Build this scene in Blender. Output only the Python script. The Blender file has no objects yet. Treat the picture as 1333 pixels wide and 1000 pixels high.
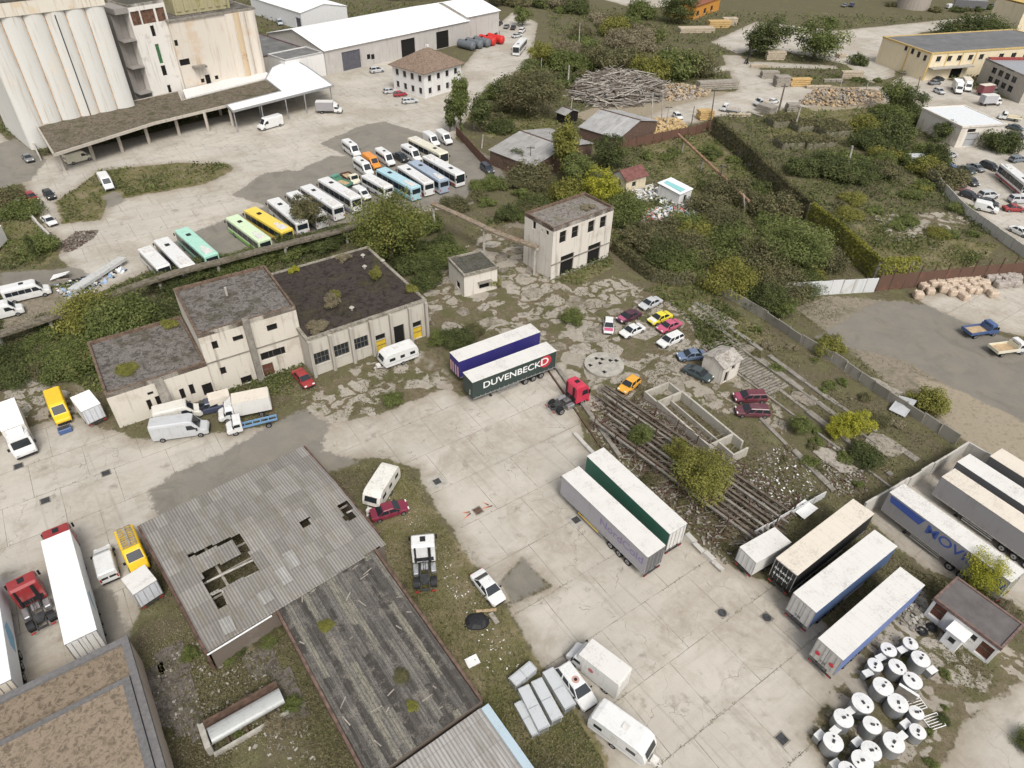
import bpy, math, random
import numpy as np
from mathutils import Matrix, Vector
from math import sin, cos, pi, radians, sqrt, atan2, hypot
RND = random.Random(11)
SC = bpy.context.scene
COL = SC.collection
# ---------------------------------------------------------------- camera (drone, 61 m up, looking 39 degrees down)
FPX, PITCH, ROLL, CAMH = 890.5147, 0.68552881, 0.02875787, 60.672
_f = Vector((0, cos(PITCH), -sin(PITCH))); _x = Vector((1, 0, 0)); _u = _x.cross(_f)
RI = cos(ROLL) * _x + sin(ROLL) * _u
UP = cos(ROLL) * _u - sin(ROLL) * _x
cd = bpy.data.cameras.new('camera'); CAM = bpy.data.objects.new('camera', cd); COL.objects.link(CAM)
CAM.matrix_world = Matrix(((RI.x, UP.x, -_f.x, 0), (RI.y, UP.y, -_f.y, 0), (RI.z, UP.z, -_f.z, CAMH), (0, 0, 0, 1)))
cd.sensor_fit = 'HORIZONTAL'; cd.angle = 2 * math.atan(666.5 / FPX); cd.clip_start = 1; cd.clip_end = 3000
SC.camera = CAM
# ---------------------------------------------------------------- overcast daylight
SUN_EL, SUN_AZ = radians(52), radians(160)      # azimuth clockwise from +Y: high sun behind the drone
W = bpy.data.worlds.new('World'); SC.world = W; W.use_nodes = True
wn = W.node_tree.nodes; wl = W.node_tree.links
sky = wn.new('ShaderNodeTexSky'); sky.sky_type = 'NISHITA'; sky.sun_disc = False
sky.sun_elevation = SUN_EL; sky.sun_rotation = SUN_AZ; sky.dust_density = 4; sky.ozone_density = 1.0; sky.air_density = 1.0
hs = wn.new('ShaderNodeHueSaturation'); hs.inputs['Saturation'].default_value = 0.22
wl.new(sky.outputs[0], hs.inputs['Color'])
bg = wn['Background']; bg.inputs[1].default_value = 0.12
wl.new(hs.outputs[0], bg.inputs[0])
sd = bpy.data.lights.new('sun', 'SUN'); sd.energy = 1.5; sd.angle = radians(20); sd.color = (1, .95, .88)
so = bpy.data.objects.new('sun', sd); COL.objects.link(so)
sv = Vector((sin(SUN_AZ) * cos(SUN_EL), cos(SUN_AZ) * cos(SUN_EL), sin(SUN_EL)))
so.rotation_euler = sv.to_track_quat('Z', 'Y').to_euler(); so.location = (0, 0, 120)
SC.view_settings.view_transform = 'Standard'; SC.view_settings.look = 'None'
SC.view_settings.exposure = 0.46; SC.view_settings.gamma = 1
SC.cycles.max_bounces = 6; SC.cycles.diffuse_bounces = 3; SC.cycles.glossy_bounces = 2; SC.cycles.transparent_max_bounces = 4
# ---------------------------------------------------------------- survey: a photo point and a height give a place on the site
def G(px, py, z=0.0):
    d = _f + (px - 666.5) / FPX * RI - (py - 500) / FPX * UP
    t = (z - CAMH) / d.z
    return Vector((d.x * t, d.y * t, z))
def ray(px, py):
    return Vector((0, 0, CAMH)), (_f + (px - 666.5) / FPX * RI - (py - 500) / FPX * UP)
def heading(a, b):
    return atan2(b.y - a.y, b.x - a.x)
def project(x, y, z):
    d = Vector((x, y, z - CAMH)); w = d.dot(_f); return (666.5 + FPX * d.dot(RI) / w, 500 - FPX * d.dot(UP) / w)
# ---------------------------------------------------------------- materials
class NT:
    def __init__(s, name):
        s.m = bpy.data.materials.new(name); s.m.use_nodes = True
        s.t = s.m.node_tree; s.n = s.t.nodes; s.b = s.n['Principled BSDF']; s.o = s.n['Material Output']
    def new(s, typ, **kw):
        n = s.n.new('ShaderNode' + typ)
        for k, v in kw.items(): setattr(n, k, v)
        return n
    def link(s, a, b): s.t.links.new(a, b)
    def set(s, sock, v):
        if hasattr(v, 'is_linked') or hasattr(v, 'links'): s.link(v, sock)
        else: sock.default_value = v
    def math(s, op, a, b=0.0, c=0.0, clamp=False):
        n = s.new('Math', operation=op, use_clamp=clamp)
        s.set(n.inputs[0], a); s.set(n.inputs[1], b); s.set(n.inputs[2], c)
        return n.outputs[0]
    def noise(s, vec, scale, detail=4, rough=.55, dist=0.0):
        n = s.new('TexNoise'); n.inputs['Scale'].default_value = scale; n.inputs['Detail'].default_value = detail
        n.inputs['Roughness'].default_value = rough; n.inputs['Distortion'].default_value = dist
        if vec is not None: s.link(vec, n.inputs['Vector'])
        return n.outputs['Fac']
    def vor(s, vec, scale, feature='F1', out='Distance', rnd=1.0):
        n = s.new('TexVoronoi', feature=feature); n.inputs['Scale'].default_value = scale; n.inputs['Randomness'].default_value = rnd
        s.link(vec, n.inputs['Vector']); return n.outputs[out]
    def mapr(s, v, a, b, c=0.0, d=1.0, smooth=False):
        n = s.new('MapRange', clamp=True)
        if smooth: n.interpolation_type = 'SMOOTHSTEP'
        s.set(n.inputs[0], v); s.set(n.inputs[1], a); s.set(n.inputs[2], b); s.set(n.inputs[3], c); s.set(n.inputs[4], d)
        return n.outputs[0]
    def mix(s, fac, a, b, mode='MIX'):
        n = s.new('Mix', data_type='RGBA', blend_type=mode)
        s.set(n.inputs[0], fac)
        for i, v in ((6, a), (7, b)):
            if isinstance(v, (tuple, list)): n.inputs[i].default_value = (*v[:3], 1)
            else: s.link(v, n.inputs[i])
        return n.outputs[2]
    def mapping(s, vec, scale=(1, 1, 1), rot=(0, 0, 0), loc=(0, 0, 0)):
        n = s.new('Mapping'); n.inputs['Scale'].default_value = scale; n.inputs['Rotation'].default_value = rot; n.inputs['Location'].default_value = loc
        s.link(vec, n.inputs['Vector']); return n.outputs[0]
    def objvec(s, rnd=True):
        tc = s.new('TexCoord').outputs['Object']
        if not rnd: return tc
        oi = s.new('ObjectInfo').outputs['Random']
        v = s.new('VectorMath', operation='ADD'); s.link(tc, v.inputs[0])
        cx = s.new('CombineXYZ')
        for i, k in enumerate((71., 37., 53.)): s.link(s.math('MULTIPLY', oi, k), cx.inputs[i])
        s.link(cx.outputs[0], v.inputs[1]); return v.outputs[0]
    def bump(s, h, strength=.4, dist=.05):
        n = s.new('Bump'); n.inputs['Strength'].default_value = strength; n.inputs['Distance'].default_value = dist
        s.link(h, n.inputs['Height']); s.link(n.outputs[0], s.b.inputs['Normal'])
    def fin(s, col, rough=.8, metal=0, spec=.4, coat=0):
        s.set(s.b.inputs['Base Color'], (*col[:3], 1) if isinstance(col, tuple) else col)
        s.set(s.b.inputs['Roughness'], rough); s.b.inputs['Metallic'].default_value = metal
        s.b.inputs['Specular IOR Level'].default_value = spec; s.b.inputs['Coat Weight'].default_value = coat
        s.b.inputs['Coat Roughness'].default_value = .15
        return s.m
MC = {}
def paint(col, rough=.4, dirt=.35, dcol=(.16, .13, .1), metal=0, coat=.25, scale=1.3, name='paint'):
    """vehicle or sheet paint with dust, streaks and faded patches"""
    k = ('p', col, rough, dirt, dcol, metal, coat, scale)
    if k in MC: return MC[k]
    n = NT(name); v = n.objvec()
    a = n.noise(v, scale, 6, .6); b = n.noise(n.mapping(v, (1.2, 1.2, .15)), 4, 3)
    c = n.mix(n.mapr(a, .3, .75, 0, .5), col, tuple(min(1, x * .86 + .02) for x in col))
    c = n.mix(n.mapr(n.math('MULTIPLY', a, b), .27, .5, 0, dirt), c, dcol)
    MC[k] = n.fin(c, n.mapr(a, .3, .7, rough, min(1, rough + .2)), metal, .4, coat); return MC[k]
def flat(col, rough=.8, var=.25, scale=3, spec=.3, metal=0, name='plain', bump=0):
    k = ('f', col, rough, var, scale, spec, metal, bump)
    if k in MC: return MC[k]
    n = NT(name); v = n.objvec(); a = n.noise(v, scale, 6, .65)
    c = n.mix(n.mapr(a, .32, .68), tuple(x * (1 - var) for x in col), tuple(min(1, x * (1 + var)) for x in col))
    if bump: n.bump(a, bump, .05)
    MC[k] = n.fin(c, rough, metal, spec); return MC[k]
def wallm(col, stain=(.16, .13, .095), amt=.6, patch=(.42, .36, .29), pamt=.35, name='plaster', big=.35):
    """weathered plaster or concrete wall: flaked patches, rain streaks, grime"""
    n = NT(name); v = n.objvec()
    big_ = n.noise(v, big, 5, .62); fine = n.noise(v, 5, 5, .7)
    st = n.noise(n.mapping(v, (1.6, 1.6, .09)), 1.1, 5, .62)
    c = n.mix(n.mapr(fine, .3, .7), tuple(x * .93 for x in col), col)
    c = n.mix(n.mapr(n.math('ADD', n.math('MULTIPLY', big_, .75), n.math('MULTIPLY', fine, .25)), .56, .62, 0, pamt), c, patch)
    c = n.mix(n.mapr(st, .55, .78, 0, amt), c, stain)
    n.bump(fine, .15, .03)
    return n.fin(c, .9, 0, .2)
def roofm(a, b, moss=(.10, .11, .05), mamt=.5, name='roofing', sc=1.0):
    n = NT(name); v = n.objvec()
    f = n.noise(v, 9 * sc, 6, .75); g = n.noise(v, .45 * sc, 5, .6); h = n.noise(v, 1.7 * sc, 5, .7, 1.0)
    c = n.mix(n.mapr(f, .35, .65), a, b)
    c = n.mix(n.mapr(h, .47, .60, 0, .8), c, tuple(x * .5 for x in a))
    c = n.mix(n.mapr(g, .52, .68, 0, mamt), c, moss)
    n.bump(f, .5, .05)
    return n.fin(c, .95, 0, .15)
def corrug(a, b, rot=0, pitch=.18, panel=1.1, stain=(.12, .11, .08), samt=.5, name='corrugated_sheet', rust=0, seam=(.08, .07, .06)):
    """corrugated sheet: ribs run along local y (before rot), sheets of their own tone, valley shade painted dark between the ribs"""
    n = NT(name); v = n.objvec(False); v = n.mapping(v, (1, 1, 1), (0, 0, rot))
    sx = n.new('SeparateXYZ'); n.link(v, sx.inputs[0])
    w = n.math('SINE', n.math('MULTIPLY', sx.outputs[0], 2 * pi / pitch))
    bt = n.new('TexBrick'); n.link(v, bt.inputs['Vector']); bt.offset = 0.0
    bt.inputs['Scale'].default_value = 1; bt.inputs['Brick Width'].default_value = panel; bt.inputs['Row Height'].default_value = 2.3
    bt.inputs['Mortar Size'].default_value = .012; bt.inputs['Mortar Smooth'].default_value = .5
    bt.inputs['Color1'].default_value = (*a, 1); bt.inputs['Color2'].default_value = (*b, 1); bt.inputs['Mortar'].default_value = (*seam, 1)
    f = n.noise(v, 2.2, 6, .7); g = n.noise(n.mapping(v, (1.4, .25, 1)), .9, 5, .6)
    c = n.mix(n.mapr(w, -1, .3, .62, 0), bt.outputs['Color'], tuple(x * .45 for x in a))  # rib stripes: the shade of the valleys is mixed into the sheet colour
    c = n.mix(n.mapr(g, .5, .72, 0, samt), c, stain)
    c = n.mix(n.mapr(f, .55, .75, 0, .35), c, tuple(min(1, x * 1.25) for x in b))
    if rust: c = n.mix(n.mapr(n.noise(v, .6, 6, .7), .5, .62, 0, rust), c, (.17, .07, .035))
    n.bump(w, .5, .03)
    return n.fin(c, .9, 0, .2)
GLASS = NT('window_glass').fin((.02, .025, .03), .08, 0, .6)
VOID = flat((.012, .011, .01), .95, .3, name='dark_interior')  # near-black sheet that paints the unlit inside of openings
TYRE = flat((.018, .018, .018), .9, .3, name='tyre_rubber')
RIM = flat((.32, .32, .33), .45, .25, metal=.6, name='steel_rim')
BLK = flat((.02, .02, .022), .6, .3, name='black_plastic')
CHAS = flat((.05, .05, .052), .7, .5, name='chassis_steel')
LAMP = paint((.75, .75, .72), .15, .1, name='headlight_lens')
TAIL = paint((.35, .02, .02), .25, .1, name='tail_lens')
STEEL = flat((.45, .46, .47), .4, .2, metal=.7, name='galvanised_steel')
RUST = flat((.105, .066, .048), .9, .45, 2, name='rusty_steel')
BRNMET = flat((.10, .06, .045), .85, .4, 2, name='brown_steel')
CONC = flat((.36, .34, .30), .92, .25, 1.5, name='concrete', bump=.2)
CONCD = flat((.23, .21, .18), .95, .35, 1.2, name='old_concrete', bump=.3)
WOOD = flat((.45, .33, .2), .85, .25, 2, name='sawn_timber')
WOODG = flat((.30, .27, .23), .9, .3, 2, name='grey_timber')
WHITE = paint((.82, .82, .80), .45, .25, name='white_paint')
# ---------------------------------------------------------------- mesh building
class MB:
    def __init__(s): s.v = []; s.f = []; s.m = []
    def poly(s, pts, mi=0):
        i = len(s.v); s.v += [tuple(p) for p in pts]; s.f.append(list(range(i, i + len(pts)))); s.m.append(mi)
    def box(s, x0, x1, y0, y1, z0, z1, mi=0, top=None, ch=0):
        if ch:
            return s.loft([[(x, y, z) for x, y in ((x0 + c, y0 + d), (x1 - c, y0 + d), (x1 - d, y0 + c), (x1 - d, y1 - c), (x1 - c, y1 - d), (x0 + c, y1 - d), (x0 + d, y1 - c), (x0 + d, y0 + c))]
                           for z, c, d in ((z0, ch, 0), (z1 - ch, ch, 0), (z1, ch, ch * .8))], mi)
        i = len(s.v)
        s.v += [(x0, y0, z0), (x1, y0, z0), (x1, y1, z0), (x0, y1, z0), (x0, y0, z1), (x1, y0, z1), (x1, y1, z1), (x0, y1, z1)]
        for q in ((3, 2, 1, 0), (4, 5, 6, 7), (0, 1, 5, 4), (1, 2, 6, 5), (2, 3, 7, 6), (3, 0, 4, 7)):
            s.f.append([i + k for k in q]); s.m.append(mi)
        if top is not None: s.m[-5] = top
    def beam(s, a, b, w, h=None, mi=0):
        a = Vector(a); b = Vector(b); h = h or w; d = (b - a).normalized()
        sd_ = d.cross(Vector((0, 0, 1)))
        if sd_.length < 1e-3: sd_ = Vector((1, 0, 0))
        sd_.normalize(); u = sd_.cross(d)
        r = []
        for p in (a, b): r.append([p + sd_ * (sx * w / 2) + u * (sy * h / 2) for sx, sy in ((-1, -1), (1, -1), (1, 1), (-1, 1))])
        s.loft(r, mi)
    def loft(s, rings, mi=0, cap=True, close=True):
        i = len(s.v); n = len(rings[0])
        for r in rings: s.v += [tuple(p) for p in r]
        for k in range(len(rings) - 1):
            for j in range(n if close else n - 1):
                a = i + k * n + j; b = i + k * n + (j + 1) % n
                s.f.append([a, b, b + n, a + n]); s.m.append(mi if not isinstance(mi, list) else mi[j])
        if cap:
            m0 = mi if not isinstance(mi, list) else mi[0]
            s.f.append([i + j for j in range(n)][::-1]); s.m.append(m0)
            s.f.append([i + (len(rings) - 1) * n + j for j in range(n)]); s.m.append(m0)
    def cyl(s, a, b, r0, r1=None, n=12, mi=0, cap=True):
        a = Vector(a); b = Vector(b); r1 = r0 if r1 is None else r1; d = (b - a).normalized()
        p = d.orthogonal().normalized(); q = d.cross(p)
        s.loft([[c + (p * cos(2 * pi * k / n) + q * sin(2 * pi * k / n)) * r for k in range(n)] for c, r in ((a, r0), (b, r1))], mi, cap)
    def tube(s, pts, r, n=6, mi=0):
        pts = [Vector(p) for p in pts]
        for a, b in zip(pts, pts[1:]): s.cyl(a, b, r if not isinstance(r, (list, tuple)) else r[0], None, n, mi)
    def prism(s, prof, y0, y1, mi=0, inset=0, mside=None):
        """profile (x,z) counter-clockwise extruded along y"""
        cx = sum(p[0] for p in prof) / len(prof); cz = sum(p[1] for p in prof) / len(prof)
        s.loft([[(x, y0, z) for x, z in prof], [(x, y1, z) for x, z in prof]], mi)
    def mesh(s, name, mats, smooth=False):
        me = bpy.data.meshes.new(name); me.from_pydata(s.v, [], s.f)
        for m in mats: me.materials.append(m)
        if len(mats) > 1: me.polygons.foreach_set('material_index', s.m)
        if smooth: me.polygons.foreach_set('use_smooth', [True] * len(s.f))
        me.validate(); me.update()
        import bmesh
        bm = bmesh.new(); bm.from_mesh(me); bmesh.ops.recalc_face_normals(bm, faces=bm.faces); bm.to_mesh(me); bm.free()
        return me
def ob(name, me, parent=None, mat=None, loc=(0, 0, 0), rz=0):
    o = bpy.data.objects.new(name, me); COL.objects.link(o); o.location = loc; o.rotation_euler = (0, 0, rz)
    if parent: o.parent = parent
    if mat:
        o.material_slots[0].link = 'OBJECT'; o.material_slots[0].material = mat
    return o
def tag(o, label, cat, group=None, kind=None):
    o['label'] = label
    if cat: o['category'] = cat
    if group: o['group'] = group
    if kind: o['kind'] = kind
    return o
def thing(name, label, cat, loc, rz=0, group=None):
    o = bpy.data.objects.new(name, None); COL.objects.link(o); o.empty_display_size = .5
    o.location = loc; o.rotation_euler = (0, 0, rz)
    return tag(o, label, cat, group, 'thing')
def struct(name, me, label=None):
    o = ob(name, me); o['kind'] = 'structure'
    if label: o['label'] = label
    return o
# ---------------------------------------------------------------- ground: one sheet, its surfaces laid out as signed distances to outlines on the site
YAW = 0.62                                   # the yard's own axes
def pl(*p): return [tuple(G(x, y)[:2]) for x, y in p]
AREAS = {
 'conc': [
  (1, pl((-120,680),(-60,470),(0,500),(35,497),(62,490),(100,505),(140,555),(175,572),(270,565),(350,555),(412,540),(470,490),(560,466),(600,520),(735,470),(760,575),(860,672),(955,738),(1010,765),(1060,800),(1100,835),(1130,858),(1085,895),(1050,960),(1110,1030),(1150,1080),(800,1080),(795,990),(750,915),(700,860),(660,790),(605,715),(565,655),(545,612),(505,595),(440,600),(330,640),(205,680),(195,725),(180,800),(150,850),(-120,960))),
  (1, pl((-90,270),(-90,120),(50,205),(150,185),(350,135),(440,80),(530,60),(600,90),(640,40),(668,15),(700,30),(690,85),(655,112),(612,145),(590,185),(640,215),(655,235),(610,268),(440,292),(330,330),(210,345),(120,385),(75,330),(62,300),(28,238))),
  (1, pl((1195,215),(1225,190),(1205,150),(1165,118),(1160,105),(1200,90),(1290,125),(1420,150),(1420,370),(1333,325),(1262,272),(1215,235))),
  (1, pl((925,55),(985,28),(1090,40),(1190,30),(1330,15),(1340,28),(1200,42),(1165,62),(1165,100),(1135,108),(1100,84),(1060,75),(1000,62),(960,70))),
  (1, pl((810,165),(870,140),(905,132),(960,118),(940,72),(962,72),(1010,104),(1060,116),(1150,112),(1200,120),(1150,134),(1040,140),(985,148),(930,152),(880,165),(830,178))),
  (1, pl((895,92),(985,80),(1090,86),(1090,90),(985,88),(900,98))),
  (1, pl((1120,665),(1180,622),(1262,585),(1420,640),(1420,850),(1330,790),(1262,760),(1200,740))),
  (1, pl((1215,1010),(1262,930),(1333,884),(1420,870),(1420,1060),(1230,1060))),
  (1, pl((1190,388),(1260,372),(1420,366),(1420,480),(1333,438),(1262,424),(1225,408))),
  (1, pl((770,-5),(905,-5),(905,5),(830,12))),
  (-1, pl((652,756),(680,728),(716,764),(668,786))),
  (-1, pl((100,245),(128,222),(230,212),(298,213),(304,222),(265,240),(180,255),(140,262),(133,286),(80,292),(72,262))),
  (-1, pl((398,512),(470,483),(560,460),(602,498),(560,512),(500,538),(430,552))),
  (-1, pl((-60,460),(60,478),(148,540),(140,560),(92,540),(40,556),(-60,585))),
  (-1, pl((-90,240),(8,244),(25,255),(66,305),(80,325),(60,345),(-90,350))),
 ],
 'dirt': [
  (1, pl((-60,545),(0,500),(60,490),(110,505),(150,555),(130,565),(60,535),(0,560))),
  (1, pl((395,520),(470,485),(560,462),(600,505),(520,545),(430,562))),
  (1, pl((0,395),(75,372),(130,385),(100,430),(0,470))),
  (1, pl((640,300),(690,280),(760,350),(640,330))),
  (1, pl((80,300),(130,300),(110,330),(75,335))),
  (1, pl((1035,400),(1080,385),(1200,395),(1330,480),(1420,560),(1420,640),(1290,595),(1240,560),(1180,520),(1100,450))),
  (1, pl((1190,215),(1225,205),(1333,250),(1420,280),(1420,360),(1333,322),(1262,270),(1212,230))),
  (1, pl((545,598),(605,612),(640,690),(600,700),(560,650))),

 ],
 'gravel': [
  (1, pl((195,640),(235,612),(290,588),(345,556),(395,532),(428,552),(420,588),(470,600),(300,660),(205,680))),
  (1, pl((303,254),(345,224),(388,222),(430,203),(455,205),(415,187),(470,164),(500,158),(545,172),(590,180),(640,205),(660,232),(612,264),(440,292),(330,328),(200,352),(190,335),(255,300),(345,268))),
  (1, pl((135,255),(150,248),(165,262),(140,272))),
  (1, pl((1060,440),(1140,392),(1200,395),(1270,425),(1420,480),(1420,600),(1330,548),(1240,505),(1180,470))),
  (1, pl((652,756),(680,728),(716,764),(668,786))),
  (1, pl((0,355),(60,352),(100,348),(118,360),(40,378),(0,385))),
  (1, pl((100,775),(140,760),(170,830),(150,855),(110,830))),
  (1, pl((-60,205),(20,180),(60,208),(40,235),(-60,260))),
 ],
 'grass': [
  (1, pl((470,628),(520,605),(556,652),(600,718),(660,795),(700,862),(750,918),(795,990),(800,1080),(640,1080),(600,900),(500,712))),
  (1, pl((100,245),(128,222),(230,212),(298,213),(304,222),(265,240),(180,255),(140,262),(133,286),(80,292),(72,262))),
  (1, pl((0,245),(25,250),(78,330),(60,345),(0,345))),
  (1, pl((700,362),(790,330),(800,345),(740,380),(690,390))),
  (1, pl((830,380),(900,360),(1000,440),(930,470),(890,420))),
  (1, pl((620,300),(700,240),(800,240),(900,330),(870,345),(700,280))),
  (1, pl((830,190),(935,170),(1020,300),(880,250))),
  (1, pl((1000,330),(1140,290),(1300,320),(1260,350),(1140,350))),
  (1, pl((1000,110),(1100,110),(1180,140),(1100,180),(1000,180))),
  (1, pl((600,150),(700,140),(740,165),(640,180))),
 ],
 'slab': [
  (1, pl((545,352),(600,330),(650,295),(690,300),(700,360),(760,372),(800,362),(860,385),(905,420),(915,455),(1000,505),(1020,560),(985,560),(900,515),(830,500),(770,560),(735,478),(640,425),(575,445),(560,410))),
  (1, pl((1090,845),(1180,760),(1230,790),(1333,860),(1333,880),(1262,930),(1215,1010),(1110,1060),(1050,965),(1090,895))),
  (1, pl((1140,282),(1250,276),(1262,298),(1165,312))),
  (1, pl((395,520),(470,478),(560,458),(608,500),(560,535),(430,565))),
  (1, pl((-60,470),(60,480),(150,548),(140,566),(90,548),(-60,590))),
 ],
 'sand': [
  (1, pl((745,150),(830,118),(960,120),(1000,112),(1010,125),(930,142),(850,152),(770,160))),
  (1, pl((1030,130),(1080,112),(1160,118),(1160,138),(1060,145))),
  (1, pl((1130,392),(1160,400),(1190,440),(1215,452),(1190,405))),
  (1, pl((1190,490),(1260,510),(1420,590),(1420,650),(1290,598),(1240,565))),
  (1, pl((820,165),(880,150),(930,155),(850,175))),
 ],
}
def _sdf(px, py, poly):
    P = np.array(poly); d = np.full(px.shape, 1e9); ins = np.zeros(px.shape, bool)
    for (ax, ay), (bx, by) in zip(P, np.roll(P, -1, 0)):
        ex, ey = bx - ax, by - ay; wx, wy = px - ax, py - ay
        t = np.clip((wx * ex + wy * ey) / (ex * ex + ey * ey + 1e-12), 0, 1)
        d = np.minimum(d, (wx - ex * t) ** 2 + (wy - ey * t) ** 2)
        c = (ay > py) != (by > py)
        with np.errstate(divide='ignore', invalid='ignore'):
            ins ^= c & (px < (bx - ax) * (py - ay) / (by - ay) + ax)
    d = np.sqrt(d); return np.where(ins, d, -d)
def area_field(name, X, Y):
    s = np.full(X.shape, -4.0)
    for sg, poly in AREAS[name]:
        P = np.array(poly); k = (X > P[:, 0].min() - 4) & (X < P[:, 0].max() + 4) & (Y > P[:, 1].min() - 4) & (Y < P[:, 1].max() + 4)
        d = np.clip(_sdf(X[k], Y[k], poly), -4, 4)
        s[k] = np.maximum(s[k], d) if sg > 0 else np.minimum(s[k], -d)
    return s
def make_ground():
    rows = [-900, -300, -120, -40, -10]
    y = 5.0
    while y < 470: rows.append(y); y += .28 + .0042 * y
    rows += [520, 600, 750, 1000, 1600, 3000]
    cols = [-12, -5, -2.6, -1.7, -1.3] + list(np.linspace(-1.08, 1.08, 441)) + [1.3, 1.7, 2.6, 5, 12]
    rows = np.array(rows); cols = np.array(cols)
    Yv = np.repeat(rows, len(cols)); wv = np.maximum(0.70 * Yv + 34, 40)
    Xv = np.tile(cols, len(rows)) * wv
    n, m = len(rows), len(cols)
    co = np.zeros((n * m, 3), np.float32); co[:, 0] = Xv; co[:, 1] = Yv
    i = (np.arange(n - 1)[:, None] * m + np.arange(m - 1)[None]).ravel()
    q = np.stack([i, i + 1, i + m + 1, i + m], 1).astype(np.int32)
    me = bpy.data.meshes.new('ground'); me.vertices.add(n * m); me.vertices.foreach_set('co', co.ravel())
    me.loops.add(q.size); me.loops.foreach_set('vertex_index', q.ravel())
    me.polygons.add(len(q)); me.polygons.foreach_set('loop_start', np.arange(0, q.size, 4, dtype=np.int32)); me.polygons.foreach_set('loop_total', np.full(len(q), 4, np.int32))
    for k in AREAS:
        a = me.attributes.new(k, 'FLOAT', 'POINT'); a.data.foreach_set('value', area_field(k, Xv, Yv).astype(np.float32))
    me.update(); me.validate()
    me.materials.append(ground_mat())
    return struct('ground', me)
def ground_mat():
    n = NT('site_ground'); v = n.objvec(False)
    A = lambda k: n.new('Attribute', attribute_name=k).outputs['Fac']
    yv = n.mapping(v, (1, 1, 1), (0, 0, -YAW))
    n1 = n.noise(v, .3, 7, .62); n2 = n.noise(v, 1.6, 6, .68); n3 = n.noise(v, 7, 4, .7); n4 = n.noise(v, .07, 4, .5)
    n5 = n.noise(v, 28, 2, .6)
    ed = n.math('ADD', n.math('MULTIPLY', n.math('SUBTRACT', n1, .5), 3.2), n.math('MULTIPLY', n.math('SUBTRACT', n2, .5), 2.4))
    def fac(k, amp=1.0, w=.25, off=0.0):
        return n.mapr(n.math('ADD', A(k), n.math('ADD', n.math('MULTIPLY', ed, amp), off)), -w, w, 0, 1, True)
    # wild ground: dry stalks, soil, moss
    c = n.mix(n.mapr(n2, .35, .65), (.092, .08, .049), (.148, .124, .08))
    c = n.mix(n.mapr(n1, .42, .62), c, (.10, .10, .043))
    c = n.mix(n.mapr(n.math('ADD', n.math('MULTIPLY', n3, .5), n.math('MULTIPLY', n1, .5)), .53, .66, 0, .7), c, (.27, .235, .165))
    c = n.mix(n.mapr(n3, .62, .72, 0, .6), c, (.055, .055, .026))
    # bare soil
    s = n.mix(n.mapr(n2, .35, .65), (.19, .16, .12), (.28, .245, .19)); s = n.mix(n.mapr(n3, .5, .7, 0, .6), s, (.10, .085, .055)); s = n.mix(n.mapr(n1, .5, .62, 0, .5), s, (.09, .088, .045))
    c = n.mix(fac('dirt'), c, s)
    # grass
    g = n.mix(n.mapr(n2, .38, .62), (.10, .10, .036), (.165, .145, .07)); g = n.mix(n.mapr(n1, .45, .6, 0, .75), g, (.22, .18, .11))
    g = n.mix(n.mapr(n3, .58, .72, 0, .6), g, (.07, .085, .024)); g = n.mix(n.mapr(n.math('MULTIPLY', n3, n1), .34, .40, 0, .7), g, (.36, .33, .27))
    c = n.mix(fac('grass'), c, g)
    # sand, chips
    sd_ = n.mix(n.mapr(n3, .3, .7), (.27, .225, .16), (.38, .33, .255)); sd_ = n.mix(n.mapr(n2, .5, .65, 0, .6), sd_, (.15, .125, .08))
    c = n.mix(n.math('MULTIPLY', fac('sand', .8), .85), c, sd_)
    # concrete tone shared by yard and broken slabs
    cb = n.mix(n.mapr(n1, .3, .7), (.415, .388, .338), (.51, .482, .425))
    cb = n.mix(n.mapr(n2, .4, .7, 0, .35), cb, (.38, .335, .275))
    cb = n.mix(n.mapr(n3, .55, .75, 0, .25), cb, (.30, .27, .23))
    cb = n.mix(n.mapr(n5, .35, .65, .10, 0), cb, (.24, .22, .19))
    gap = n.mix(n.mapr(n2, .35, .65), (.12, .10, .06), (.19, .155, .105)); gap = n.mix(n.mapr(n1, .45, .6, 0, .7), gap, (.095, .10, .04)); gap = n.mix(n.mapr(n3, .5, .66, 0, .7), gap, (.055, .05, .028))
    c = n.mix(fac('slab', 1.0, .2, .5), c, gap)
    # broken slabs
    wv = n.new('VectorMath', operation='ADD'); n.link(yv, wv.inputs[0])
    nz = n.new('TexNoise'); nz.inputs['Scale'].default_value = .45; nz.inputs['Detail'].default_value = 5; n.link(v, nz.inputs['Vector'])
    sc_ = n.new('VectorMath', operation='SCALE'); n.link(nz.outputs['Color'], sc_.inputs[0]); sc_.inputs['Scale'].default_value = 3.0
    n.link(sc_.outputs[0], wv.inputs[1]); wv = wv.outputs[0]
    sel = n.mapr(n.noise(v, .09, 3), .49, .51); de = n.math('ADD', n.math('MULTIPLY', n.vor(wv, .17, 'DISTANCE_TO_EDGE'), n.math('SUBTRACT', 1.0, sel)), n.math('MULTIPLY', n.vor(wv, .36, 'DISTANCE_TO_EDGE'), sel)); cc = n.vor(wv, .22, 'F1', 'Color')
    sp = n.new('SeparateColor'); n.link(cc, sp.inputs[0])
    sl = n.mapr(n.math('ADD', de, n.math('MULTIPLY', n.math('SUBTRACT', n2, .5), .16)), .07, .10)
    sl = n.math('MULTIPLY', sl, n.mapr(n.math('ADD', sp.outputs[0], n.math('MULTIPLY', n.math('SUBTRACT', n4, .5), 1.4)), .26, .30))
    sl = n.math('MULTIPLY', sl, n.mapr(n1, .60, .55))
    sc2 = n.mix(n.mapr(sp.outputs[1], 0, 1, 0, .5), cb, (.26, .225, .18)); sc2 = n.mix(n.mapr(n2, .35, .65, .25, .65), sc2, (.25, .215, .17))
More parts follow.
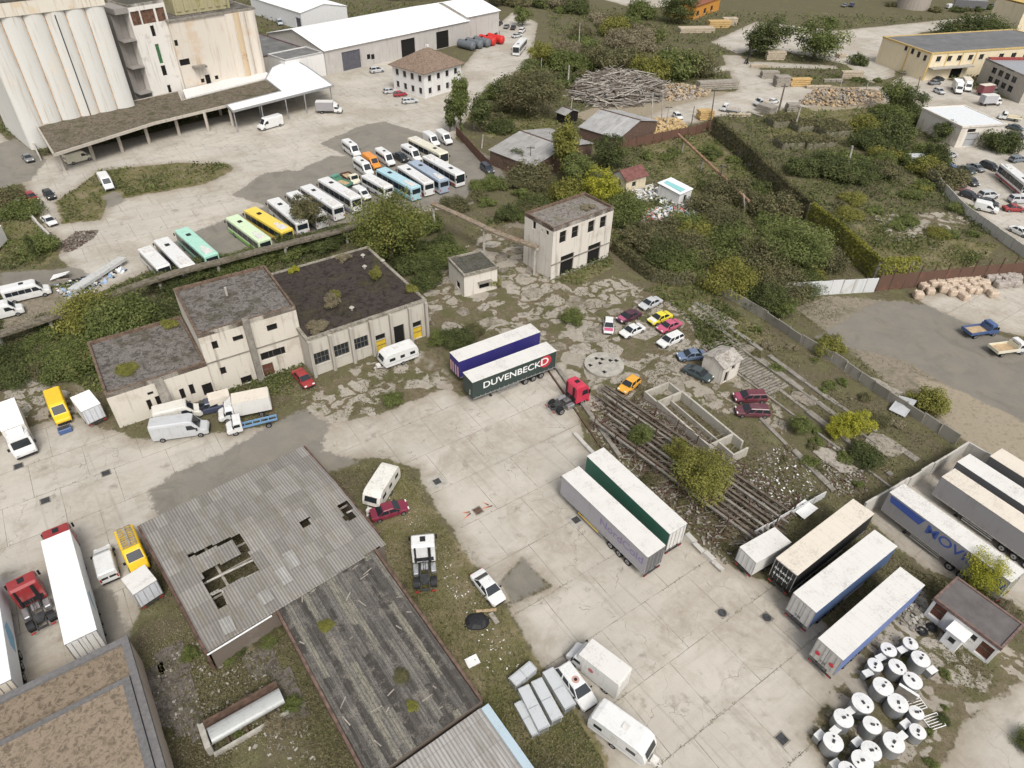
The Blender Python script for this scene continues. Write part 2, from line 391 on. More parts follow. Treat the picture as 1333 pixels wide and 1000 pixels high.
    c = n.mix(n.math('MULTIPLY', sl, fac('slab', 1.0, .2, .5)), c, sc2)
    # yard concrete with joints, cracks, stains
    bt = n.new('TexBrick'); n.link(n.mapping(n.mapping(wv, (1, 1, 1)), (.02, .02, 1)), bt.inputs['Vector'])
    jv = n.new('VectorMath', operation='MULTIPLY_ADD'); n.link(nz.outputs['Color'], jv.inputs[0]); jv.inputs[1].default_value = (.12, .12, 0); n.link(yv, jv.inputs[2])
    bt.inputs['Scale'].default_value = 1; n.link(jv.outputs[0], bt.inputs['Vector']); bt.offset = .45
    bt.inputs['Brick Width'].default_value = 5.8; bt.inputs['Row Height'].default_value = 6.1; bt.inputs['Mortar Size'].default_value = .045; bt.inputs['Mortar Smooth'].default_value = .6
    bt.inputs['Color1'].default_value = (0, 0, 0, 1); bt.inputs['Color2'].default_value = (1, 1, 1, 1)
    cy = n.mix(n.mapr(bt.outputs['Color'], 0, 1, 0, .34), cb, (.40, .365, .315))
    cy = n.mix(n.mapr(n4, .42, .6, 0, .5), cy, (.545, .505, .445))
    jm = n.math('MULTIPLY', bt.outputs['Fac'], n.mapr(n.math('ADD', n.math('MULTIPLY', n1, .6), n.math('MULTIPLY', n2, .4)), .40, .60, .12, .95))
    cy = n.mix(jm, cy, (.085, .075, .05))
    ck = n.vor(wv, .095, 'DISTANCE_TO_EDGE')
    cm = n.math('MULTIPLY', n.mapr(n.math('ADD', ck, n.math('MULTIPLY', n.math('SUBTRACT', n2, .5), .012)), .0045, .0012), n.mapr(n1, .48, .58, 0, .6))
    cy = n.mix(cm, cy, (.13, .12, .09))
    ck2 = n.vor(n.mapping(wv, (1, 1, 1), (0, 0, .5), (7, 3, 0)), .3, 'DISTANCE_TO_EDGE')
    cy = n.mix(n.math('MULTIPLY', n.mapr(ck2, .009, .002), n.mapr(n.noise(v, .11, 4), .52, .60, 0, .55)), cy, (.11, .10, .075))
    st = n.noise(v, .16, 6, .7, 1.5)
    cy = n.mix(n.mapr(st, .52, .70, 0, .55), cy, (.26, .225, .175))
    cy = n.mix(n.mapr(n.noise(n.mapping(yv, (.12, 1.3, 1)), .5, 4, .6), .52, .75, 0, .32), cy, (.25, .22, .18))
    cy = n.mix(n.mapr(n.noise(v, .42, 5, .62), .60, .70, 0, .6), cy, (.20, .175, .14))
    eg = n.mapr(n.math('ADD', A('conc'), n.math('MULTIPLY', ed, 1.1)), 2.2, -.2, 0, .8)
    cy = n.mix(n.math('MULTIPLY', eg, n.mapr(n2, .35, .6, .45, 1)), cy, (.215, .178, .128))
    tk = n.noise(n.mapping(n.mapping(v, (1, 1, 1), (0, 0, .9)), (.05, 1.6, 1)), 1.0, 3, .5); cy = n.mix(n.mapr(tk, .60, .70, 0, .28), cy, (.24, .215, .18))
    wn_ = n.noise(v, .06, 5, .65); cy = n.mix(n.math('MULTIPLY', n.mapr(wn_, .48, .60, 0, .55), n.mapr(n2, .3, .6, .3, 1)), cy, (.30, .255, .195))
    c = n.mix(fac('conc', .55, .18), c, cy)
    # grey gravel and worn asphalt
    gr = n.mix(n.mapr(n3, .3, .7), (.165, .153, .135), (.235, .218, .19)); gr = n.mix(n.mapr(n1, .42, .66, 0, .6), gr, (.26, .23, .18)); gr = n.mix(n.mapr(n5, .5, .7, 0, .4), gr, (.12, .115, .105))
    gr = n.mix(n.mapr(st, .5, .66, 0, .5), gr, (.13, .12, .10))
    c = n.mix(n.math('MULTIPLY', fac('gravel', .8, .3), .93), c, gr)
    h = n.math('ADD', n.math('MULTIPLY', n3, .5), n.math('MULTIPLY', n2, .8))
    n.bump(h, .35, .12)
    return n.fin(c, .95, 0, .15)
make_ground()
# ---------------------------------------------------------------- buildings
class Bld:
    """a building box: near corner N, local x to its right corner R, local y to its left corner L (roof corners seen at height z)"""
    def __init__(s, name, label, cat, L, N, R, z, H, W=None, D=None, yaw=None, group=None):
        n = G(*N, z) if not isinstance(N, Vector) else N
        if R is not None: r = G(*R, z); yaw = heading(n, r) if yaw is None else yaw; W = W or (r - n).length
        l = G(*L, z) if L is not None else None
        if R is None and yaw is None: yaw = heading(n, l) - pi / 2
        if D is None: D = (l - n).dot(Vector((-sin(yaw), cos(yaw), 0)))
        s.N = Vector((n.x, n.y, 0)); s.yaw = yaw; s.W = W; s.D = D; s.H = H
        s.ux = Vector((cos(yaw), sin(yaw), 0)); s.uy = Vector((-sin(yaw), cos(yaw), 0))
        s.root = thing(name, label, cat, s.N, yaw, group); s.ops = {'f': [], 'l': [], 'r': [], 'b': []}
    def T(s, f, u, d, z):
        return {'f': (u, d, z), 'l': (d, u, z), 'r': (s.W - d, u, z), 'b': (u, s.D - d, z)}[f]
    def px(s, f, p):
        o, d = ray(*p); nrm, org = {'f': (s.uy, s.N), 'l': (s.ux, s.N), 'r': (s.ux, s.N + s.ux * s.W), 'b': (s.uy, s.N + s.uy * s.D)}[f]
        q = o + d * ((org - o).dot(nrm) / d.dot(nrm)) - s.N
        return (q.dot(s.ux) if f in 'fb' else q.dot(s.uy)), q.z
    def xy(s, p, z):
        q = G(*p, z) - s.N; return q.dot(s.ux), q.dot(s.uy)
    def op(s, f, p, w, h, kind='void', name=None, z0=None, nx=1, nz=1, **kw):
        u, z = s.px(f, p) if p[1] > 12 or len(p) > 2 else p[:2]
        s.op_uz(f, u, z, w, h, kind, name, z0, nx, nz, **kw)
    def op_uz(s, f, u, z, w, h, kind='void', name=None, z0=None, nx=1, nz=1, label=None, depth=.22, fm=None):
        a = z - h / 2 if z0 is None else z0; b = z + h / 2 if z0 is None else z0 + h
        full = s.W if f in 'fb' else s.D
        u0, u1 = max(.15, u - w / 2), min(full - .15, u + w / 2); a = max(.02, a); b = min(s.H - .15, b)
        if u1 - u0 < .15 or b - a < .15: return
        for o in s.ops[f]:
            if u0 < o[1] and u1 > o[0] and a < o[3] and b > o[2]: return
        s.ops[f].append((u0, u1, a, b, kind)); mb = MB(); d = depth
        def bx(ua, ub, da, db, za, zb, mi):
            P = [s.T(f, x, y, q) for x in (ua, ub) for y in (da, db) for q in (za, zb)]
            X = [p[0] for p in P]; Y = [p[1] for p in P]; Z = [p[2] for p in P]
            mb.box(min(X), max(X), min(Y), max(Y), min(Z), max(Z), mi)
        pane = {'void': VOID, 'glass': GLASS, 'panel': None}.get(kind, kind if not isinstance(kind, str) else VOID)
        bx(u0, u1, d + .03, d + .05, a, b, 1)
        t = .07 if kind != 'void' else .05
        if kind in ('void', 'glass') or nx > 1:
            for k in range(nx + 1):
                x = u0 + (u1 - u0) * k / nx; x = min(max(x, u0 + t / 2), u1 - t / 2)
                if kind == 'void' and 0 < k < nx and k % 3 == 1: continue
                bx(x - t / 2, x + t / 2, d - .04, d + .02, a, b, 0)
            for k in range(nz + 1):
                x = a + (b - a) * k / nz; x = min(max(x, a + t / 2), b - t / 2)
                bx(u0, u1, d - .035, d + .015, x - t / 2, x + t / 2, 0)
        else:
            bx(u0, u1, d - .02, d + .02, b - .12, b, 0); bx(u0, u1, d - .02, d + .02, (a + b) / 2 - .05, (a + b) / 2 + .05, 0)
        nm = name or ('window' if a > .5 else 'door')
        o = ob(nm, mb.mesh(nm, [fm or FRAME, pane or VOID]), s.root)
        if label: o['label'] = label
        if nm == 'window' and h < 2.2 and kind != 'void':
            m2 = MB(); mbo = mb; mb2 = m2
            P = [s.T(f, x, y, q) for x in (u0 - .08, u1 + .08) for y in (-.1, .12) for q in (a - .08, a - .002)]
            X, Y, Z = zip(*P); m2.box(min(X), max(X), min(Y), max(Y), min(Z), max(Z)); ob('sill', m2.mesh('sill', [SILL]), o)
    def walls(s, m, H=None, extra=None):
        H = H or s.H; mb = MB()
        for f in 'flrb':
            full = s.W if f in 'fb' else s.D
            us = sorted({0, full, *[round(o[0], 4) for o in s.ops[f]], *[round(o[1], 4) for o in s.ops[f]]})
            zs = sorted({0, H, *[round(o[2], 4) for o in s.ops[f]], *[round(o[3], 4) for o in s.ops[f]]})
            for ua, ub in zip(us, us[1:]):
                for za, zb in zip(zs, zs[1:]):
                    cu, cz = (ua + ub) / 2, (za + zb) / 2
                    if any(o[0] < cu < o[1] and o[2] < cz < o[3] for o in s.ops[f]): continue
                    mb.poly([s.T(f, ua, 0, za), s.T(f, ub, 0, za), s.T(f, ub, 0, zb), s.T(f, ua, 0, zb)])
            for u0, u1, a, b, _ in s.ops[f]:
                dd = .32
                mb.poly([s.T(f, u0, 0, a), s.T(f, u0, dd, a), s.T(f, u0, dd, b), s.T(f, u0, 0, b)])
                mb.poly([s.T(f, u1, 0, a), s.T(f, u1, dd, a), s.T(f, u1, dd, b), s.T(f, u1, 0, b)])
                mb.poly([s.T(f, u0, 0, b), s.T(f, u1, 0, b), s.T(f, u1, dd, b), s.T(f, u0, dd, b)])
                mb.poly([s.T(f, u0, 0, a), s.T(f, u1, 0, a), s.T(f, u1, dd, a), s.T(f, u0, dd, a)])
        s.wall = ob('wall', mb.mesh('wall', [m]), s.root); return s.wall
    def flatroof(s, m, pm, par=.35, t=.3, over=.0, name='roof'):
        W, D, H = s.W, s.D, s.H; mb = MB()
        mb.box(t, W - t, t, D - t, H - par - .2, H - par); o = ob(name, mb.mesh(name, [m]), s.root)
        p = MB(); e = over
        p.box(-e, W + e, -e, t, H - par - .25, H + .03); p.box(-e, W + e, D - t, D + e, H - par - .25, H + .03)
        p.box(-e, t, t, D - t, H - par - .25, H + .026); p.box(W - t, W + e, t, D - t, H - par - .25, H + .026)
        ob('parapet', p.mesh('parapet', [pm]), o); s.roof = o; return o
    def gable(s, m, rise, over=.4, axis='x', gm=None, t=.12):
        W, D, H = s.W, s.D, s.H; e = over; mb = MB(); g = MB()
        def P(u, v, z): return (u, v, z) if axis == 'x' else (v, u, z)
        A, B_ = (W, D) if axis == 'x' else (D, W); k = rise / (B_ / 2)
        for v0, v1, z0, z1 in ((-e, B_ / 2, H - e * k, H + rise), (B_ + e, B_ / 2, H - e * k, H + rise)):
            q = [P(-e, v0, z0), P(A + e, v0, z0), P(A + e, v1, z1), P(-e, v1, z1)]
            mb.loft([[(x, y, z + .02) for x, y, z in q], [(x, y, z + .02 + t) for x, y, z in q]])
        for u in (0, A): g.poly([P(u, 0, H), P(u, B_, H), P(u, B_ / 2, H + rise)])
        s.roof = ob('roof', mb.mesh('roof', [m]), s.root); ob('gable', g.mesh('gable', [gm or m]), s.root); return s.roof
    def hip(s, m, rise, over=.8, ridge=.25):
        W, D, H = s.W, s.D, s.H; e = over; mb = MB()
        a = (-e, -e, H); b = (W + e, -e, H); c = (W + e, D + e, H); d = (-e, D + e, H)
        if W > D: r0 = (W / 2 - W * ridge / 2, D / 2, H + rise); r1 = (W / 2 + W * ridge / 2, D / 2, H + rise); fs = [(a, b, r1, r0), (b, c, r1), (c, d, r0, r1), (d, a, r0)]
        else: r0 = (W / 2, D / 2 - D * ridge / 2, H + rise); r1 = (W / 2, D / 2 + D * ridge / 2, H + rise); fs = [(a, b, r0), (b, c, r1, r0), (c, d, r1), (d, a, r0, r1)]
        for f in fs: mb.poly(f)
        mb.box(-e, W + e, -e, D + e, H - .18, H - .004)
        s.roof = ob('roof', mb.mesh('roof', [m]), s.root); return s.roof
    def part(s, name, build, mats, parent=None, label=None):
        mb = MB(); build(mb); o = ob(name, mb.mesh(name, mats if isinstance(mats, list) else [mats]), parent or s.root)
        if label: o['label'] = label
        return o
FRAME = flat((.13, .12, .105), .8, .3, name='window_frame')
SILL = flat((.5, .48, .44), .85, .2, name='sill_stone')
FRW = flat((.6, .58, .55), .6, .2, name='white_frame')
YEL = paint((.68, .47, .03), .6, .45, name='yellow_door')
BRD = flat((.13, .055, .035), .75, .35, name='brown_door')
GRD = paint((.36, .37, .38), .55, .3, name='grey_door')
P_OLD = wallm((.62, .575, .50), amt=.8, pamt=.5, name='old_cream_plaster')
P_OLD2 = wallm((.66, .615, .55), amt=.8, pamt=.45, name='old_pale_plaster')
P_HALL = wallm((.50, .47, .41), amt=.85, pamt=.5, name='stained_render')
P_WHT = wallm((.70, .69, .67), amt=.4, pamt=.12, name='white_plaster')
P_CREAM = wallm((.74, .64, .46), amt=.3, pamt=.15, name='cream_plaster')
P_CONC = wallm((.42, .39, .345), amt=.6, pamt=.3, patch=(.5, .47, .43), name='grey_render')
P_SILO = wallm((.66, .65, .615), stain=(.40, .30, .19), amt=.7, patch=(.70, .62, .50), pamt=.45, name='silo_render', big=.12)
P_SILO2 = wallm((.63, .575, .50), stain=(.30, .20, .12), amt=.65, patch=(.56, .42, .29), pamt=.65, name='peeling_cream_render', big=.14)
R_GRAV = roofm((.10, .088, .08), (.25, .23, .21), (.06, .055, .032), .8, 'gravel_roof', .8)
R_GRAV2 = roofm((.16, .145, .13), (.32, .29, .26), (.13, .12, .06), .5, 'pale_gravel_roof')
R_DARK = roofm((.042, .034, .030), (.072, .058, .050), (.085, .085, .03), .35, 'bitumen_roof', .6)
R_TAR = roofm((.075, .075, .06), (.13, .12, .105), (.07, .075, .03), .6, 'tar_roof')
PAR = roofm((.26, .235, .19), (.36, .33, .28), (.10, .085, .06), .7, 'mossy_coping')
PARB = roofm((.14, .095, .07), (.22, .16, .12), (.08, .06, .04), .6, 'brown_coping')
R_WHT = paint((.86, .86, .85), .5, .12, name='white_sheet_roof', coat=0, scale=.2)
R_TILE = roofm((.20, .145, .11), (.29, .215, .165), (.13, .11, .08), .4, 'brown_tiles', 1.2)
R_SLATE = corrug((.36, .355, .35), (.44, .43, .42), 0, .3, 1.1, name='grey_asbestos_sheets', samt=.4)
# two-storey derelict building
b = Bld('workshop_building', 'derelict white two-storey building with two open ground floor bays and four upper windows', 'building', (687.7, 274.9), (720.9, 297.3), (799.5, 269), 9.7, 9.7)
Z3 = lambda x, y: (560 + x * .195, 230 + y * .195)
for x, y in ((886, 403), (967, 370), (1075, 333), (1154, 303)): b.op('f', Z3(x, y), 1.5, 2.15, 'void', nx=2, nz=2)
for x, y in ((912, 585), (1093, 503)): b.op('f', Z3(x, y), 3.1, 3.7, 'void', 'doorway', z0=.05)
for x, y, w, h in ((694, 325, .85, 1.4), (746, 360, .3, .5), (781, 375, .75, .8)): b.op('l', Z3(x, y), w, h, 'void')
b.walls(P_OLD2); b.flatroof(R_GRAV2, PARB, .45)
b.part('ledge', lambda m: (m.box(-.05, b.W + .05, -.12, -.003, 2.75, 2.95), m.box(.6, b.W - .6, -.35, -.123, .0, .14)), CONCD)
# small hut
b = Bld('hut', 'small white flat-roofed hut with a dark mossy roof on the broken slabs', 'hut', (576.6, 337.3), (603.9, 357.7), (647.4, 347), 4.2, 4.2)
b.op('l', Z3(110, 672), .95, 2.1, 'void', 'door', z0=.05); b.op('l', Z3(186, 722), 1.5, 1.3); b.op('f', Z3(362, 722), 1.9, 1.25)
b.walls(P_OLD2); b.flatroof(R_TAR, PAR, .2, .22, .12)
b.part('window_hood', lambda m: m.box(b.ops['f'][0][0] - .3, b.ops['f'][0][1] + .3, -.7, -.003, b.ops['f'][0][3] + .05, b.ops['f'][0][3] + .2), CONCD)
# main derelict block: hall, middle, low wing
Z2 = lambda x, y: (330 + x * .19, 310 + y * .19)
b = Bld('hall_building', 'derelict workshop hall with a dark flat roof, concrete fins and yellow doors', 'building', (351.9, 356.6), (398.4, 442), (554.2, 389.8), 6.4, 6.4)
for x, y in ((468, 818), (605, 765), (738, 718)): b.op('f', Z2(x, y), 2.25, 2.0, 'glass', nx=4, nz=2)
for x, y, k in ((872, 690, 1), (998, 640, 0), (1120, 600, 1)):
    u, z = b.px('f', Z2(x, y))
    if k: b.op_uz('f', u, 0, 1.55, 2.1, YEL, 'door', z0=.05, label='yellow door below a dark fanlight'); b.op_uz('f', u, 0, 1.55, .95, 'void', z0=2.16, nx=2)
    else: b.op_uz('f', u, 0, 1.7, 3.5, 'void', 'doorway', z0=.05)
b.walls(P_HALL); b.flatroof(R_DARK, PAR, .12, .35, .1)
def fins(m):
    for x in (.2, 3.15, 6.2, 9.3, 12.4, 15.5, b.W - .2): m.box(x - .22, x + .22, -.55, -.003, 0, b.H - .3, ch=.04)
b.part('buttress', fins, wallm((.40, .375, .33), amt=.8, name='stained_concrete_fin'))
for x, y in ((750, 128), (762, 205), (886, 165), (674, 488)):
    u, v = b.xy(Z2(x, y), b.H)
    b.part('vent_cowl', lambda m: (m.cyl((u, v, b.H - .12), (u, v, b.H + .35), .16), m.cyl((u, v, b.H + .3), (u, v, b.H + .48), .38, .2)), CONC, b.roof)
HALL = b
Z1 = lambda x, y: (100 + x * .24, 330 + y * .24)
b = Bld('office_block', 'derelict cream two-storey block between the low wing and the dark-roofed hall', 'building', (221.2, 376.8), (256, 435.6), (384.2, 398.4), 9.8, 9.8)
for x, y, w, h in ((750, 498, .75, 1.25), (795, 637, .75, 1.2)): b.op('f', Z1(x, y), w, h)
b.op('f', Z1(875, 460), 1.35, .8); b.op('f', Z1(925, 695), 1.5, 1.9, 'void', 'doorway'); b.op('f', Z2(128, 613), 1.4, 1.0, nx=2); b.op('f', Z2(135, 792), 3.4, 1.25, nx=6)
u, z = b.px('f', Z2(105, 905)); b.op_uz('f', u, 0, 1.5, 2.1, BRD, 'door', z0=.05)
b.walls(P_OLD); b.flatroof(R_GRAV, PARB, .4)
u, z = b.px('f', Z1(955, 530))
b.part('chimney_duct', lambda m: m.box(u - .4, u + .4, -.75, -.004, 0, b.H + .5, ch=.06), CONCD)
b.part('ledge', lambda m: m.box(-.06, b.W + .06, -.1, -.003, 5.0, 5.18), CONCD)
uu, vv = b.xy(Z1(812, 215), b.H); b.part('vent_pipe', lambda m: m.cyl((uu, vv, b.H - .4), (uu, vv, b.H + .9), .16), CONC, b.roof)
b = Bld('low_wing', 'low cream wing with a gravel roof and slit windows behind the silver van', 'building', (109.6, 446.4), (136, 513.6), (268, 471.6), 5.6, 5.6)
for x, y, w, h in ((397, 822, .55, 1.7), (446, 803, .6, 1.8), (575, 762, .6, 1.7), (626, 738, .6, 1.7), (400, 760, .7, .5)): b.op('f', Z1(x, y), w, h)
b.op('f', Z1(716, 735), 1.5, 1.9, 'void', 'doorway')
b.walls(P_OLD); b.flatroof(R_GRAV, PARB, .4)
u, z = b.px('f', Z1(480, 790))
b.part('stair_duct', lambda m: (m.loft([[(u - .55, -.1, 5.2), (u + .55, -.1, 5.2), (u + .55, -.1, 5.5), (u - .55, -.1, 5.5)], [(u - .55, -1.6, .0), (u + .55, -1.6, .0), (u + .55, -1.6, .35), (u - .55, -1.6, .35)]])), CONCD)
# ruined hut on the slabs
Z7 = lambda x, y: (760 + x * .2, 360 + y * .2)
b = Bld('ruined_hut', 'tiny white roofless-looking hut with a broken pale roof beside the two dark cars', 'hut', Z7(785, 512), Z7(915, 597), Z7(1025, 538), 3.0, 3.0)
b.op('f', Z7(930, 640), .8, 1.9, 'void', 'door', z0=.05); b.op('f', Z7(975, 588), .8, 1.1)
b.walls(P_OLD2); b.gable(roofm((.33, .30, .26), (.5, .47, .43), (.2, .16, .12), .5, 'broken_cement_roof'), .7, .25, 'x', P_OLD2)
# guardhouse
Z8 = lambda x, y: (1180 + x * .17, 730 + y * .17)
GH = Bld('guardhouse', 'white single-storey guardhouse with two brown doors and a brown-grey roof', 'hut', Z8(215, 290), Z8(730, 668), Z8(897, 490), 3.0, 3.0)
b = GH
for x, y in ((240, 395), (595, 690)):
    b.op('l', Z8(x, y), 1.15, 1.95, BRD, 'door')
b.op('l', Z8(492, 577), 1.0, .85, 'glass', nx=2)
b.walls(P_WHT); b.flatroof(flat((.125, .115, .112), .9, .18, .8, name='brown_grey_felt'), flat((.17, .115, .10), .85, .3, name='red_brown_coping'), .1, .12, .1)
u, z = b.px('l', Z8(365, 600))
def porch(m): m.box(-1.5, -.004, u - .75, u + .75, 0, 2.1, ch=.03); m.box(-1.65, -.008, u - .9, u + .9, 2.104, 2.2)
pch = b.part('porch', porch, paint((.80, .80, .79), .5, .2))
b.part('window', lambda m: (m.box(-1.54, -1.505, u - .28, u + .28, 1.0, 1.6, 1), m.box(-1.56, -1.51, u - .34, u - .28, .95, 1.65), m.box(-1.56, -1.51, u + .28, u + .34, .95, 1.65)), [FRW, GLASS], pch)
# corrugated workshop with holes in its roof
Z4 = lambda x, y: (190 + x * .28, 570 + y * .28)
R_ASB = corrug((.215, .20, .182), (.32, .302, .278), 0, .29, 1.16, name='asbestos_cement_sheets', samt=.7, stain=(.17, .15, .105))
b = Bld('workshop_hall', 'workshop with a grey corrugated roof of loose sheets and gaping holes', 'building', (204, 675), (271, 844.4), (499.4, 707.2), 3.4, 3.1)
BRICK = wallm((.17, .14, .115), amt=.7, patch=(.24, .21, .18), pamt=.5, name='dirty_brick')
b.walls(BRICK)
def inpoly(x, y, P):
    c = False
    for (ax, ay), (bx, by) in zip(P, P[1:] + P[:1]):
        if (ay > y) != (by > y) and x < (bx - ax) * (y - ay) / (by - ay) + ax: c = not c
    return c
ZA = lambda x, y: (x * .5256, 500 + y * .5256)
holes = [[b.xy(ZA(*p), 3.6) for p in h] for h in (
    [(574, 390), (597, 376), (642, 463), (518, 520), (498, 470), (602, 424)], [(523, 521), (550, 509), (564, 546), (540, 558)], [(468, 428), (574, 384), (578, 392), (473, 436)],
    [(743, 343), (766, 334), (772, 350), (751, 359)], [(838, 302), (863, 291), (882, 331), (857, 343)], [(900, 417), (946, 396), (952, 406), (908, 426)])]
def asb(m, jit=.012):
    nx, ny = 62, 70; W_, D_ = b.W + .3, b.D + .4; rz = random.Random(3)
    hz = lambda y: 3.2 + .7 * (1 - abs(y - D_ * .55) / (D_ * .55))
    zj = {}
    for i in range(nx):
        for j in range(ny):
            x0, x1 = -.15 + W_ * i / nx, -.15 + W_ * (i + 1) / nx; y0, y1 = -.2 + D_ * j / ny, -.2 + D_ * (j + 1) / ny
            if any(inpoly((x0 + x1) / 2, (y0 + y1) / 2, h) for h in holes): continue
            k = (i // 4, j // 10)
            if k not in zj: zj[k] = (rz.random() * .05, rz.random() * .05)
            a, c = zj[k]; f = (j % 10) / 10; f1 = (j % 10 + 1) / 10
            lap = .09
            z0 = hz(y0) + a + (lap * f); z1 = hz(y1) + a + (lap * f1)
            m.poly([(x0, y0, z0), (x1, y0, z0), (x1, y1, z1), (x0, y1, z1)])
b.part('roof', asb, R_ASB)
def purl(m):
    for k in range(8): m.box(.1, b.W - .1, .6 + k * 2.2, .72 + k * 2.2, 2.75, 2.95)
    for k in range(5): m.box(.3 + k * 3.6, .55 + k * 3.6, .1, b.D - .1, 2.4, 2.7)
b.part('purlins', purl, WOODG)
def lath(m):
    for p, q in (((512, 489), (634, 431)), ((524, 521), (641, 463)), ((858, 318), (872, 312)), ((470, 437), (498, 470)), ((565, 546), (549, 508))):
        u0, v0 = b.xy(ZA(*p), 3.5); u1, v1 = b.xy(ZA(*q), 3.5); m.beam((u0, v0, 3.42), (u1, v1, 3.42), .16, .1)
b.part('lath', lath, flat((.42, .40, .36), .9, .3, 2, name='bleached_lath'))
def loose(m):
    rz = random.Random(12)
    for x, y in ((700, 470), (655, 520), (560, 590), (720, 430)):
        u, v = b.xy(ZA(x, y), 3.9); a = rz.uniform(-.12, .12); w_, l_ = .55, rz.uniform(.7, 1.2); z = 3.2 + .7 * (1 - abs(v - (b.D + .4) * .55) / ((b.D + .4) * .55)) + .13
        m.loft([[(u + x_ * cos(a) - y_ * sin(a), v + x_ * sin(a) + y_ * cos(a), z + .03 * (y_ > 0) + k) for x_, y_ in ((-w_, -l_), (w_, -l_), (w_, l_), (-w_, l_))] for k in (0, .03)])
b.part('loose_sheet', loose, corrug((.33, .32, .30), (.40, .39, .37), 0, .29, 1.2, name='loose_sheets'))
b.part('floor_slab', lambda m: m.box(.1, b.W - .1, .1, b.D - .1, 0, .06), roofm((.10, .09, .05), (.2, .17, .12), (.07, .075, .025), .7, 'overgrown_floor'))
b.part('rim_wall', lambda m: (m.box(-.42, -.17, -.2, b.D + .2, 0, 3.4), m.box(b.W + .17, b.W + .45, 1.5, b.D + .2, 0, 3.4)), flat((.115, .072, .056), .9, .5, 1.2, name='rusty_rim'))
b.part('gutter', lambda m: m.cyl((-.3, -.3, 3.05), (5.8, -.3, 3.1), .09, None, 8), paint((.7, .7, .69), .4, .2))
# striped mossy roof
def striped():
    n = NT('mossy_striped_roof'); v = n.objvec(False); r = n.mapping(v, (1, 1, 1), (0, 0, pi / 2))
    nz = n.new('TexNoise'); nz.inputs['Scale'].default_value = 2.2; nz.inputs['Detail'].default_value = 6; n.link(v, nz.inputs['Vector'])
    wv = n.new('VectorMath', operation='MULTIPLY_ADD'); n.link(nz.outputs['Color'], wv.inputs[0]); wv.inputs[1].default_value = (1.2, .28, 0); n.link(r, wv.inputs[2])
    def strips(off_, wdt, row):
        bt = n.new('TexBrick'); n.link(n.mapping(wv.outputs[0], (1, 1, 1), (0, 0, 0), off_), bt.inputs['Vector']); bt.inputs['Scale'].default_value = 1; bt.inputs['Brick Width'].default_value = wdt; bt.inputs['Row Height'].default_value = row; bt.inputs['Mortar Size'].default_value = .015; bt.offset = .37
        bt.inputs['Color1'].default_value = (0, 0, 0, 1); bt.inputs['Color2'].default_value = (1, 1, 1, 1); bt.inputs['Mortar'].default_value = (.25, .25, .25, 1); return bt.outputs['Color']
    x = n.math('ADD', n.math('MULTIPLY', strips((0, 0, 0), 8.8, .62), .7), n.math('MULTIPLY', strips((3, .4, 0), 5, .31), .3))
    f = n.noise(v, 7, 6, .8); g = n.noise(v, .8, 6, .7); h = n.noise(n.mapping(v, (2.4, .5, 1)), 1.5, 6, .75); q = n.noise(v, 3.2, 6, .8)
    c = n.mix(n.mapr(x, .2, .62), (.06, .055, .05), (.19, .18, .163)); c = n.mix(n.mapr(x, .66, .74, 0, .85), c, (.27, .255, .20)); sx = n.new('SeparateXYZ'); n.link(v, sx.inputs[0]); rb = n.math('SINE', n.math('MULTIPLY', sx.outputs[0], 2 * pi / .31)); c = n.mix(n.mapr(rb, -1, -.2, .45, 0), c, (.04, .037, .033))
    c = n.mix(n.mapr(h, .48, .62, 0, .6), c, (.075, .07, .063)); c = n.mix(n.mapr(g, .52, .66, 0, .4), c, (.20, .178, .16))
    c = n.mix(n.mapr(q, .53, .62, 0, .65), c, (.052, .045, .040)); c = n.mix(n.mapr(n.math('ADD', n.math('MULTIPLY', f, .55), n.math('MULTIPLY', g, .45)), .53, .62, 0, .6), c, (.27, .245, .21)); c = n.mix(n.mapr(f, .47, .38, 0, .7), c, (.045, .04, .036))
    n.bump(f, .7, .06); return n.fin(c, .95, 0, .1)
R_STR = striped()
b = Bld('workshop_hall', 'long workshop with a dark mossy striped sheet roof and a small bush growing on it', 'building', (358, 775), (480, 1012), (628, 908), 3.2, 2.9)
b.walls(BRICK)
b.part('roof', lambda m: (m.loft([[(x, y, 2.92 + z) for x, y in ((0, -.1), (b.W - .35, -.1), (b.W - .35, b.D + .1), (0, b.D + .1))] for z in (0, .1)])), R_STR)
b.part('rim_wall', lambda m: (m.box(-.3, -.05, -.1, b.D, 2.2, 3.2), m.box(b.W - .3, b.W - .05, -.1, b.D, 2.9, 3.25)), flat((.135, .088, .068), .9, .5, 1.5, name='rusty_coping'))
def litter(m):
    rz = random.Random(5)
    for _ in range(26):
        x, y = rz.uniform(.5, b.W - .6), rz.uniform(.3, b.D); a = rz.uniform(0, 6.3); l = rz.uniform(.3, 1.1)
        m.beam((x, y, 3.06), (x + l * cos(a), y + l * sin(a), 3.1), .1, .04)
b.part('roof_debris', litter, WOODG); DK = b
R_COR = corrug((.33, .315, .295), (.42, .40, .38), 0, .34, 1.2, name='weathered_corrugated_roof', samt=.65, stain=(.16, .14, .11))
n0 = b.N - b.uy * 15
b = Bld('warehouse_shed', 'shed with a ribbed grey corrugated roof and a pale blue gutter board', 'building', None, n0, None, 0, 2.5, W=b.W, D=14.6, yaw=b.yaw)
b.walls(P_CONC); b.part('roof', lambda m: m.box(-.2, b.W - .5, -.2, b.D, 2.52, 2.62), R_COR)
b.part('fascia', lambda m: m.box(b.W - .48, b.W + .25, -.2, b.D - .1, 2.3, 2.7), paint((.42, .52, .58), .5, .3))
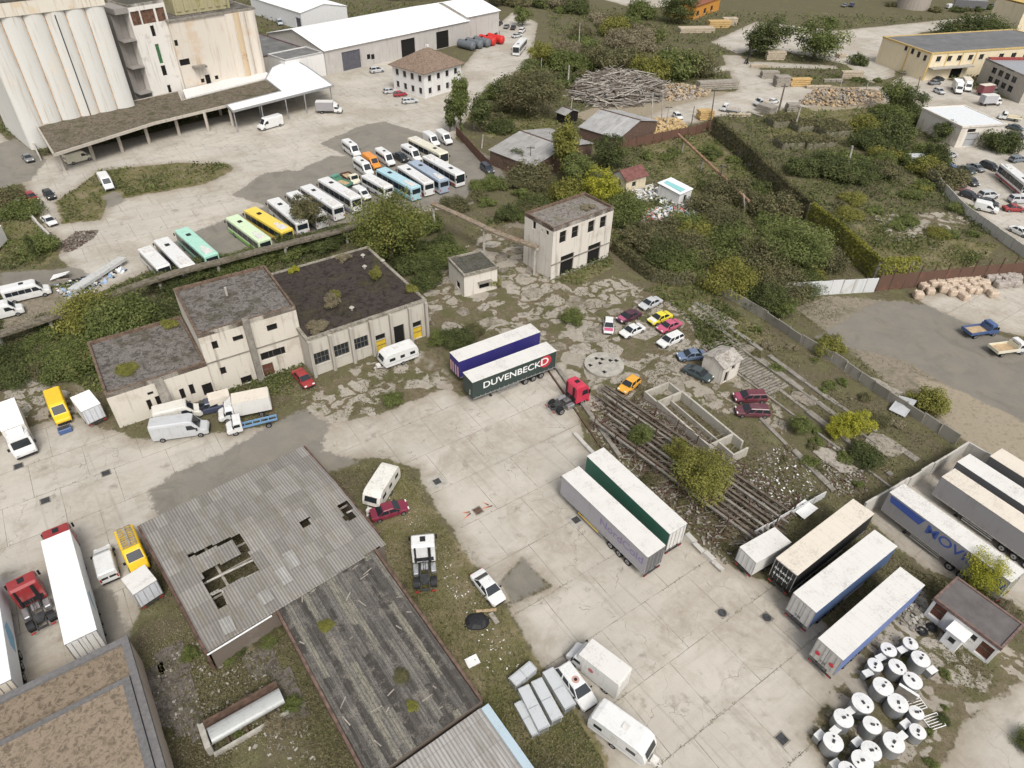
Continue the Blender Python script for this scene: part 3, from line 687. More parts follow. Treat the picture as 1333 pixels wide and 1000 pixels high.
# big flat-roofed building, lower left
c0 = G(165, 828, 4.4); yw = radians(36)
n0 = c0 + 22 * Vector((cos(yw - pi / 2), sin(yw - pi / 2), 0)) - 34 * Vector((cos(yw), sin(yw), 0)); n0.z = 0
b = Bld('flat_roofed_building', 'large building with a tan gravel roof and grey coping bands in the near corner', 'building', None, n0, None, 0, 4.4, W=34, D=22, yaw=yw)
b.walls(wallm((.55, .47, .38), amt=.7, name='peach_render')); b.flatroof(roofm((.20, .155, .11), (.285, .23, .17), (.15, .12, .085), .35, 'tan_gravel_roof', 1.3), flat((.155, .15, .148), .85, .2, name='grey_felt_coping'), .25, .55, .05)
b.part('upper_deck', lambda m: m.box(.56, b.W - 1.2, .56, b.D - 4.6, 3.9, 4.6), roofm((.225, .175, .125), (.30, .245, .185), (.17, .135, .095), .3, 'tan_gravel_deck', 1.3), b.roof)
b.part('coping_band', lambda m: (m.box(.56, b.W - .6, b.D - 4.6, b.D - 4.15, 4.1, 4.65), m.box(b.W - 1.2, b.W - .6, .56, b.D - 4.604, 4.1, 4.646)), flat((.14, .135, .135), .85, .2, name='grey_felt_band'), b.roof)
# ---- grain silo complex
UP_YAW = radians(48)
def silo():
    t = thing('grain_silo', 'tall white fluted grain silo block with rust streaks down its grooves', 'silo', (-112.6, 154.6, 0), radians(46.2))
    m = MB(); Wd = 25.2; n = 6; ring = []
    for k in range(n):
        for j in range(9):
            a = pi * j / 9; ring.append((Wd / n * (k + .5 - .5 * cos(a)), -.85 * sin(a)))
    ring += [(Wd, 0), (Wd, 18), (0, 18)]
    m.loft([[(x, y, 0) for x, y in ring], [(x, y, 26.99) for x, y in ring]])
    ob('shaft', m.mesh('shaft', [P_SILO]), t)
    p = MB(); p.box(-.3, Wd + .2, -.95, 18.5, 27.0, 29.6); hd_ = ob('head_house', p.mesh('head_house', [wallm((.70, .65, .56), stain=(.35, .22, .10), amt=.8, patch=(.62, .45, .25), pamt=.5, name='ochre_stained_band', big=.3)]), t)
    g = MB()
    for k in range(1, n): g.cyl((Wd / n * k, -.06, .2), (Wd / n * k, -.06, 26.3), .2, None, 6)
    ob('rust_seam', g.mesh('rust_seam', [flat((.50, .31, .16), .9, .4, .8, name='rust_streak')]), t)
    d = MB(); d.cyl((Wd * .575, -.95, 0), (Wd * .575, -.95, 26.3), .11, None, 8); ob('downpipe', d.mesh('downpipe', [CHAS]), t)
    r = MB(); r.box(-.3, Wd, -1, 18.3, 29.604, 29.9); ob('roof', r.mesh('roof', [R_TAR]), hd_)
silo()
b = Bld('stair_tower', 'ruined white tower with brown louvres and empty windows between the two silos', 'tower', None, Vector((-93.6, 179.8, 0)), None, 0, 25.6, W=9.4, D=9, yaw=radians(53))
ZT = lambda x, y: (140 + x * .165, y * .165)
for x, y, w, h in ((360, 245, 1, 2.4), (447, 557, 1.2, 2.4), (490, 703, .9, 2), (505, 195, .9, 1.6)): b.op('f', ZT(x, y), w, h)
b.op('f', ZT(408, 425), 1, 4.5, flat((.05, .14, .06), .5, .3, name='green_glazing'), 'window', nx=1)
for u_, w in ((1.5, 2.2), (4.6, 3.4), (7.9, 2.2)): b.op_uz('f', u_, 22.6, w, 3.0, flat((.13, .07, .045), .9, .6, 1.5, name='rusty_louvre'), 'louvre', nx=2)
b.walls(wallm((.72, .69, .64), amt=.8, patch=(.4, .35, .3), pamt=.5, name='ruined_render')); b.flatroof(R_TAR, PAR, .3)
def stair(m):
    m.box(-3.2, -.01, 2.5, 8, 0, 24)
    for z in (6, 12, 18): m.box(-3.3, -.012, -.4, 2.49, z, z + .25)
    for z in (24,): m.box(-3.3, -.012, -.3, 8, z + .004, z + 1.2)
b.part('stair_loft', stair, wallm((.30, .28, .26), amt=.8, name='grimy_concrete'))
b = Bld('grain_silo', 'peeling cream silo block with a brown stain and yellowed rooftop cabin', 'silo', None, Vector((-87.6, 186.2, 0)), None, 0, 21.3, W=23.5, D=18, yaw=UP_YAW)
for x, y, w, h in ((525, 343, 2, 1.4), (600, 493, 3.4, 1.5), (795, 628, 1.4, 2.4)): b.op('f', ZT(x, y), w, h)
for x, y in ((752, 637), (862, 612)): b.op('f', ZT(x, y), 1, 1)
b.walls(P_SILO2); b.flatroof(R_GRAV, CONCD, .2, .3, .35)
b.part('pilaster', lambda m: [m.cyl((x, .35, 0), (x, .35, 20.8), r, None, 20) for x, r in ((16.2, 1.5), (19.0, 1.5), (21.9, 1.6))], P_SILO2)
b.part('stained_pilaster', lambda m: m.cyl((17.6, .2, 0), (17.6, .2, 20.82), 1.5, None, 20), wallm((.56, .44, .30), stain=(.13, .085, .04), amt=1.0, patch=(.26, .12, .06), pamt=.85, name='rust_run_render', big=.22))
b.part('rooftop_cabin', lambda m: (m.box(4, 19, 4, 14, 21.2, 27), [m.box(4.5 + k * 2.1, 5.6 + k * 2.1, 3.8, 4.0, 22, 26.5) for k in range(7)]), wallm((.40, .36, .22), stain=(.10, .09, .04), amt=.9, patch=(.24, .24, .06), pamt=.7, name='mossy_ochre_render'), b.roof)
b.part('hood', lambda m: m.box(3.0, 6.2, -2, -.004, 9.7, 10.2), CONCD)
# loading canopies
def canopy(name, label, px, z, th, m, posts, pm, pr, beams=True):
    P = [G(*p, z) for p in px]; c = sum((p for p in P), Vector()) / len(P); t = thing(name, label, 'canopy', (c.x, c.y, 0))
    q = [(p.x - c.x, p.y - c.y) for p in P]; mb = MB(); mb.loft([[(x, y, z - th) for x, y in q], [(x, y, z) for x, y in q]]); ob('roof', mb.mesh('roof', [m]), t)
    if beams:
        e = MB()
        for i in range(len(q)): a, d = q[i], q[(i + 1) % len(q)]; e.beam((*a, z - th / 2 + .02), (*d, z - th / 2 + .02), .35, th + .25)
        ob('edge_beam', e.mesh('edge_beam', [pm]), t)
    for p in posts:
        g = G(*p, 0) if not isinstance(p, Vector) else p; e = MB(); x, y = g.x - c.x, g.y - c.y; e.box(x - pr, x + pr, y - pr, y + pr, 0, z - th + .02, ch=.03); ob('post', e.mesh('post', [pm]), t)
    return t
R_RUIN = roofm((.115, .095, .07), (.21, .18, .135), (.055, .06, .027), .75, 'overgrown_slab', .8)
canopy('loading_canopy', 'long ruined concrete loading canopy with an overgrown roof below the silos', [(70, 201), (200, 160), (296, 137), (366, 119), (345, 104), (237, 131), (232, 119), (178, 131), (101, 148), (49, 166)], 4.9, .35, R_RUIN,
       [(85, 222), (123, 208), (160, 198), (195, 187), (234, 176), (272, 171), (304, 165), (64, 190), (100, 186), (148, 176), (186, 167), (222, 158), (256, 152), (288, 150)], wallm((.46, .42, .36), amt=.8, name='stained_post'), .28)
canopy('loading_dock_roof', 'flat white concrete ledge running along the foot of the cream silo', [(238, 117), (343, 92), (356, 99), (242, 128)], 5.3, .3, P_WHT, [(250, 143), (300, 131), (340, 122)], P_WHT, .25, False)
canopy('metal_canopy', 'bright white metal canopy on slim posts with a van parked under its edge', [(303, 145), (434, 111.5), (401, 88), (380, 76), (354, 88), (346, 103), (366, 119), (295, 137)], 5.2, .2, R_WHT, [(310, 172), (345, 163), (376, 155), (400, 148), (433, 137), (340, 152), (385, 133)], STEEL, .12, True)
# ---- warehouse
b = Bld('warehouse', 'long warehouse with a bright white gable roof and grey walls', 'warehouse', None, (422, 66), (609, 27), 7, 7, D=30)
ZW = lambda x, y: (330 + x * .2553, y * .2553)
b.op('f', ZW(503, 328), 7.0, 5.4, flat((.10, .10, .12), .6, .3, name='grey_gate'), 'gate', z0=.05, nx=3)
b.op('f', ZW(790, 245), 6, 5.3, 'void', 'gate', z0=.05); b.op('f', ZW(965, 215), 5.8, 5.4, 'void', 'gate', z0=.05)
for x in (588, 609): b.op('f', ZW(x, 290), 1.4, 1.5, 'void')
b.walls(wallm((.47, .445, .42), amt=.6, patch=(.55, .52, .48), pamt=.4, name='grey_panel_wall')); b.gable(R_WHT, 3.4, .5, 'x', P_CONC)
n1 = b.N + b.ux * (b.W + .02) - b.uy * .0
b2 = Bld('warehouse', 'shorter white-roofed warehouse bay joined to the right end of the long warehouse', 'warehouse', None, n1, None, 0, 8.2, W=16, D=24, yaw=b.yaw)
b2.walls(wallm((.50, .475, .45), amt=.5, name='grey_panel_wall')); b2.gable(R_WHT, 2.8, .5, 'x', P_CONC)
n2 = b.N - b.ux * 13.5 + b.uy * .4; 
b3 = Bld('garage_annex', 'white rendered garage annex with a grey roller door between canopy and warehouse', 'building', None, n2, None, 0, 6.6, W=13.4, D=9, yaw=b.yaw)
b3.op('f', ZW(400, 348), 5.0, 5.0, GRD, 'roller_door', z0=.05)
b3.walls(P_WHT); b3.flatroof(flat((.16, .16, .155), .9, .3, .5, name='grey_felt_roof'), P_WHT, .2)
n4 = b3.N + b3.uy * 9.1 - b3.ux * 8
b4 = Bld('low_shed', 'low building with a flat dark grey roof beside the cream silo', 'building', None, n4, None, 0, 6.2, W=21, D=26, yaw=b.yaw)
b4.walls(P_CONC); b4.flatroof(flat((.15, .15, .145), .9, .3, .3, name='dark_grey_roof'), flat((.12, .05, .06), .8, .2, name='maroon_edge'), .15)
b5 = Bld('white_shed', 'white metal shed with a low gable roof behind the long warehouse', 'building', (357, -8), (391, 17), (451, 8), 6, 6, group=None)
b5.op('l', ZW(128, 35), 3, 4, flat((.08, .08, .1), .6, .2, name='dark_gate'), 'gate', z0=.05); b5.op('l', ZW(225, 90), 3.4, 4, flat((.08, .08, .1), .6, .2, name='dark_gate'), 'gate', z0=.05)
b5.walls(paint((.66, .66, .66), .6, .2)); b5.gable(R_WHT, 1.8, .3, 'y', paint((.66, .66, .66), .6, .2))
b6 = Bld('purple_roofed_shed', 'shed with a flat mauve roof glimpsed behind the tower', 'building', None, G(206, 22, 0), None, 0, 7, W=30, D=16, yaw=b.yaw)
b6.walls(P_WHT); b6.flatroof(paint((.30, .10, .17), .6, .3), P_WHT, .2)
# ---- house with hip roof
b = Bld('office_house', 'white two-storey house with a brown tiled hip roof and brown windows', 'house', None, Vector((-26.9, 200.4, 0)), None, 0, 6.9, W=15, D=12.8, yaw=radians(51))
ZH = lambda x, y: (490 + x * .1725, y * .1725)
WB = flat((.10, .06, .05), .6, .3, name='brown_window_frame')
for k in range(4):
    for z in (1.0, 4.3):
        b.op_uz('f', 2.2 + k * 3.5, 0, 1.3, 1.6, 'glass', z0=z, nx=2, fm=WB)
for k in range(4):
    for z in (1.0, 4.3):
        b.op_uz('l', 1.7 + k * 3.1, 0, 1.3, 1.7, 'glass', z0=z, nx=2, fm=WB)
b.walls(P_WHT); b.hip(R_TILE, 4.2, .9, .12)
b.part('chimney', lambda m: (m.box(8.2, 9.0, 6.6, 7.4, 8.5, 11.6, ch=.03), m.box(7.9, 9.3, 6.3, 7.7, 8.5, 10.4)), P_WHT, b.roof)
# ---- right side buildings
b = Bld('cream_building', 'long cream two-storey building with a grey flat roof and ochre trim', 'building', None, Vector((128.5, 233.8, 0)), None, 0, 8.2, W=56, D=22, yaw=radians(18))
ZC = lambda x, y: (1080 + x * .19, y * .19)
for x, y in ((524, 328), (568, 350), (609, 374), (652, 398)): b.op('l', ZC(x, y), 1.3, 1.7, 'glass', nx=2)
for x, y in ((747, 405), (821, 402), (890, 398), (966, 394), (1040, 390)): b.op('f', ZC(x, y), 1.8, 1.6, 'glass', nx=2)
for k in range(5): b.op_uz('f', 29 + k * 5.2, 5.8, 2, 1.6, 'glass', nx=2)
b.op('f', ZC(860, 508), 4.6, 3.2, 'void', 'doorway', z0=.05)
b.walls(P_CREAM); b.flatroof(flat((.15, .15, .152), .9, .2, .3, name='grey_felt_roof'), flat((.52, .38, .16), .8, .2, name='ochre_trim'), .2, .35, .15)
b.part('awning', lambda m: m.box(.6, 17, -2.2, -.004, 3.7, 4.0), CONC)
b.part('ochre_pilaster', lambda m: (m.box(-.05, .7, -.12, -.003, 0, 8), [m.box(x, x + .45, -.1, -.003, 4, 8) for x in (6.5, 12.5, 18)], m.box(-.12, -.003, 9, 9.5, 0, 8)), flat((.52, .38, .16), .8, .2, name='ochre_trim'))
b = Bld('tower_block', 'cream and ochre upper storey rising behind the grey flat roof at the frame edge', 'building', None, G(1318, 50, 0), None, 0, 12, W=18, D=14, yaw=radians(18))
b.walls(P_CREAM); b.flatroof(flat((.52, .36, .12), .8, .2, name='ochre_trim'), flat((.52, .36, .12), .8, .2, name='ochre_trim'), .3)
b.op_uz = None
nL = G(1270, 107, 0)
b = Bld('grey_building', 'grey concrete two-storey building with two rows of dark windows on its gable', 'building', None, G(1326, 135, 0), None, 0, 7.2, W=30, D=(G(1326, 135, 0) - nL).length, yaw=heading(G(1326, 135, 0), nL) - pi / 2)
Dm = b.D
for k in range(4):
    for z in (1.6, 4.2): b.op_uz('l', Dm * (.28 + .15 * k), 0, Dm * .10, 1.7, 'glass', z0=z, nx=2, nz=2)
b.walls(P_CONC); b.flatroof(paint((.30, .31, .33), .6, .4), flat((.30, .28, .26), .9, .3), .2)
b.part('roof_ridge', lambda m: m.box(.4, b.W - .4, b.D - 1.6, b.D - .32, 7.05, 7.6), flat((.28, .06, .05), .8, .3, name='red_roof_strip'), b.roof)
b = Bld('garage_hut', 'white flat-roofed garage with a grey door beside the packed car park', 'hut', (1220, 139), (1253.6, 164.5), (1310, 161), 5.3, 5.3)
b.op('f', (1262, 185), 3.6, 3.4, GRD, 'garage_door', z0=.05); b.op('f', (1263, 174.5), 2.4, .9, 'void', z0=3.6, nx=2)
b.walls(P_OLD2); b.flatroof(paint((.66, .68, .69), .6, .2, coat=0), P_OLD2, .12, .2, .25)
b = Bld('timber_house', 'orange timber building with a red-brown roof at the top edge', 'building', None, G(902, 26, 0), None, 0, 5, W=26, D=12, yaw=heading(G(902, 26, 0), G(936, 13, 0)))
for k in range(3): b.op_uz('f', 4 + k * 7, 0, 2.6, 2, 'glass', z0=.8)
b.walls(flat((.52, .24, .05), .8, .25, name='orange_boards')); b.gable(flat((.22, .085, .05), .8, .3, name='red_brown_roof'), 2.5, .5, 'x', flat((.52, .24, .05), .8, .25, name='orange_boards'))
# sheds beyond the bushes
def shed(label, e0, e1, r0, zr, ze, m, wall):
    a, c = G(*e0, ze), G(*e1, ze); yaw = heading(a, c); b = Bld('shed', label, 'shed', None, Vector((a.x, a.y, 0)), None, 0, ze, W=(c - a).length, D=2 * abs((G(*r0, zr) - a).dot(Vector((-sin(yaw), cos(yaw), 0)))), yaw=yaw)
    b.walls(wall); b.gable(m, zr - ze, .3, 'x', wall); b.part('ridge_cap', lambda q: q.box(-.3, b.W + .3, b.D / 2 - .2, b.D / 2 + .2, zr + .06, zr + .22), RUST, b.roof); return b
WDB = flat((.13, .085, .065), .85, .4, name='brown_boards')
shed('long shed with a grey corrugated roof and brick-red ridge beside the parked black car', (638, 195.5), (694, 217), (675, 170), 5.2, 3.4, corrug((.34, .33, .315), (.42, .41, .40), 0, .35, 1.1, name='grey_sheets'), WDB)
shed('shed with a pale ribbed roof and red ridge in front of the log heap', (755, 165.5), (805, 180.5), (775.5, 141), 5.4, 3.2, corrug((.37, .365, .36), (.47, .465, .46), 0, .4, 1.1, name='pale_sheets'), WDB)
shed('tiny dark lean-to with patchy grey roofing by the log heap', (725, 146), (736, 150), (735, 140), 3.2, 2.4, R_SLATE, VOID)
ZS = lambda x, y: (600 + x * .195, 100 + y * .195)
b = Bld('small_house', 'tiny white and yellow house with a dark red roof among the bushes', 'house', ZS(1015, 645), ZS(1108, 692), ZS(1240, 652), 2.9, 2.9)
b.op_uz('l', b.D * .5, 0, 1.1, 1.2, 'glass', z0=1); b.op_uz('f', b.W * .4, 0, 1.2, 1.1, 'glass', z0=1)
b.walls(wallm((.66, .58, .42), amt=.5, name='yellow_plaster')); b.gable(flat((.16, .07, .06), .8, .35, 1.5, name='dark_red_roof'), 1.4, .35, 'x', P_WHT)
b = Bld('shack', 'white shack with a turquoise patch on its broken roof beside scattered rubbish', 'hut', (863, 239), (885, 253), (901, 247), 2.6, 2.6)
b.op_uz('f', b.W * .5, 0, .9, 1.9, 'void', 'door', z0=.05)
b.walls(P_WHT); b.part('roof', lambda m: m.loft([[(-.3, -.3, 2.62 + k), (b.W + .2, -.2, 2.75 + k), (b.W + .1, b.D + .2, 3.2 + k), (-.2, b.D + .3, 3.0 + k)] for k in (0, .08)]), paint((.78, .79, .79), .5, .3))
b.part('roof_patch', lambda m: m.loft([[(.6, .3, 2.86 + k), (2.2, .4, 2.93 + k), (2.0, b.D - .4, 3.2 + k), (.8, b.D - .5, 3.1 + k)] for k in (0, .05)]), paint((.25, .55, .55), .5, .3))
# round storage tank at the top
g = G(1187, 10, 0); t = thing('storage_tank', 'rusty grey cylindrical storage tank at the top edge', 'tank', g)
m = MB(); m.cyl((0, 0, 0), (0, 0, 9), 7, None, 28); m.cyl((0, 0, 9.004), (0, 0, 10), 7.1, .5, 28); ob('shell', m.mesh('shell', [wallm((.36, .32, .28), stain=(.18, .10, .06), amt=.7, name='rusty_tank')]), t)
# ---------------------------------------------------------------- vehicles
PROTO = {}
def wheelmesh(r, w):
    k = ('wheel', r, w)
    if k not in PROTO:
        m = MB(); m.cyl((0, -w / 2, 0), (0, w / 2, 0), r, None, 18, 0)
        m.cyl((0, -w / 2 - .006, 0), (0, w / 2 + .006, 0), r * .6, None, 14, 1); m.cyl((0, -w / 2 - .012, 0), (0, w / 2 + .012, 0), r * .2, None, 8, 0)
        PROTO[k] = m.mesh('wheel', [TYRE, RIM])
    return PROTO[k]
def P_(L, name, mb, mats, slot=None, loc=(0, 0, 0), par=None, smooth=False):
    L.append((name, mb.mesh(name, mats, smooth) if isinstance(mb, MB) else mb, slot, loc, par))
def quadstrip(pts, mi=0):
    m = MB(); m.poly(pts, mi); return m
def side_ring(x, w, zb, zt, sh=.25, top=.8, bot=.93):
    zs = zb + (zt - zb) * (1 - sh)
    return [(x, -w * bot, zb), (x, -w, zb + (zt - zb) * .25), (x, -w, zs), (x, -w * (top + .1), zt - (zt - zs) * .25), (x, -w * top, zt), (x, w * top, zt), (x, w * (top + .1), zt - (zt - zs) * .25), (x, w, zs), (x, w, zb + (zt - zb) * .25), (x, w * bot, zb)]
def off(pts, d=.012):
    p = [Vector(q) for q in pts]; n = (p[1] - p[0]).cross(p[2] - p[0]).normalized()
    return [q + n * d for q in p]
def glass_on(pts, d=.012, c=None):
    """a pane laid just proud of the body, facing away from the body's middle"""
    p = [Vector(q) for q in pts]; n = (p[1] - p[0]).cross(p[2] - p[0]).normalized(); ce = sum(p, Vector()) / len(p)
    if n.dot(ce - Vector(c or (0, 0, .8))) < 0: n = -n
    mid = ce; q = [mid + (a - mid) * .93 + n * d for a in p]
    m = MB(); m.poly(q); return m
def lamp_box(x, y, z, sx, sy, sz):
    m = MB(); m.box(x - sx, x + sx, y - sy, y + sy, z - sz, z + sz, ch=min(sx, sy, sz) * .4); return m
def make_car(kind):
    L = []; sp = {'sedan': (4.4, .87, 1.42), 'hatch': (3.9, .84, 1.47), 'wagon': (4.6, .88, 1.48), 'suv': (4.5, .92, 1.75), 'pickup': (5.0, .92, 1.7)}[kind]
    ln, w, H = sp; h = ln / 2; k = H / 1.42
    hood, trunk = .86 * k, .92 * k
    st = [(-h, w * .80, .42, .72 * k), (-h + .12, w * .93, .30, trunk - .06), (-h + .5, w, .24, trunk), (-.6, w, .22, .93 * k), (.55, w, .22, .93 * k), (h - 1.0, w, .22, hood), (h - .3, w * .94, .26, hood - .12), (h - .03, w * .8, .36, .62 * k)]
    m = MB(); m.loft([side_ring(x, a, b, c, .22, .84) for x, a, b, c in st])
    rb = {'sedan': (-h + .75, -h + 1.45), 'hatch': (-h + .12, -h + .55), 'wagon': (-h + .1, -h + .4), 'suv': (-h + .1, -h + .38), 'pickup': (-.9, -.75)}[kind]
    b0 = (rb[0], h - 1.02); t0 = (rb[1], h - 1.85); zb, wt, wb = .90 * k, w * .70, w * .93
    ring = lambda x0, x1, ww, z: [(x0, -ww, z), (x1, -ww, z), (x1, ww, z), (x0, ww, z)]
    m.loft([ring(b0[0], b0[1], wb, zb), ring(t0[0] - .04, t0[1] + .06, wt * 1.05, H - .07), ring(t0[0] + .06, t0[1] - .1, wt * .93, H)])
    if kind == 'pickup': m.box(-h + .12, -1.0, -w * .85, w * .85, .9, .97)
    P_(L, 'body', m, [None], 'A')
    A, B, C, D = ring(b0[0], b0[1], wb, zb + .02); E, F, G_, H_ = ring(t0[0] - .04, t0[1] + .06, wt * 1.05, H - .07)
    ctr = (0, 0, .8)
    P_(L, 'windscreen', glass_on([B, C, G_, F], .015, ctr), [GLASS]); P_(L, 'rear_window', glass_on([D, A, E, H_], .015, ctr), [GLASS])
    for p in ((A, B, F, E), (D, C, G_, H_)):
        p = [Vector(q) for q in p]; mm = MB(); n = 2 if kind != 'wagon' else 3
        for i in range(n):
            f0, f1 = i / n + .02, (i + 1) / n - .02
            q = [p[0].lerp(p[1], f0), p[0].lerp(p[1], f1), p[3].lerp(p[2], f1), p[3].lerp(p[2], f0)]
            g = glass_on(q, .015, ctr); o = len(mm.v); mm.v += g.v; mm.f.append([o, o + 1, o + 2, o + 3]); mm.m.append(0)
        P_(L, 'side_window', mm, [GLASS])
    r = .31 if kind not in ('suv', 'pickup') else .36
    for x in (h - .82, -h + .82):
        for y in (-1, 1): P_(L, 'wheel', wheelmesh(r, .2), None, None, (x, y * (w - .07), r))
    for y in (-1, 1):
        P_(L, 'headlight', lamp_box(h - .14, y * w * .66, .68 * k, .08, .17, .08), [LAMP]); P_(L, 'tail_light', lamp_box(-h + .07, y * w * .72, .76 * k, .06, .13, .09), [TAIL])
        P_(L, 'mirror', lamp_box(h - 1.35, y * (w + .09), .98 * k, .07, .09, .06), [BLK])
    P_(L, 'bumper', (lambda q: (q.box(h - .1, h + .02, -w * .72, w * .72, .36, .52, ch=.03), q.box(-h - .02, -h + .1, -w * .72, w * .72, .38, .54, ch=.03), q)[-1])(MB()), [BLK])
    return L
def van_rings(h, w, H, hoodx, wx, zh):
    return [side_ring(-h, w * .96, .42, H - .08, .14, .80, .96), side_ring(-h + .1, w, .36, H, .14, .82, .96), side_ring(wx, w, .34, H, .14, .82, .96), side_ring(wx + .35, w * .99, .34, H - .16, .2, .8, .96), side_ring(hoodx, w * .97, .34, zh, .2, .84, .96), side_ring(h - .15, w * .93, .34, zh - .2, .22, .85, .96), side_ring(h, w * .82, .38, zh - .45, .2, .85, .96)]
def make_van(ln=5.6, H=2.5, W=2.0, win=0, rack=0):
    L = []; h = ln / 2; w = W / 2; wx = h - 2.0; hx = h - .85; zh = 1.28 if H > 2.2 else 1.15
    m = MB(); m.loft(van_rings(h, w, H, hx, wx, zh)); P_(L, 'body', m, [None], 'A'); c = (0, 0, 1.0)
    P_(L, 'windscreen', glass_on([(hx - .06, -w * .80, zh + .05), (hx - .06, w * .80, zh + .05), (wx + .40, w * .74, H - .19), (wx + .40, -w * .74, H - .19)], .03, c), [GLASS])
    z0, z1 = H * .52, H * .78
    for s in (-1, 1):
        y = s * (w + .012); mm = MB()
        mm.poly([(wx - .35, y, z0), (hx - .28, s * (w * .985 + .012), z0), (wx + .28, y, z1), (wx - .35, y, z1)])
        if win:
            n = win; x0 = -h + .35; x1 = wx - .45
            for i in range(n):
                a = x0 + (x1 - x0) * i / n + .02; b = x0 + (x1 - x0) * (i + 1) / n - .02
                mm.poly([(a, y, z0), (b, y, z0), (b, y, z1), (a, y, z1)])
        P_(L, 'side_window', mm, [GLASS])
        P_(L, 'mirror', lamp_box(hx - .35, s * (w + .14), z0 + .1, .08, .12, .16), [BLK])
        P_(L, 'headlight', lamp_box(h - .2, s * w * .68, .88, .1, .16, .12), [LAMP]); P_(L, 'tail_light', lamp_box(-h + .03, s * w * .86, 1.0, .04, .08, .25), [TAIL])
    m = MB(); xr = -h - .012
    for s in (-1, 1): m.poly([(xr, s * .06, z0), (xr, s * w * .78, z0), (xr + .02, s * w * .72, z1), (xr + .02, s * .06, z1)])
    P_(L, 'rear_window', m, [GLASS])
    P_(L, 'bumper', (lambda q: (q.box(h - .12, h + .04, -w * .8, w * .8, .36, .62, ch=.04), q.box(-h - .06, -h + .1, -w * .9, w * .9, .38, .55, ch=.03), q)[-1])(MB()), [BLK])
    for x in (h - 1.0, -h + 1.15):
        for s in (-1, 1): P_(L, 'wheel', wheelmesh(.34, .22), None, None, (x, s * (w - .08), .34))
    if win:
        P_(L, 'roof_hatch', lamp_box(-.3, 0, H + .05, .32, .28, .06), [BLK])
    if rack:
        q = MB()
        for s in (-1, 1): q.beam((-h + .2, s * .62, H + .22), (wx, s * .62, H + .22), .06)
        for i in range(9): x = -h + .25 + i * (wx + h - .3) / 8; q.beam((x, -.75, H + .18), (x, .75, H + .18), .06, .05); 
        q.box(-h + .3, wx - .1, -.12, .12, H + .24, H + .3)
        for s in (-.4, .4):
            for i in range(10): x = -h + .3 + i * (wx + h - .5) / 9; q.beam((x, s - .2, H + .3), (x, s + .2, H + .3), .05)
        P_(L, 'roof_rack', q, [WOODG])
    return L
def make_bus(ln=12, H=3.15, W=2.5, nwin=6, hatch=2, band=1):
    L = []; h = ln / 2; w = W / 2
    m = MB(); m.loft([side_ring(x, a, .38, z, .08, .88, .97) for x, a, z in ((-h, w * .95, H - .1), (-h + .12, w, H), (h - .25, w, H), (h, w * .93, H - .22))])
    P_(L, 'body', m, [None], 'A')
    z0, z1 = 1.42 if H < 3.3 else 1.75, H - .5
    for s in (-1, 1):
        y = s * (w + .012); q = MB(); x0, x1 = -h + .35, h - .3
        for i in range(nwin):
            a = x0 + (x1 - x0) * i / nwin + .03; b = x0 + (x1 - x0) * (i + 1) / nwin - .03
            q.poly([(a, y, z0), (b, y, z0), (b, y, z1), (a, y, z1)])
        P_(L, 'side_window', q, [GLASS])
        q = MB(); y2 = s * (w + .008); q.poly([(-h + .2, y2, .5), (h - .25, y2, .5), (h - .25, y2, .98), (-h + .2, y2, .98)]); P_(L, 'skirt_panel', q, [None], 'B')
        P_(L, 'mirror', lamp_box(h + .22, s * (w + .1), 2.2, .1, .1, .24), [BLK])
        P_(L, 'headlight', lamp_box(h - .02, s * w * .68, .85, .06, .2, .1), [LAMP]); P_(L, 'tail_light', lamp_box(-h, s * w * .8, 1.0, .04, .1, .22), [TAIL])
    q = MB(); q.poly([(h + .0, -w * .85, 1.15), (h + .0, w * .85, 1.15), (h - .005, w * .84, H - .3), (h - .005, -w * .84, H - .3)]); q.v = [(x + .02, y, z) for x, y, z in q.v]; P_(L, 'windscreen', q, [GLASS])
    q = MB(); q.poly([(-h - .015, -w * .8, 1.7), (-h - .015, w * .8, 1.7), (-h - .015, w * .8, H - .45), (-h - .015, -w * .8, H - .45)]); P_(L, 'rear_window', q, [GLASS])
    for i in range(hatch):
        x = -h + ln * (i + .6) / (hatch + .2); P_(L, 'roof_hatch', lamp_box(x, 0, H + .04, .4, .38, .06), [BLK if i % 2 else FRW])
    if hatch: P_(L, 'roof_unit', lamp_box(-h + 1.6, 0, H + .06, .9, .7, .09), [FRW])
    for x in (h - 2.3, -h + 3.0):
        for s in (-1, 1): P_(L, 'wheel', wheelmesh(.48, .3), None, None, (x, s * (w - .14), .48))
    return L
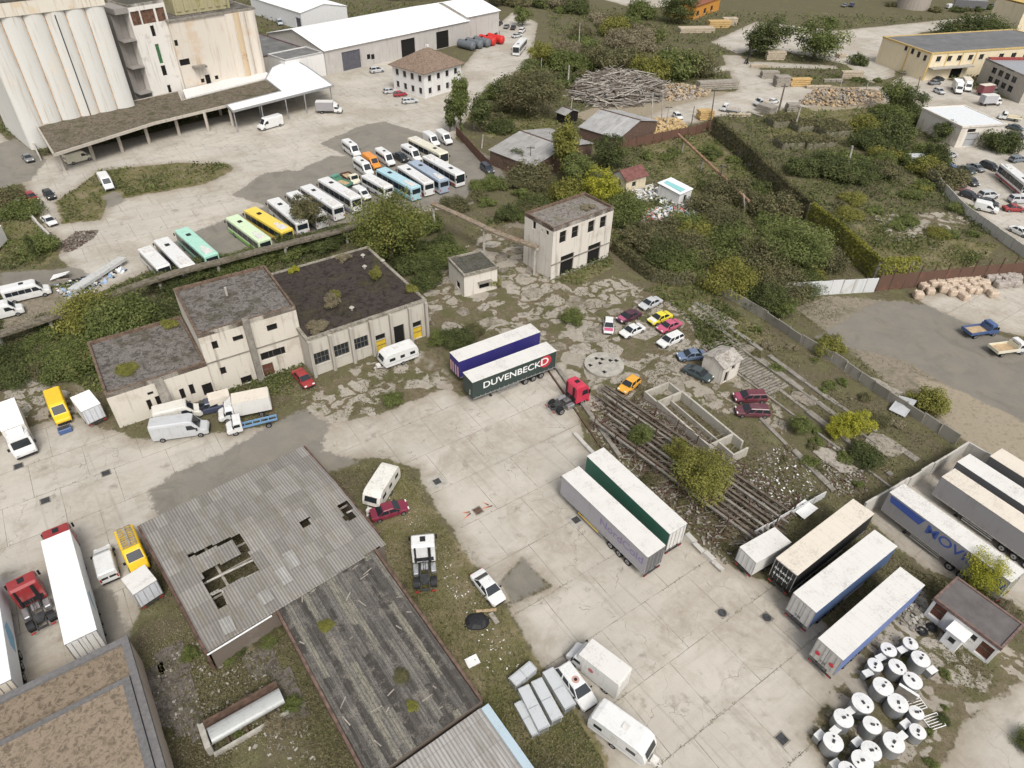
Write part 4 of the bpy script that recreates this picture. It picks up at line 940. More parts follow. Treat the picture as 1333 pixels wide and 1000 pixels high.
def make_tractor():
    L = []
    m = MB(); w = 1.22
    m.loft([side_ring(.55, w * .97, .95, 3.35, .12, .86, 1), side_ring(.75, w, .9, 3.6, .12, .86, 1), side_ring(2.0, w, .9, 3.55, .12, .86, 1), side_ring(2.55, w, .85, 3.0, .12, .88, 1), side_ring(2.85, w * .97, .8, 1.9, .12, .9, 1), side_ring(2.95, w * .9, .55, 1.1, .12, .9, 1)])
    P_(L, 'cab', m, [None], 'A')
    P_(L, 'windscreen', glass_on([(2.82, -w * .84, 1.98), (2.82, w * .84, 1.98), (2.53, w * .84, 2.94), (2.53, -w * .84, 2.94)], .05, (1.7, 0, 2)), [GLASS])
    for s in (-1, 1):
        y = s * (w + .012); q = MB(); q.poly([(1.5, y, 1.95), (2.5, y, 1.95), (2.35, y, 2.75), (1.5, y, 2.75)]); P_(L, 'side_window', q, [GLASS])
        P_(L, 'mirror', lamp_box(2.6, s * (w + .18), 2.4, .08, .1, .3), [BLK]); P_(L, 'headlight', lamp_box(2.94, s * .85, .85, .06, .2, .1), [LAMP])
        P_(L, 'wheel', wheelmesh(.5, .32), None, None, (1.75, s * .98, .5)); P_(L, 'wheel', wheelmesh(.5, .58), None, None, (-1.75, s * .88, .5))
        q = MB(); n = 8
        for i in range(n):
            a, b = pi * (.08 + .84 * i / n), pi * (.08 + .84 * (i + 1) / n)
            q.loft([[(-1.75 + .6 * cos(t), y_, .5 + .6 * sin(t)), (-1.75 + .63 * cos(t), y_, .5 + .63 * sin(t))][::1] + [(-1.75 + .63 * cos(t2), y_, .5 + .63 * sin(t2)), (-1.75 + .6 * cos(t2), y_, .5 + .6 * sin(t2))] for y_ in (s * .58, s * 1.2) for t, t2 in ((a, b),)])
        P_(L, 'mudguard', q, [BLK])
    m = MB()
    for s in (-1, 1): m.box(-2.9, 2.4, s * .42 - .06, s * .42 + .06, .78, 1.0)
    for x in (-2.8, -1.9, -1.0, 0, .5): m.box(x - .08, x + .08, -.36, .36, .8, .98)
    m.cyl((-1.75, -.9, .5), (-1.75, .9, .5), .12); P_(L, 'chassis', m, [CHAS])
    m = MB(); m.cyl((-1.6, 0, 1.02), (-1.6, 0, 1.14), .5, None, 16); m.box(-2.2, -1.5, -.3, .3, 1.0, 1.1); P_(L, 'fifth_wheel', m, [CHAS])
    m = MB(); m.box(-.9, .45, .62, 1.2, .5, 1.05, ch=.1); P_(L, 'fuel_tank', m, [STEEL]); m = MB(); m.box(-.7, .4, -1.2, -.62, .5, 1.0, ch=.08); P_(L, 'battery_box', m, [STEEL])
    m = MB(); m.box(-.5, .35, -.34, .34, 1.02, 1.1); P_(L, 'deck_plate', m, [STEEL])
    m = MB(); m.box(2.7, 3.02, -1.18, 1.18, .35, .75, ch=.06); P_(L, 'bumper', m, [None], 'A')
    P_(L, 'roof_hatch', lamp_box(1.45, 0, 3.6, .32, .28, .04), [BLK]); m = MB(); m.box(.5, .62, -1.0, 1.0, 1.15, 1.7); m.box(.42, .53, -.75, -.45, 1.0, 3.3); m.cyl((.45, .85, 1.0), (.45, .85, 3.4), .1); P_(L, 'air_duct', m, [BLK])
    m = MB(); m.tube([(.5, .1, 1.7), (-.2, .1, 1.25), (-.8, .1, 1.3)], .03, 5); m.tube([(.5, -.1, 1.7), (-.1, -.1, 1.3), (-.8, -.1, 1.2)], .03, 5); P_(L, 'air_hose', m, [CHAS])
    for s in (-1, 1): P_(L, 'tail_light', lamp_box(-2.92, s * .85, .8, .05, .22, .08), [TAIL])
    return L
def make_trailer(ln=13.6, W=2.55, H=4.0, zb=1.15, curtain=1, axles=3):
    L = []; h = ln / 2; w = W / 2
    m = MB(); m.box(-h + .06, h, -w, w, zb, H - .06, ch=.03); P_(L, 'box_body', m, [None], 'A')
    m = MB(); m.box(-h, h + .02, -w - .02, w + .02, H - .055, H, ch=.015)
    for i in range(1, 14 if ln > 8 else 4):
        x = -h + ln * i / (14 if ln > 8 else 4); m.box(x - .03, x + .03, -w * .97, w * .97, H + .002, H + .014)
    P_(L, 'roof', m, [None], 'B')
    m = MB(); x = -h + .055
    for a, b in ((-w + .08, -.02), (.02, w - .08)): m.box(x - .05, x, a, b, zb + .08, H - .16, ch=.012)
    P_(L, 'rear_door', m, [None], 'C')
    m = MB()
    for y in (-.85, -.3, .3, .85): m.cyl((x - .09, y, zb + .1), (x - .09, y, H - .2), .025, None, 6)
    m.box(x - .06, x + .01, -w, -w + .07, zb, H - .06); m.box(x - .06, x + .01, w - .07, w, zb, H - .06); m.box(x - .06, x + .01, -w, w, H - .15, H - .058)
    P_(L, 'door_bar', m, [STEEL])
    if curtain:
        for s in (-1, 1):
            m = MB()
            for i in range(18): x = -h + .5 + i * (ln - 1) / 17; m.box(x - .04, x + .04, s * (w + .015) - .012, s * (w + .015) + .012, zb - .12, zb + .22)
            m.box(-h + .1, h - .1, s * (w + .004) - .02, s * (w + .004) + .02, zb - .08, zb + .04); P_(L, 'curtain_buckle', m, [STEEL])
    m = MB()
    for s in (-1, 1): m.box(-h + .1, h - .2, s * .5 - .06, s * .5 + .06, zb - .35, zb - .01)
    for i in range(9): x = -h + .4 + i * (ln - .8) / 8; m.box(x - .05, x + .05, -w * .95, w * .95, zb - .14, zb - .012)
    P_(L, 'chassis', m, [CHAS])
    for k in range(axles):
        x = -h + 2.4 + k * 1.32 if axles > 1 else -.3
        for s in (-1, 1): P_(L, 'wheel', wheelmesh(.48 if axles > 1 else .33, .38), None, None, (x, s * (w - .22), .48 if axles > 1 else .33))
    m = MB(); m.box(-h, -h + .12, -w * .95, w * .95, .55, .72); m.box(-h + .02, -h + .1, -.6, -.5, .7, zb); m.box(-h + .02, -h + .1, .5, .6, .7, zb); P_(L, 'rear_bumper', m, [CHAS])
    for s in (-1, 1):
        P_(L, 'tail_light', lamp_box(-h - .02, s * w * .75, .63, .03, .2, .06), [TAIL])
        if axles > 1:
            m = MB(); m.box(h - 3.2, h - 3.05, s * .75 - .07, s * .75 + .07, .1, zb - .1); m.box(h - 3.3, h - 2.95, s * .75 - .16, s * .75 + .16, .0, .1); P_(L, 'landing_leg', m, [CHAS])
            m = MB(); m.box(-h + 6.2, h - 3.9, s * (w - .05) - .02, s * (w - .05) + .02, .5, .62); m.box(-h + 6.2, h - 3.9, s * (w - .05) - .02, s * (w - .05) + .02, .8, .9); P_(L, 'side_guard', m, [STEEL])
    if axles == 1:
        m = MB(); m.beam((h, -.5, zb - .2), (h + 1.2, 0, zb - .3), .1); m.beam((h, .5, zb - .2), (h + 1.2, 0, zb - .3), .1); m.cyl((h + 1.1, 0, .1), (h + 1.1, 0, zb - .2), .05); P_(L, 'drawbar', m, [STEEL])
    return L
def cab_parts(L, h, w, Hc, cl=1.9, big=False):
    """short truck cab whose nose is at x=h"""
    zh = 1.25 if not big else 1.45; m = MB(); a = h - cl
    m.loft([side_ring(a, w * .98, .5, Hc, .15, .84, .97), side_ring(a + .9 if not big else h - .55, w, .45, Hc, .15, .84, .97), side_ring(h - (.75 if not big else .3), w, .42, zh + (0.05 if not big else .2), .18, .86, .97), side_ring(h - .1, w * .94, .42, zh - .25, .2, .86, .97), side_ring(h, w * .86, .45, zh - .5, .2, .86, .97)])
    P_(L, 'cab', m, [None], 'A'); xa, xb = (h - .78, a + .93) if not big else (h - .31, h - .53)
    P_(L, 'windscreen', glass_on([(xa, -w * .84, zh + .12), (xa, w * .84, zh + .12), (xb, w * .80, Hc - .06), (xb, -w * .80, Hc - .06)], .06, (a, 0, 1)), [GLASS])
    for s in (-1, 1):
        y = s * (w + .012); q = MB(); q.poly([(a + .2, y, zh + .05), (xa - .15, y, zh + .05), (xb - .05, y, Hc - .35), (a + .2, y, Hc - .35)]); P_(L, 'side_window', q, [GLASS])
        P_(L, 'mirror', lamp_box(xa - .1, s * (w + .16), zh + .35, .07, .12, .2), [BLK]); P_(L, 'headlight', lamp_box(h - .08, s * w * .7, .78, .08, .16, .1), [LAMP])
    P_(L, 'bumper', (lambda q: (q.box(h - .14, h + .05, -w * .9, w * .9, .36, .6, ch=.04), q)[-1])(MB()), [BLK])
    m = MB(); q = MB(); q.poly([(a - .012, -w * .6, zh + .15), (a - .012, w * .6, zh + .15), (a - .012, w * .6, Hc - .35), (a - .012, -w * .6, Hc - .35)]); P_(L, 'rear_window', q, [GLASS])
def make_boxtruck(ln=6.6, W=2.2, H=3.0, cl=2.0, Hc=2.2, big=False, deflector=True):
    L = []; h = ln / 2; w = W / 2; cab_parts(L, h, w * (.92 if not big else 1), Hc, cl, big); x1 = h - cl - .08
    m = MB(); m.box(-h, x1, -w, w, .85, H, ch=.03); P_(L, 'cargo_box', m, [None], 'B')
    m = MB(); m.box(-h + .0, x1 + .02, -w - .015, w + .015, H - .02, H + .03, ch=.012); P_(L, 'roof', m, [None], 'C')
    m = MB(); m.box(-h - .05, -h, -w + .08, -.02, .95, H - .1, ch=.01); m.box(-h - .05, -h, .02, w - .08, .95, H - .1, ch=.01); P_(L, 'rear_door', m, [None], 'B')
    m = MB()
    for s in (-1, 1): m.box(-h, h - .5, s * .4 - .05, s * .4 + .05, .6, .82)
    P_(L, 'chassis', m, [CHAS])
    for x in (h - .95, -h + 1.4):
        for s in (-1, 1): P_(L, 'wheel', wheelmesh(.36 if not big else .46, .26), None, None, (x, s * (w - .18), .36 if not big else .46))
    for s in (-1, 1): P_(L, 'tail_light', lamp_box(-h - .02, s * w * .8, .7, .03, .14, .07), [TAIL])
    if deflector:
        m = MB(); m.loft([[(h - cl + .02, -w * .7, Hc), (h - cl + .02, w * .7, Hc), (h - cl + .02, w * .7, H - .1), (h - cl + .02, -w * .7, H - .1)], [(h - cl + 1.0, -w * .6, Hc - .02), (h - cl + 1.0, w * .6, Hc - .02), (h - cl + .8, w * .6, Hc + .1), (h - cl + .8, -w * .6, Hc + .1)]]); P_(L, 'deflector', m, [None], 'A')
    return L
def make_flatbed(ln=5.6, W=2.1, cl=1.9, Hc=2.15, bed=True, big=False):
    L = []; h = ln / 2; w = W / 2; cab_parts(L, h, w * .95, Hc, cl, big); x1 = h - cl - .12
    m = MB()
    for s in (-1, 1): m.box(-h, h - .5, s * .4 - .06, s * .4 + .06, .55, .8)
    for i in range(5): x = -h + .1 + i * (x1 + h - .3) / 4; m.box(x - .05, x + .05, -.34, .34, .6, .78)
    P_(L, 'chassis', m, [None], 'C')
    if bed:
        m = MB(); m.box(-h + .05, x1 - .05, -w + .05, w - .05, .86, .93); P_(L, 'bed_floor', m, [WOOD])
        m = MB()
        for y in (-w, w): m.box(-h, x1, y - .04, y + .04, .85, 1.32)
        m.box(-h, -h + .06, -w + .041, w - .041, .85, 1.32); m.box(x1 - .06, x1, -w + .041, w - .041, .85, 1.75); P_(L, 'side_board', m, [None], 'B')
    for x in (h - .95, -h + 1.2):
        for s in (-1, 1): P_(L, 'wheel', wheelmesh(.36, .26), None, None, (x, s * (w - .2), .36))
    return L
def make_caravan(ln=5.6, W=2.15, H=2.55):
    L = []; h = ln / 2; w = W / 2
    prof = [(-h + .1, .5), (h - .35, .5), (h, 1.0), (h - .05, 1.5), (h - .35, 2.2), (h - .75, H - .06), (h - 1.1, H), (-h + .7, H), (-h + .25, H - .12), (-h + .02, 1.9), (-h, .9)]
    m = MB(); cx, cz = 0, 1.5
    m.loft([[(cx + (x - cx) * .985, y, cz + (z - cz) * .975) for x, z in prof] if abs(y) == w else [(x, y, z) for x, z in prof] for y in (-w, -w + .09, w - .09, w)]); P_(L, 'body', m, [None], 'A')
    P_(L, 'front_window', glass_on([(h - .05, -w * .75, 1.52), (h - .05, w * .75, 1.52), (h - .34, w * .75, 2.17), (h - .34, -w * .75, 2.17)], .05, (0, 0, 1)), [GLASS])
    P_(L, 'rear_window', glass_on([(-h - .0, -w * .6, 1.35), (-h - .0, w * .6, 1.35), (-h + .03, w * .6, 1.85), (-h + .03, -w * .6, 1.85)], .04, (0, 0, 1.5)), [GLASS])
    for s in (-1, 1):
        for x, ww in ((h - 1.4, .9), (-.2, .7), (-h + 1.0, .8)):
            if s < 0 and x == -.2: continue
            q = MB(); y = s * (w + .012); q.poly([(x - ww / 2, y, 1.35), (x + ww / 2, y, 1.35), (x + ww / 2, y, 1.85), (x - ww / 2, y, 1.85)]); P_(L, 'side_window', q, [GLASS])
        P_(L, 'wheel', wheelmesh(.32, .2), None, None, (-.2, s * (w - .08), .32))
    q = MB(); y = -w - .012; q.poly([(-.5, y, .6), (.1, y, .6), (.1, y, 2.1), (-.5, y, 2.1)]); P_(L, 'door', q, [FRW])
    P_(L, 'roof_hatch', lamp_box(.2, 0, H + .03, .32, .3, .05), [FRW])
    m = MB(); m.beam((h - .4, -.6, .48), (h + 1.1, 0, .45), .08); m.beam((h - .4, .6, .48), (h + 1.1, 0, .45), .08); m.cyl((h + .9, 0, 0), (h + .9, 0, .6), .04); m.box(h + .1, h + .7, -.35, .35, .5, .85, ch=.05); P_(L, 'drawbar', m, [FRW])
    P_(L, 'stripe', (lambda q: ([q.poly([(-h + .15, s * (w + .008), .95), (h - .25, s * (w + .008), .95), (h - .25, s * (w + .008), 1.1), (-h + .15, s * (w + .008), 1.1)]) for s in (-1, 1)], q)[-1])(MB()), [None], 'B')
    return L
def make_camper():
    L = []; h = 2.9; w = 1.05; cab_parts(L, h, .98, 2.1, 1.9); x1 = h - 1.9
    m = MB(); m.loft([[(-h, y, .5), (x1, y, .5), (x1, y, 1.95), (x1 + .5, y, 2.15), (x1 + .45, y, 2.95), (-h + .1, y, 3.0), (-h, y, 2.8)] for y in (-w, -w + .06, w - .06, w)]); P_(L, 'cargo_box', m, [None], 'B')
    m = MB(); m.box(-h - .04, -h, -w + .1, w - .1, .7, 2.6, ch=.012); P_(L, 'rear_door', m, [None], 'C')
    for x in (h - .95, -h + 1.2):
        for s in (-1, 1): P_(L, 'wheel', wheelmesh(.36, .24), None, None, (x, s * (w - .14), .36))
    m = MB(); m.cyl((0, w + .008, 1.9), (0, w + .016, 1.9), .28, None, 16); m.cyl((0, -w - .008, 1.9), (0, -w - .016, 1.9), .28, None, 16); P_(L, 'round_emblem', m, [paint((.45, .12, .12), .5, .2)])
    return L
def make_racktrailer(ln=5.5):
    L = []; h = ln / 2; m = MB(); m.box(-h, h, -.7, .7, .45, .6); 
    for s in (-1, 1): m.beam((-h, s * .7, .6), (h, s * .7, .6), .07, .12)
    P_(L, 'frame', m, [None], 'A')
    for s in (-1, 1): P_(L, 'wheel', wheelmesh(.3, .18), None, None, (-.2, s * .78, .3))
    return L
MAKERS = {'sedan': lambda: make_car('sedan'), 'hatch': lambda: make_car('hatch'), 'wagon': lambda: make_car('wagon'), 'suv': lambda: make_car('suv'), 'pickup': lambda: make_car('pickup'),
          'van': lambda: make_van(5.6, 2.45, 1.98), 'bigvan': lambda: make_van(6.6, 2.7, 2.0), 'smallvan': lambda: make_van(4.7, 1.95, 1.8), 'rackvan': lambda: make_van(5.2, 2.3, 1.95, 0, 1), 'minibus': lambda: make_van(6.4, 2.65, 2.0, 4), 'micro': lambda: make_van(5.0, 2.0, 1.85, 3),
          'bus': make_bus, 'coach': lambda: make_bus(12, 3.5, 2.5, 6, 2), 'midibus': lambda: make_bus(8, 2.85, 2.3, 4, 1), 'tractor': make_tractor, 'trailer': make_trailer, 'reefer': lambda: make_trailer(13.6, 2.58, 4.0, 1.2, 0),
          'boxtrailer': lambda: make_trailer(5.2, 2.3, 3.1, .9, 0, 1), 'boxtruck': make_boxtruck, 'bigbox': lambda: make_boxtruck(8.2, 2.45, 3.5, 2.1, 2.7, True), 'flatbed': make_flatbed, 'bareframe': lambda: make_flatbed(6.2, 2.0, 1.9, 2.1, False), 'caravan': make_caravan, 'camper': make_camper}
def spawn(kind, label, cat, c, hd, A, B=None, C=None, group=None, sc=1.0, name=None):
    if kind not in PROTO: PROTO[kind] = MAKERS[kind]()
    t = thing(name or NAMES.get(kind, kind), label, cat, c, hd, group)
    if sc != 1.0: t.scale = (sc, sc, sc)
    sl = {'A': A, 'B': B or A, 'C': C or B or A}; made = {}
    for nm, me, slot, loc, par in PROTO[kind]:
        made[nm] = ob(nm, me, t, sl[slot] if slot else None, loc)
    return t
NAMES = {'sedan': 'car', 'hatch': 'car', 'wagon': 'car', 'suv': 'car', 'pickup': 'pickup', 'bigvan': 'van', 'smallvan': 'van', 'rackvan': 'van', 'micro': 'minibus', 'coach': 'bus', 'midibus': 'bus', 'tractor': 'truck', 'reefer': 'trailer', 'boxtrailer': 'box_trailer', 'boxtruck': 'box_truck', 'bigbox': 'box_truck', 'flatbed': 'flatbed_truck', 'bareframe': 'flatbed_truck', 'camper': 'camper_van'}
HT = {'sedan': .7, 'hatch': .7, 'wagon': .75, 'suv': .85, 'pickup': .8, 'van': 1.2, 'bigvan': 1.3, 'smallvan': 1.0, 'rackvan': 1.2, 'minibus': 1.3, 'micro': 1.0, 'caravan': 1.25, 'tractor': 1.2, 'boxtruck': 1.4, 'bigbox': 1.7, 'flatbed': 1.1, 'bareframe': 1.0, 'camper': 1.5, 'boxtrailer': 1.6}
def put(kind, rear, front, label, A, B=None, C=None, cat='car', z=None, group=None, sc=1.0, name=None, sx=None):
    """from the photo points of its tail and nose at mid height"""
    z = HT.get(kind, 1) if z is None else z
    a, b = G(*rear, z), G(*front, z); c = (a + b) / 2; c.z = 0
    t = spawn(kind, label, cat, c, heading(a, b), A, B, C, group, sc, name)
    if sx: t.scale = (sx, sc, sc)
    return t
CP = lambda *c, **k: paint(c, .3, k.get('dirt', .3), coat=.4, name='car_paint')
cWH, cSI, cGR, cBK, cRD, cBL, cMA = CP(.70, .70, .685), CP(.50, .51, .52), CP(.20, .21, .22), CP(.025, .027, .03), CP(.30, .028, .03, dirt=.45), CP(.06, .11, .25), CP(.16, .025, .05)
cYE, cOR, cGN, cPK, cCR, cDG = CP(.80, .52, .015), CP(.75, .27, .03), CP(.10, .28, .20), CP(.50, .10, .20), CP(.70, .66, .52), CP(.045, .065, .07)
SH_WH = paint((.66, .645, .61), .55, .45, coat=.1, scale=.5, name='white_trailer_skin'); SH_WHB = paint((.80, .80, .79), .5, .2, coat=.1, scale=.5, name='clean_white_trailer_skin'); SH_TAN = paint((.66, .60, .51), .6, .45, coat=0, scale=.5, name='tan_tarpaulin'); SH_GRY = paint((.30, .29, .30), .6, .35, coat=0, scale=.4, name='grey_tarpaulin'); SH_DGR = paint((.13, .13, .135), .6, .3, coat=0, scale=.4, name='dark_grey_tarpaulin')
SH_GRN = paint((.035, .14, .095), .55, .3, coat=.1, scale=.4, name='green_tarpaulin'); SH_DGN = paint((.028, .045, .040), .55, .25, coat=.1, scale=.4, name='dark_green_tarpaulin'); SH_NAVY = paint((.03, .025, .17), .5, .2, coat=.1, scale=.4, name='navy_tarpaulin'); SH_BLK = paint((.014, .015, .017), .55, .2, coat=.1, scale=.4, name='black_tarpaulin'); SH_BLU = paint((.075, .125, .24), .5, .25, coat=.1, scale=.4, name='blue_panel'); SH_LBL = paint((.14, .20, .42), .5, .3, coat=.1, scale=.4, name='faded_blue_panel')
# ---- the big trailers, from the survey
def trailer(x, y, a, flip, label, A, B, C=None, kind='trailer'):
    return spawn(kind, label, 'trailer', (x, y, 0), a + (pi if flip else 0), A, B, C)
def lettering(par, txt, mat, size, x, y, z, side, sx=1.0, shear=0.0, name='lettering'):
    cu = bpy.data.curves.new(name, 'FONT'); cu.body = txt; cu.size = size; cu.extrude = .004; cu.align_x = 'CENTER'; cu.align_y = 'CENTER'; cu.offset = .012 * size; cu.shear = shear
    cu.materials.append(mat); o = bpy.data.objects.new(name, cu); COL.objects.link(o); o.parent = par; o.location = (x, y, z); o.scale = (sx, 1, 1)
    dg = bpy.context.evaluated_depsgraph_get(); me = bpy.data.meshes.new_from_object(o.evaluated_get(dg)); me.name = name; bpy.data.objects.remove(o)
    o = bpy.data.objects.new(name, me); COL.objects.link(o); o.parent = par; o.location = (x, y, z); o.scale = (sx, 1, 1)
    o.rotation_euler = {'-y': (pi / 2, 0, 0), '+y': (pi / 2, 0, pi), '+x': (pi / 2, 0, pi / 2), '-x': (pi / 2, 0, -pi / 2)}[side]; return o
INKW = paint((.78, .79, .78), .5, .1, name='white_lettering'); INKP = paint((.24, .205, .36), .6, .3, name='faded_purple_lettering'); INKB = paint((.05, .10, .36), .6, .2, name='blue_lettering'); INKR = paint((.50, .03, .05), .5, .15, name='red_emblem'); INKG = flat((.12, .12, .12), .7, .2, name='grey_lettering')
T = trailer(-.24, 74.2, .59, True, 'dark green curtain trailer with white lettering and a red emblem on its side', SH_DGN, SH_WH, SH_DGN)
# its visible long side is +y in its own frame (it faces left)
lettering(T, 'DUVENBECK', INKW, 1.45, .55, 1.292, 2.75, '+y', 1.12, .0)
m = MB(); m.cyl((-4.95, 1.284, 2.85), (-4.95, 1.294, 2.85), .98, None, 24); ob('emblem', m.mesh('emblem', [INKR]), T); lettering(T, 'D', INKW, 1.7, -4.78, 1.300, 2.85, '+y', 1.15)
lettering(T, 'J', INKW, 1.0, 6.806, .55, 1.9, '+x')
T = trailer(-2.42, 78.64, .6, True, 'navy blue curtain trailer parked behind the dark green one', SH_NAVY, SH_WH, SH_NAVY)
m = MB()
for y in (-1.0, -.4, .3, .95): m.box(6.804, 6.82, y - .16, y + .16, 1.2, 2.9)
ob('front_marking', m.mesh('front_marking', [paint((.62, .35, .32), .6, .3)]), T)
T = trailer(11.04, 48.62, -.92, True, 'lavender grey curtain trailer with faded purple lettering on the concrete yard', paint((.36, .345, .37), .6, .3, coat=0, scale=.4, name='lavender_tarpaulin'), SH_WH, SH_DGR)
lettering(T, 'NordCold', INKP, 1.5, -3.1, 1.292, 2.75, '+y', 1.05)
m = MB(); m.box(.2, 3.6, 1.23, 1.27, .62, .8, ch=.01); ob('yellow_guard_bar', m.mesh('yellow_guard_bar', [YEL]), T)
trailer(13.94, 51.7, -.95, True, 'green curtain trailer with a pale roof beside the rusty trestle', SH_GRN, SH_WH, SH_WH)
T = trailer(33.31, 45.9, .65, False, 'black curtain trailer with a tan roof and white marks on its rear', SH_BLK, SH_TAN, SH_BLK)
lettering(T, 'RS RAS ST', INKW, .42, -6.86, 0, 2.9, '-x', 1.1); lettering(T, 'B BAREN', INKW, .4, -6.86, .1, 2.1, '-x', 1.1)
T = trailer(33.92, 41.74, .63, False, 'refrigerated trailer with ribbed white roof, grey doors and steel blue sides', SH_BLU, SH_WH, paint((.52, .51, .50), .5, .25), 'reefer'); lettering(T, 'TIR', INKG, .45, -6.86, 0, 1.7, '-x')
T = trailer(34.72, 37.06, .64, False, 'refrigerated trailer with faded blue sides and two red lamps on its rear doors', SH_LBL, SH_WH, paint((.50, .49, .46), .5, .25), 'reefer'); lettering(T, 'TIR', INKG, .45, -6.86, 0, 1.7, '-x')
for y in (-.72, .72):
    m = MB(); m.cyl((-6.86, y, 2.35), (-6.90, y, 2.35), .24, None, 18); ob('round_sticker', m.mesh('round_sticker', [INKR]), T)
def by_roof(p0, p1, q, z=4.0):
    a = (G(*p0, z) + G(*p1, z)) / 2; b = G(*q, z); return a, b
rt = (G(1158.6, 641.5, 4) + G(1176.2, 629, 4)) / 2; rl = G(1314.8, 757, 4); hd1 = heading(G(1158.6, 641.5, 4), rl)
def rtrail(p0, p1, label, A, B, C=None):
    e = (G(*p0, 4) + G(*p1, 4)) / 2; c = e + 6.8 * Vector((cos(hd1), sin(hd1), 0)); c.z = 0
    return spawn('trailer', label, 'trailer', c, hd1 + pi, A, B, C)
T = rtrail((1158.6, 641.5), (1176.2, 629), 'grey curtain trailer with a white roof and big blue lettering beside the guardhouse', SH_GRY, SH_WH)
lettering(T, 'MOVING', INKB, 1.7, -1.75, 1.292, 2.95, '+y', 1.1)
m = MB(); m.loft([[(6.5, y, 3.75), (2.35, y, 3.75), (2.7, y, 2.7), (6.3, y, 2.9)] for y in (1.280, 1.287)]); m.loft([[(-5.6, y, 3.4), (-6.6, y, 3.3), (-6.6, y, 2.3), (-5.8, y, 2.5)] for y in (1.280, 1.287)]); ob('blue_band', m.mesh('blue_band', [INKB]), T)
rtrail((1226.8, 621.7), (1242.2, 608.5), 'grey curtain trailer with a tan roof, second from the concrete wall corner', SH_GRY, SH_TAN)
rtrail((1246.6, 603), (1262, 588.7), 'dark-sided trailer with a bright white roof between two tan-roofed ones', SH_DGR, SH_WH)
rtrail((1289.5, 594.2), (1303.8, 583.2), 'dark-sided trailer with a tan roof at the right frame edge', SH_DGR, SH_TAN)
# trailer + tractors, lower left
p = [G(x, y, 4.0) for x, y in ((53.9, 705), (90, 690.8), (124.3, 819.5), (84.7, 837))]; c = sum(p, Vector()) / 4; hdT = heading((p[2] + p[3]) / 2, (p[0] + p[1]) / 2); c.z = 0
T = spawn('reefer', 'long plain white trailer coupled to a red tractor cab', 'trailer', c, hdT, SH_WHB, SH_WHB, SH_WH)
m = MB(); m.loft([[(-1.5, y, 3.2), (-.8, y, 2.6), (-3.2, y, 2.0), (-2.6, y, 2.9)] for y in (-1.298, -1.304)]); ob('blue_emblem', m.mesh('blue_emblem', [paint((.25, .5, .68), .5, .2)]), T)
f = Vector((cos(hdT), sin(hdT), 0)); spawn('tractor', 'red tractor cab coupled to the long white trailer', 'truck', c + f * 6.5, hdT, cRD)
put('tractor', (57, 824), (29, 748), 'red tractor unit standing without a trailer beside the long white trailer', cRD, cat='truck', z=1.6)
e = G(14, 884, 4); c = e + f * 6.8 - Vector((f.y, -f.x, 0)) * 1.28; c.z = 0
T = spawn('reefer', 'white trailer with a light blue emblem cut off by the left frame edge', 'trailer', c, hdT, SH_WHB, SH_WHB, SH_TAN)
m = MB(); m.loft([[(-.5, y, 3.5), (.6, y, 2.9), (-.4, y, 1.6), (-2.4, y, 1.7), (-2.2, y, 2.8)] for y in (-1.298, -1.304)]); ob('blue_emblem', m.mesh('blue_emblem', [paint((.25, .5, .68), .5, .2)]), T)
put('tractor', (712, 531), (764, 508), 'pinkish red tractor unit without a trailer beside the rusty trestle', CP(.55, .035, .075), cat='truck')
put('tractor', (554, 770), (551, 703), 'white tractor unit with a bare chassis on the grass strip', cWH, cat='truck')
# ---- buses in the upper lot: roof centre-line from tail to nose
def bus(kind, a, b, label, A, B=None, z=3.15, group='buses and minibuses parked in the upper lot', rev=True, cat='bus'):
    p, q = G(*a, z), G(*b, z); c = (p + q) / 2; c.z = 0; hd_ = heading(p, q) + (pi if rev else 0)
    full = {'bus': 12, 'coach': 12, 'midibus': 8}[kind]
    t = spawn(kind, label, cat, c, hd_, A, B, B, group); s = max(.78, min(1.08, (q - p).length / full)); t.scale = (s, 1, 1); return t
cTEAL, cLIME, cYLW, cSKY, cGBL = CP(.38, .66, .54), CP(.62, .76, .50), CP(.82, .60, .08), CP(.40, .60, .66), CP(.33, .40, .49)
bus('midibus', (186.6, 320.7), (213, 347), 'white midibus with a black windscreen, leftmost of the buses', cWH, cSI, 2.85, rev=False)
bus('bus', (208.4, 309.6), (244.4, 345.9), 'white bus with a brown patch on its roof next to the teal bus', cWH, cSI)
bus('bus', (232.8, 294.8), (277.4, 334), 'teal and white bus with a blue-green side', cTEAL, CP(.05, .30, .22))
bus('bus', (300.9, 280.4), (344.3, 312.2), 'bus with a pale green roof and vivid lime side', cLIME, CP(.16, .50, .02))
bus('bus', (324.5, 270.6), (373.6, 299.8), 'yellow bus between the lime one and a white one', cYLW, CP(.75, .55, .2))
bus('bus', (350.9, 254.9), (397, 292.4), 'white city bus with two dark roof hatches beside the yellow bus', cWH, cWH)
bus('bus', (378, 247.9), (419, 280), 'white bus half hidden by the small tree, its side dark', cWH, cSI)
bus('bus', (395.7, 239.6), (441.6, 269.3), 'white bus behind the small tree, next to the tall coach', cWH, cSI)
bus('coach', (419.7, 231), (463.4, 256.9), 'tall white coach with a long dark window band', cWH, CP(.25, .25, .4), 3.5)
bus('bus', (533.8, 176.9), (580.5, 200.3), 'cream white bus at the upper end of the row', cCR, cWH, rev=False)
bus('bus', (549.9, 198.7), (605.5, 229.2), 'white bus with a red and orange tail', cWH, cRD, rev=False)
bus('bus', (536.6, 208.6), (578.3, 234.2), 'grey-blue bus between two white buses', cGBL, cWH)
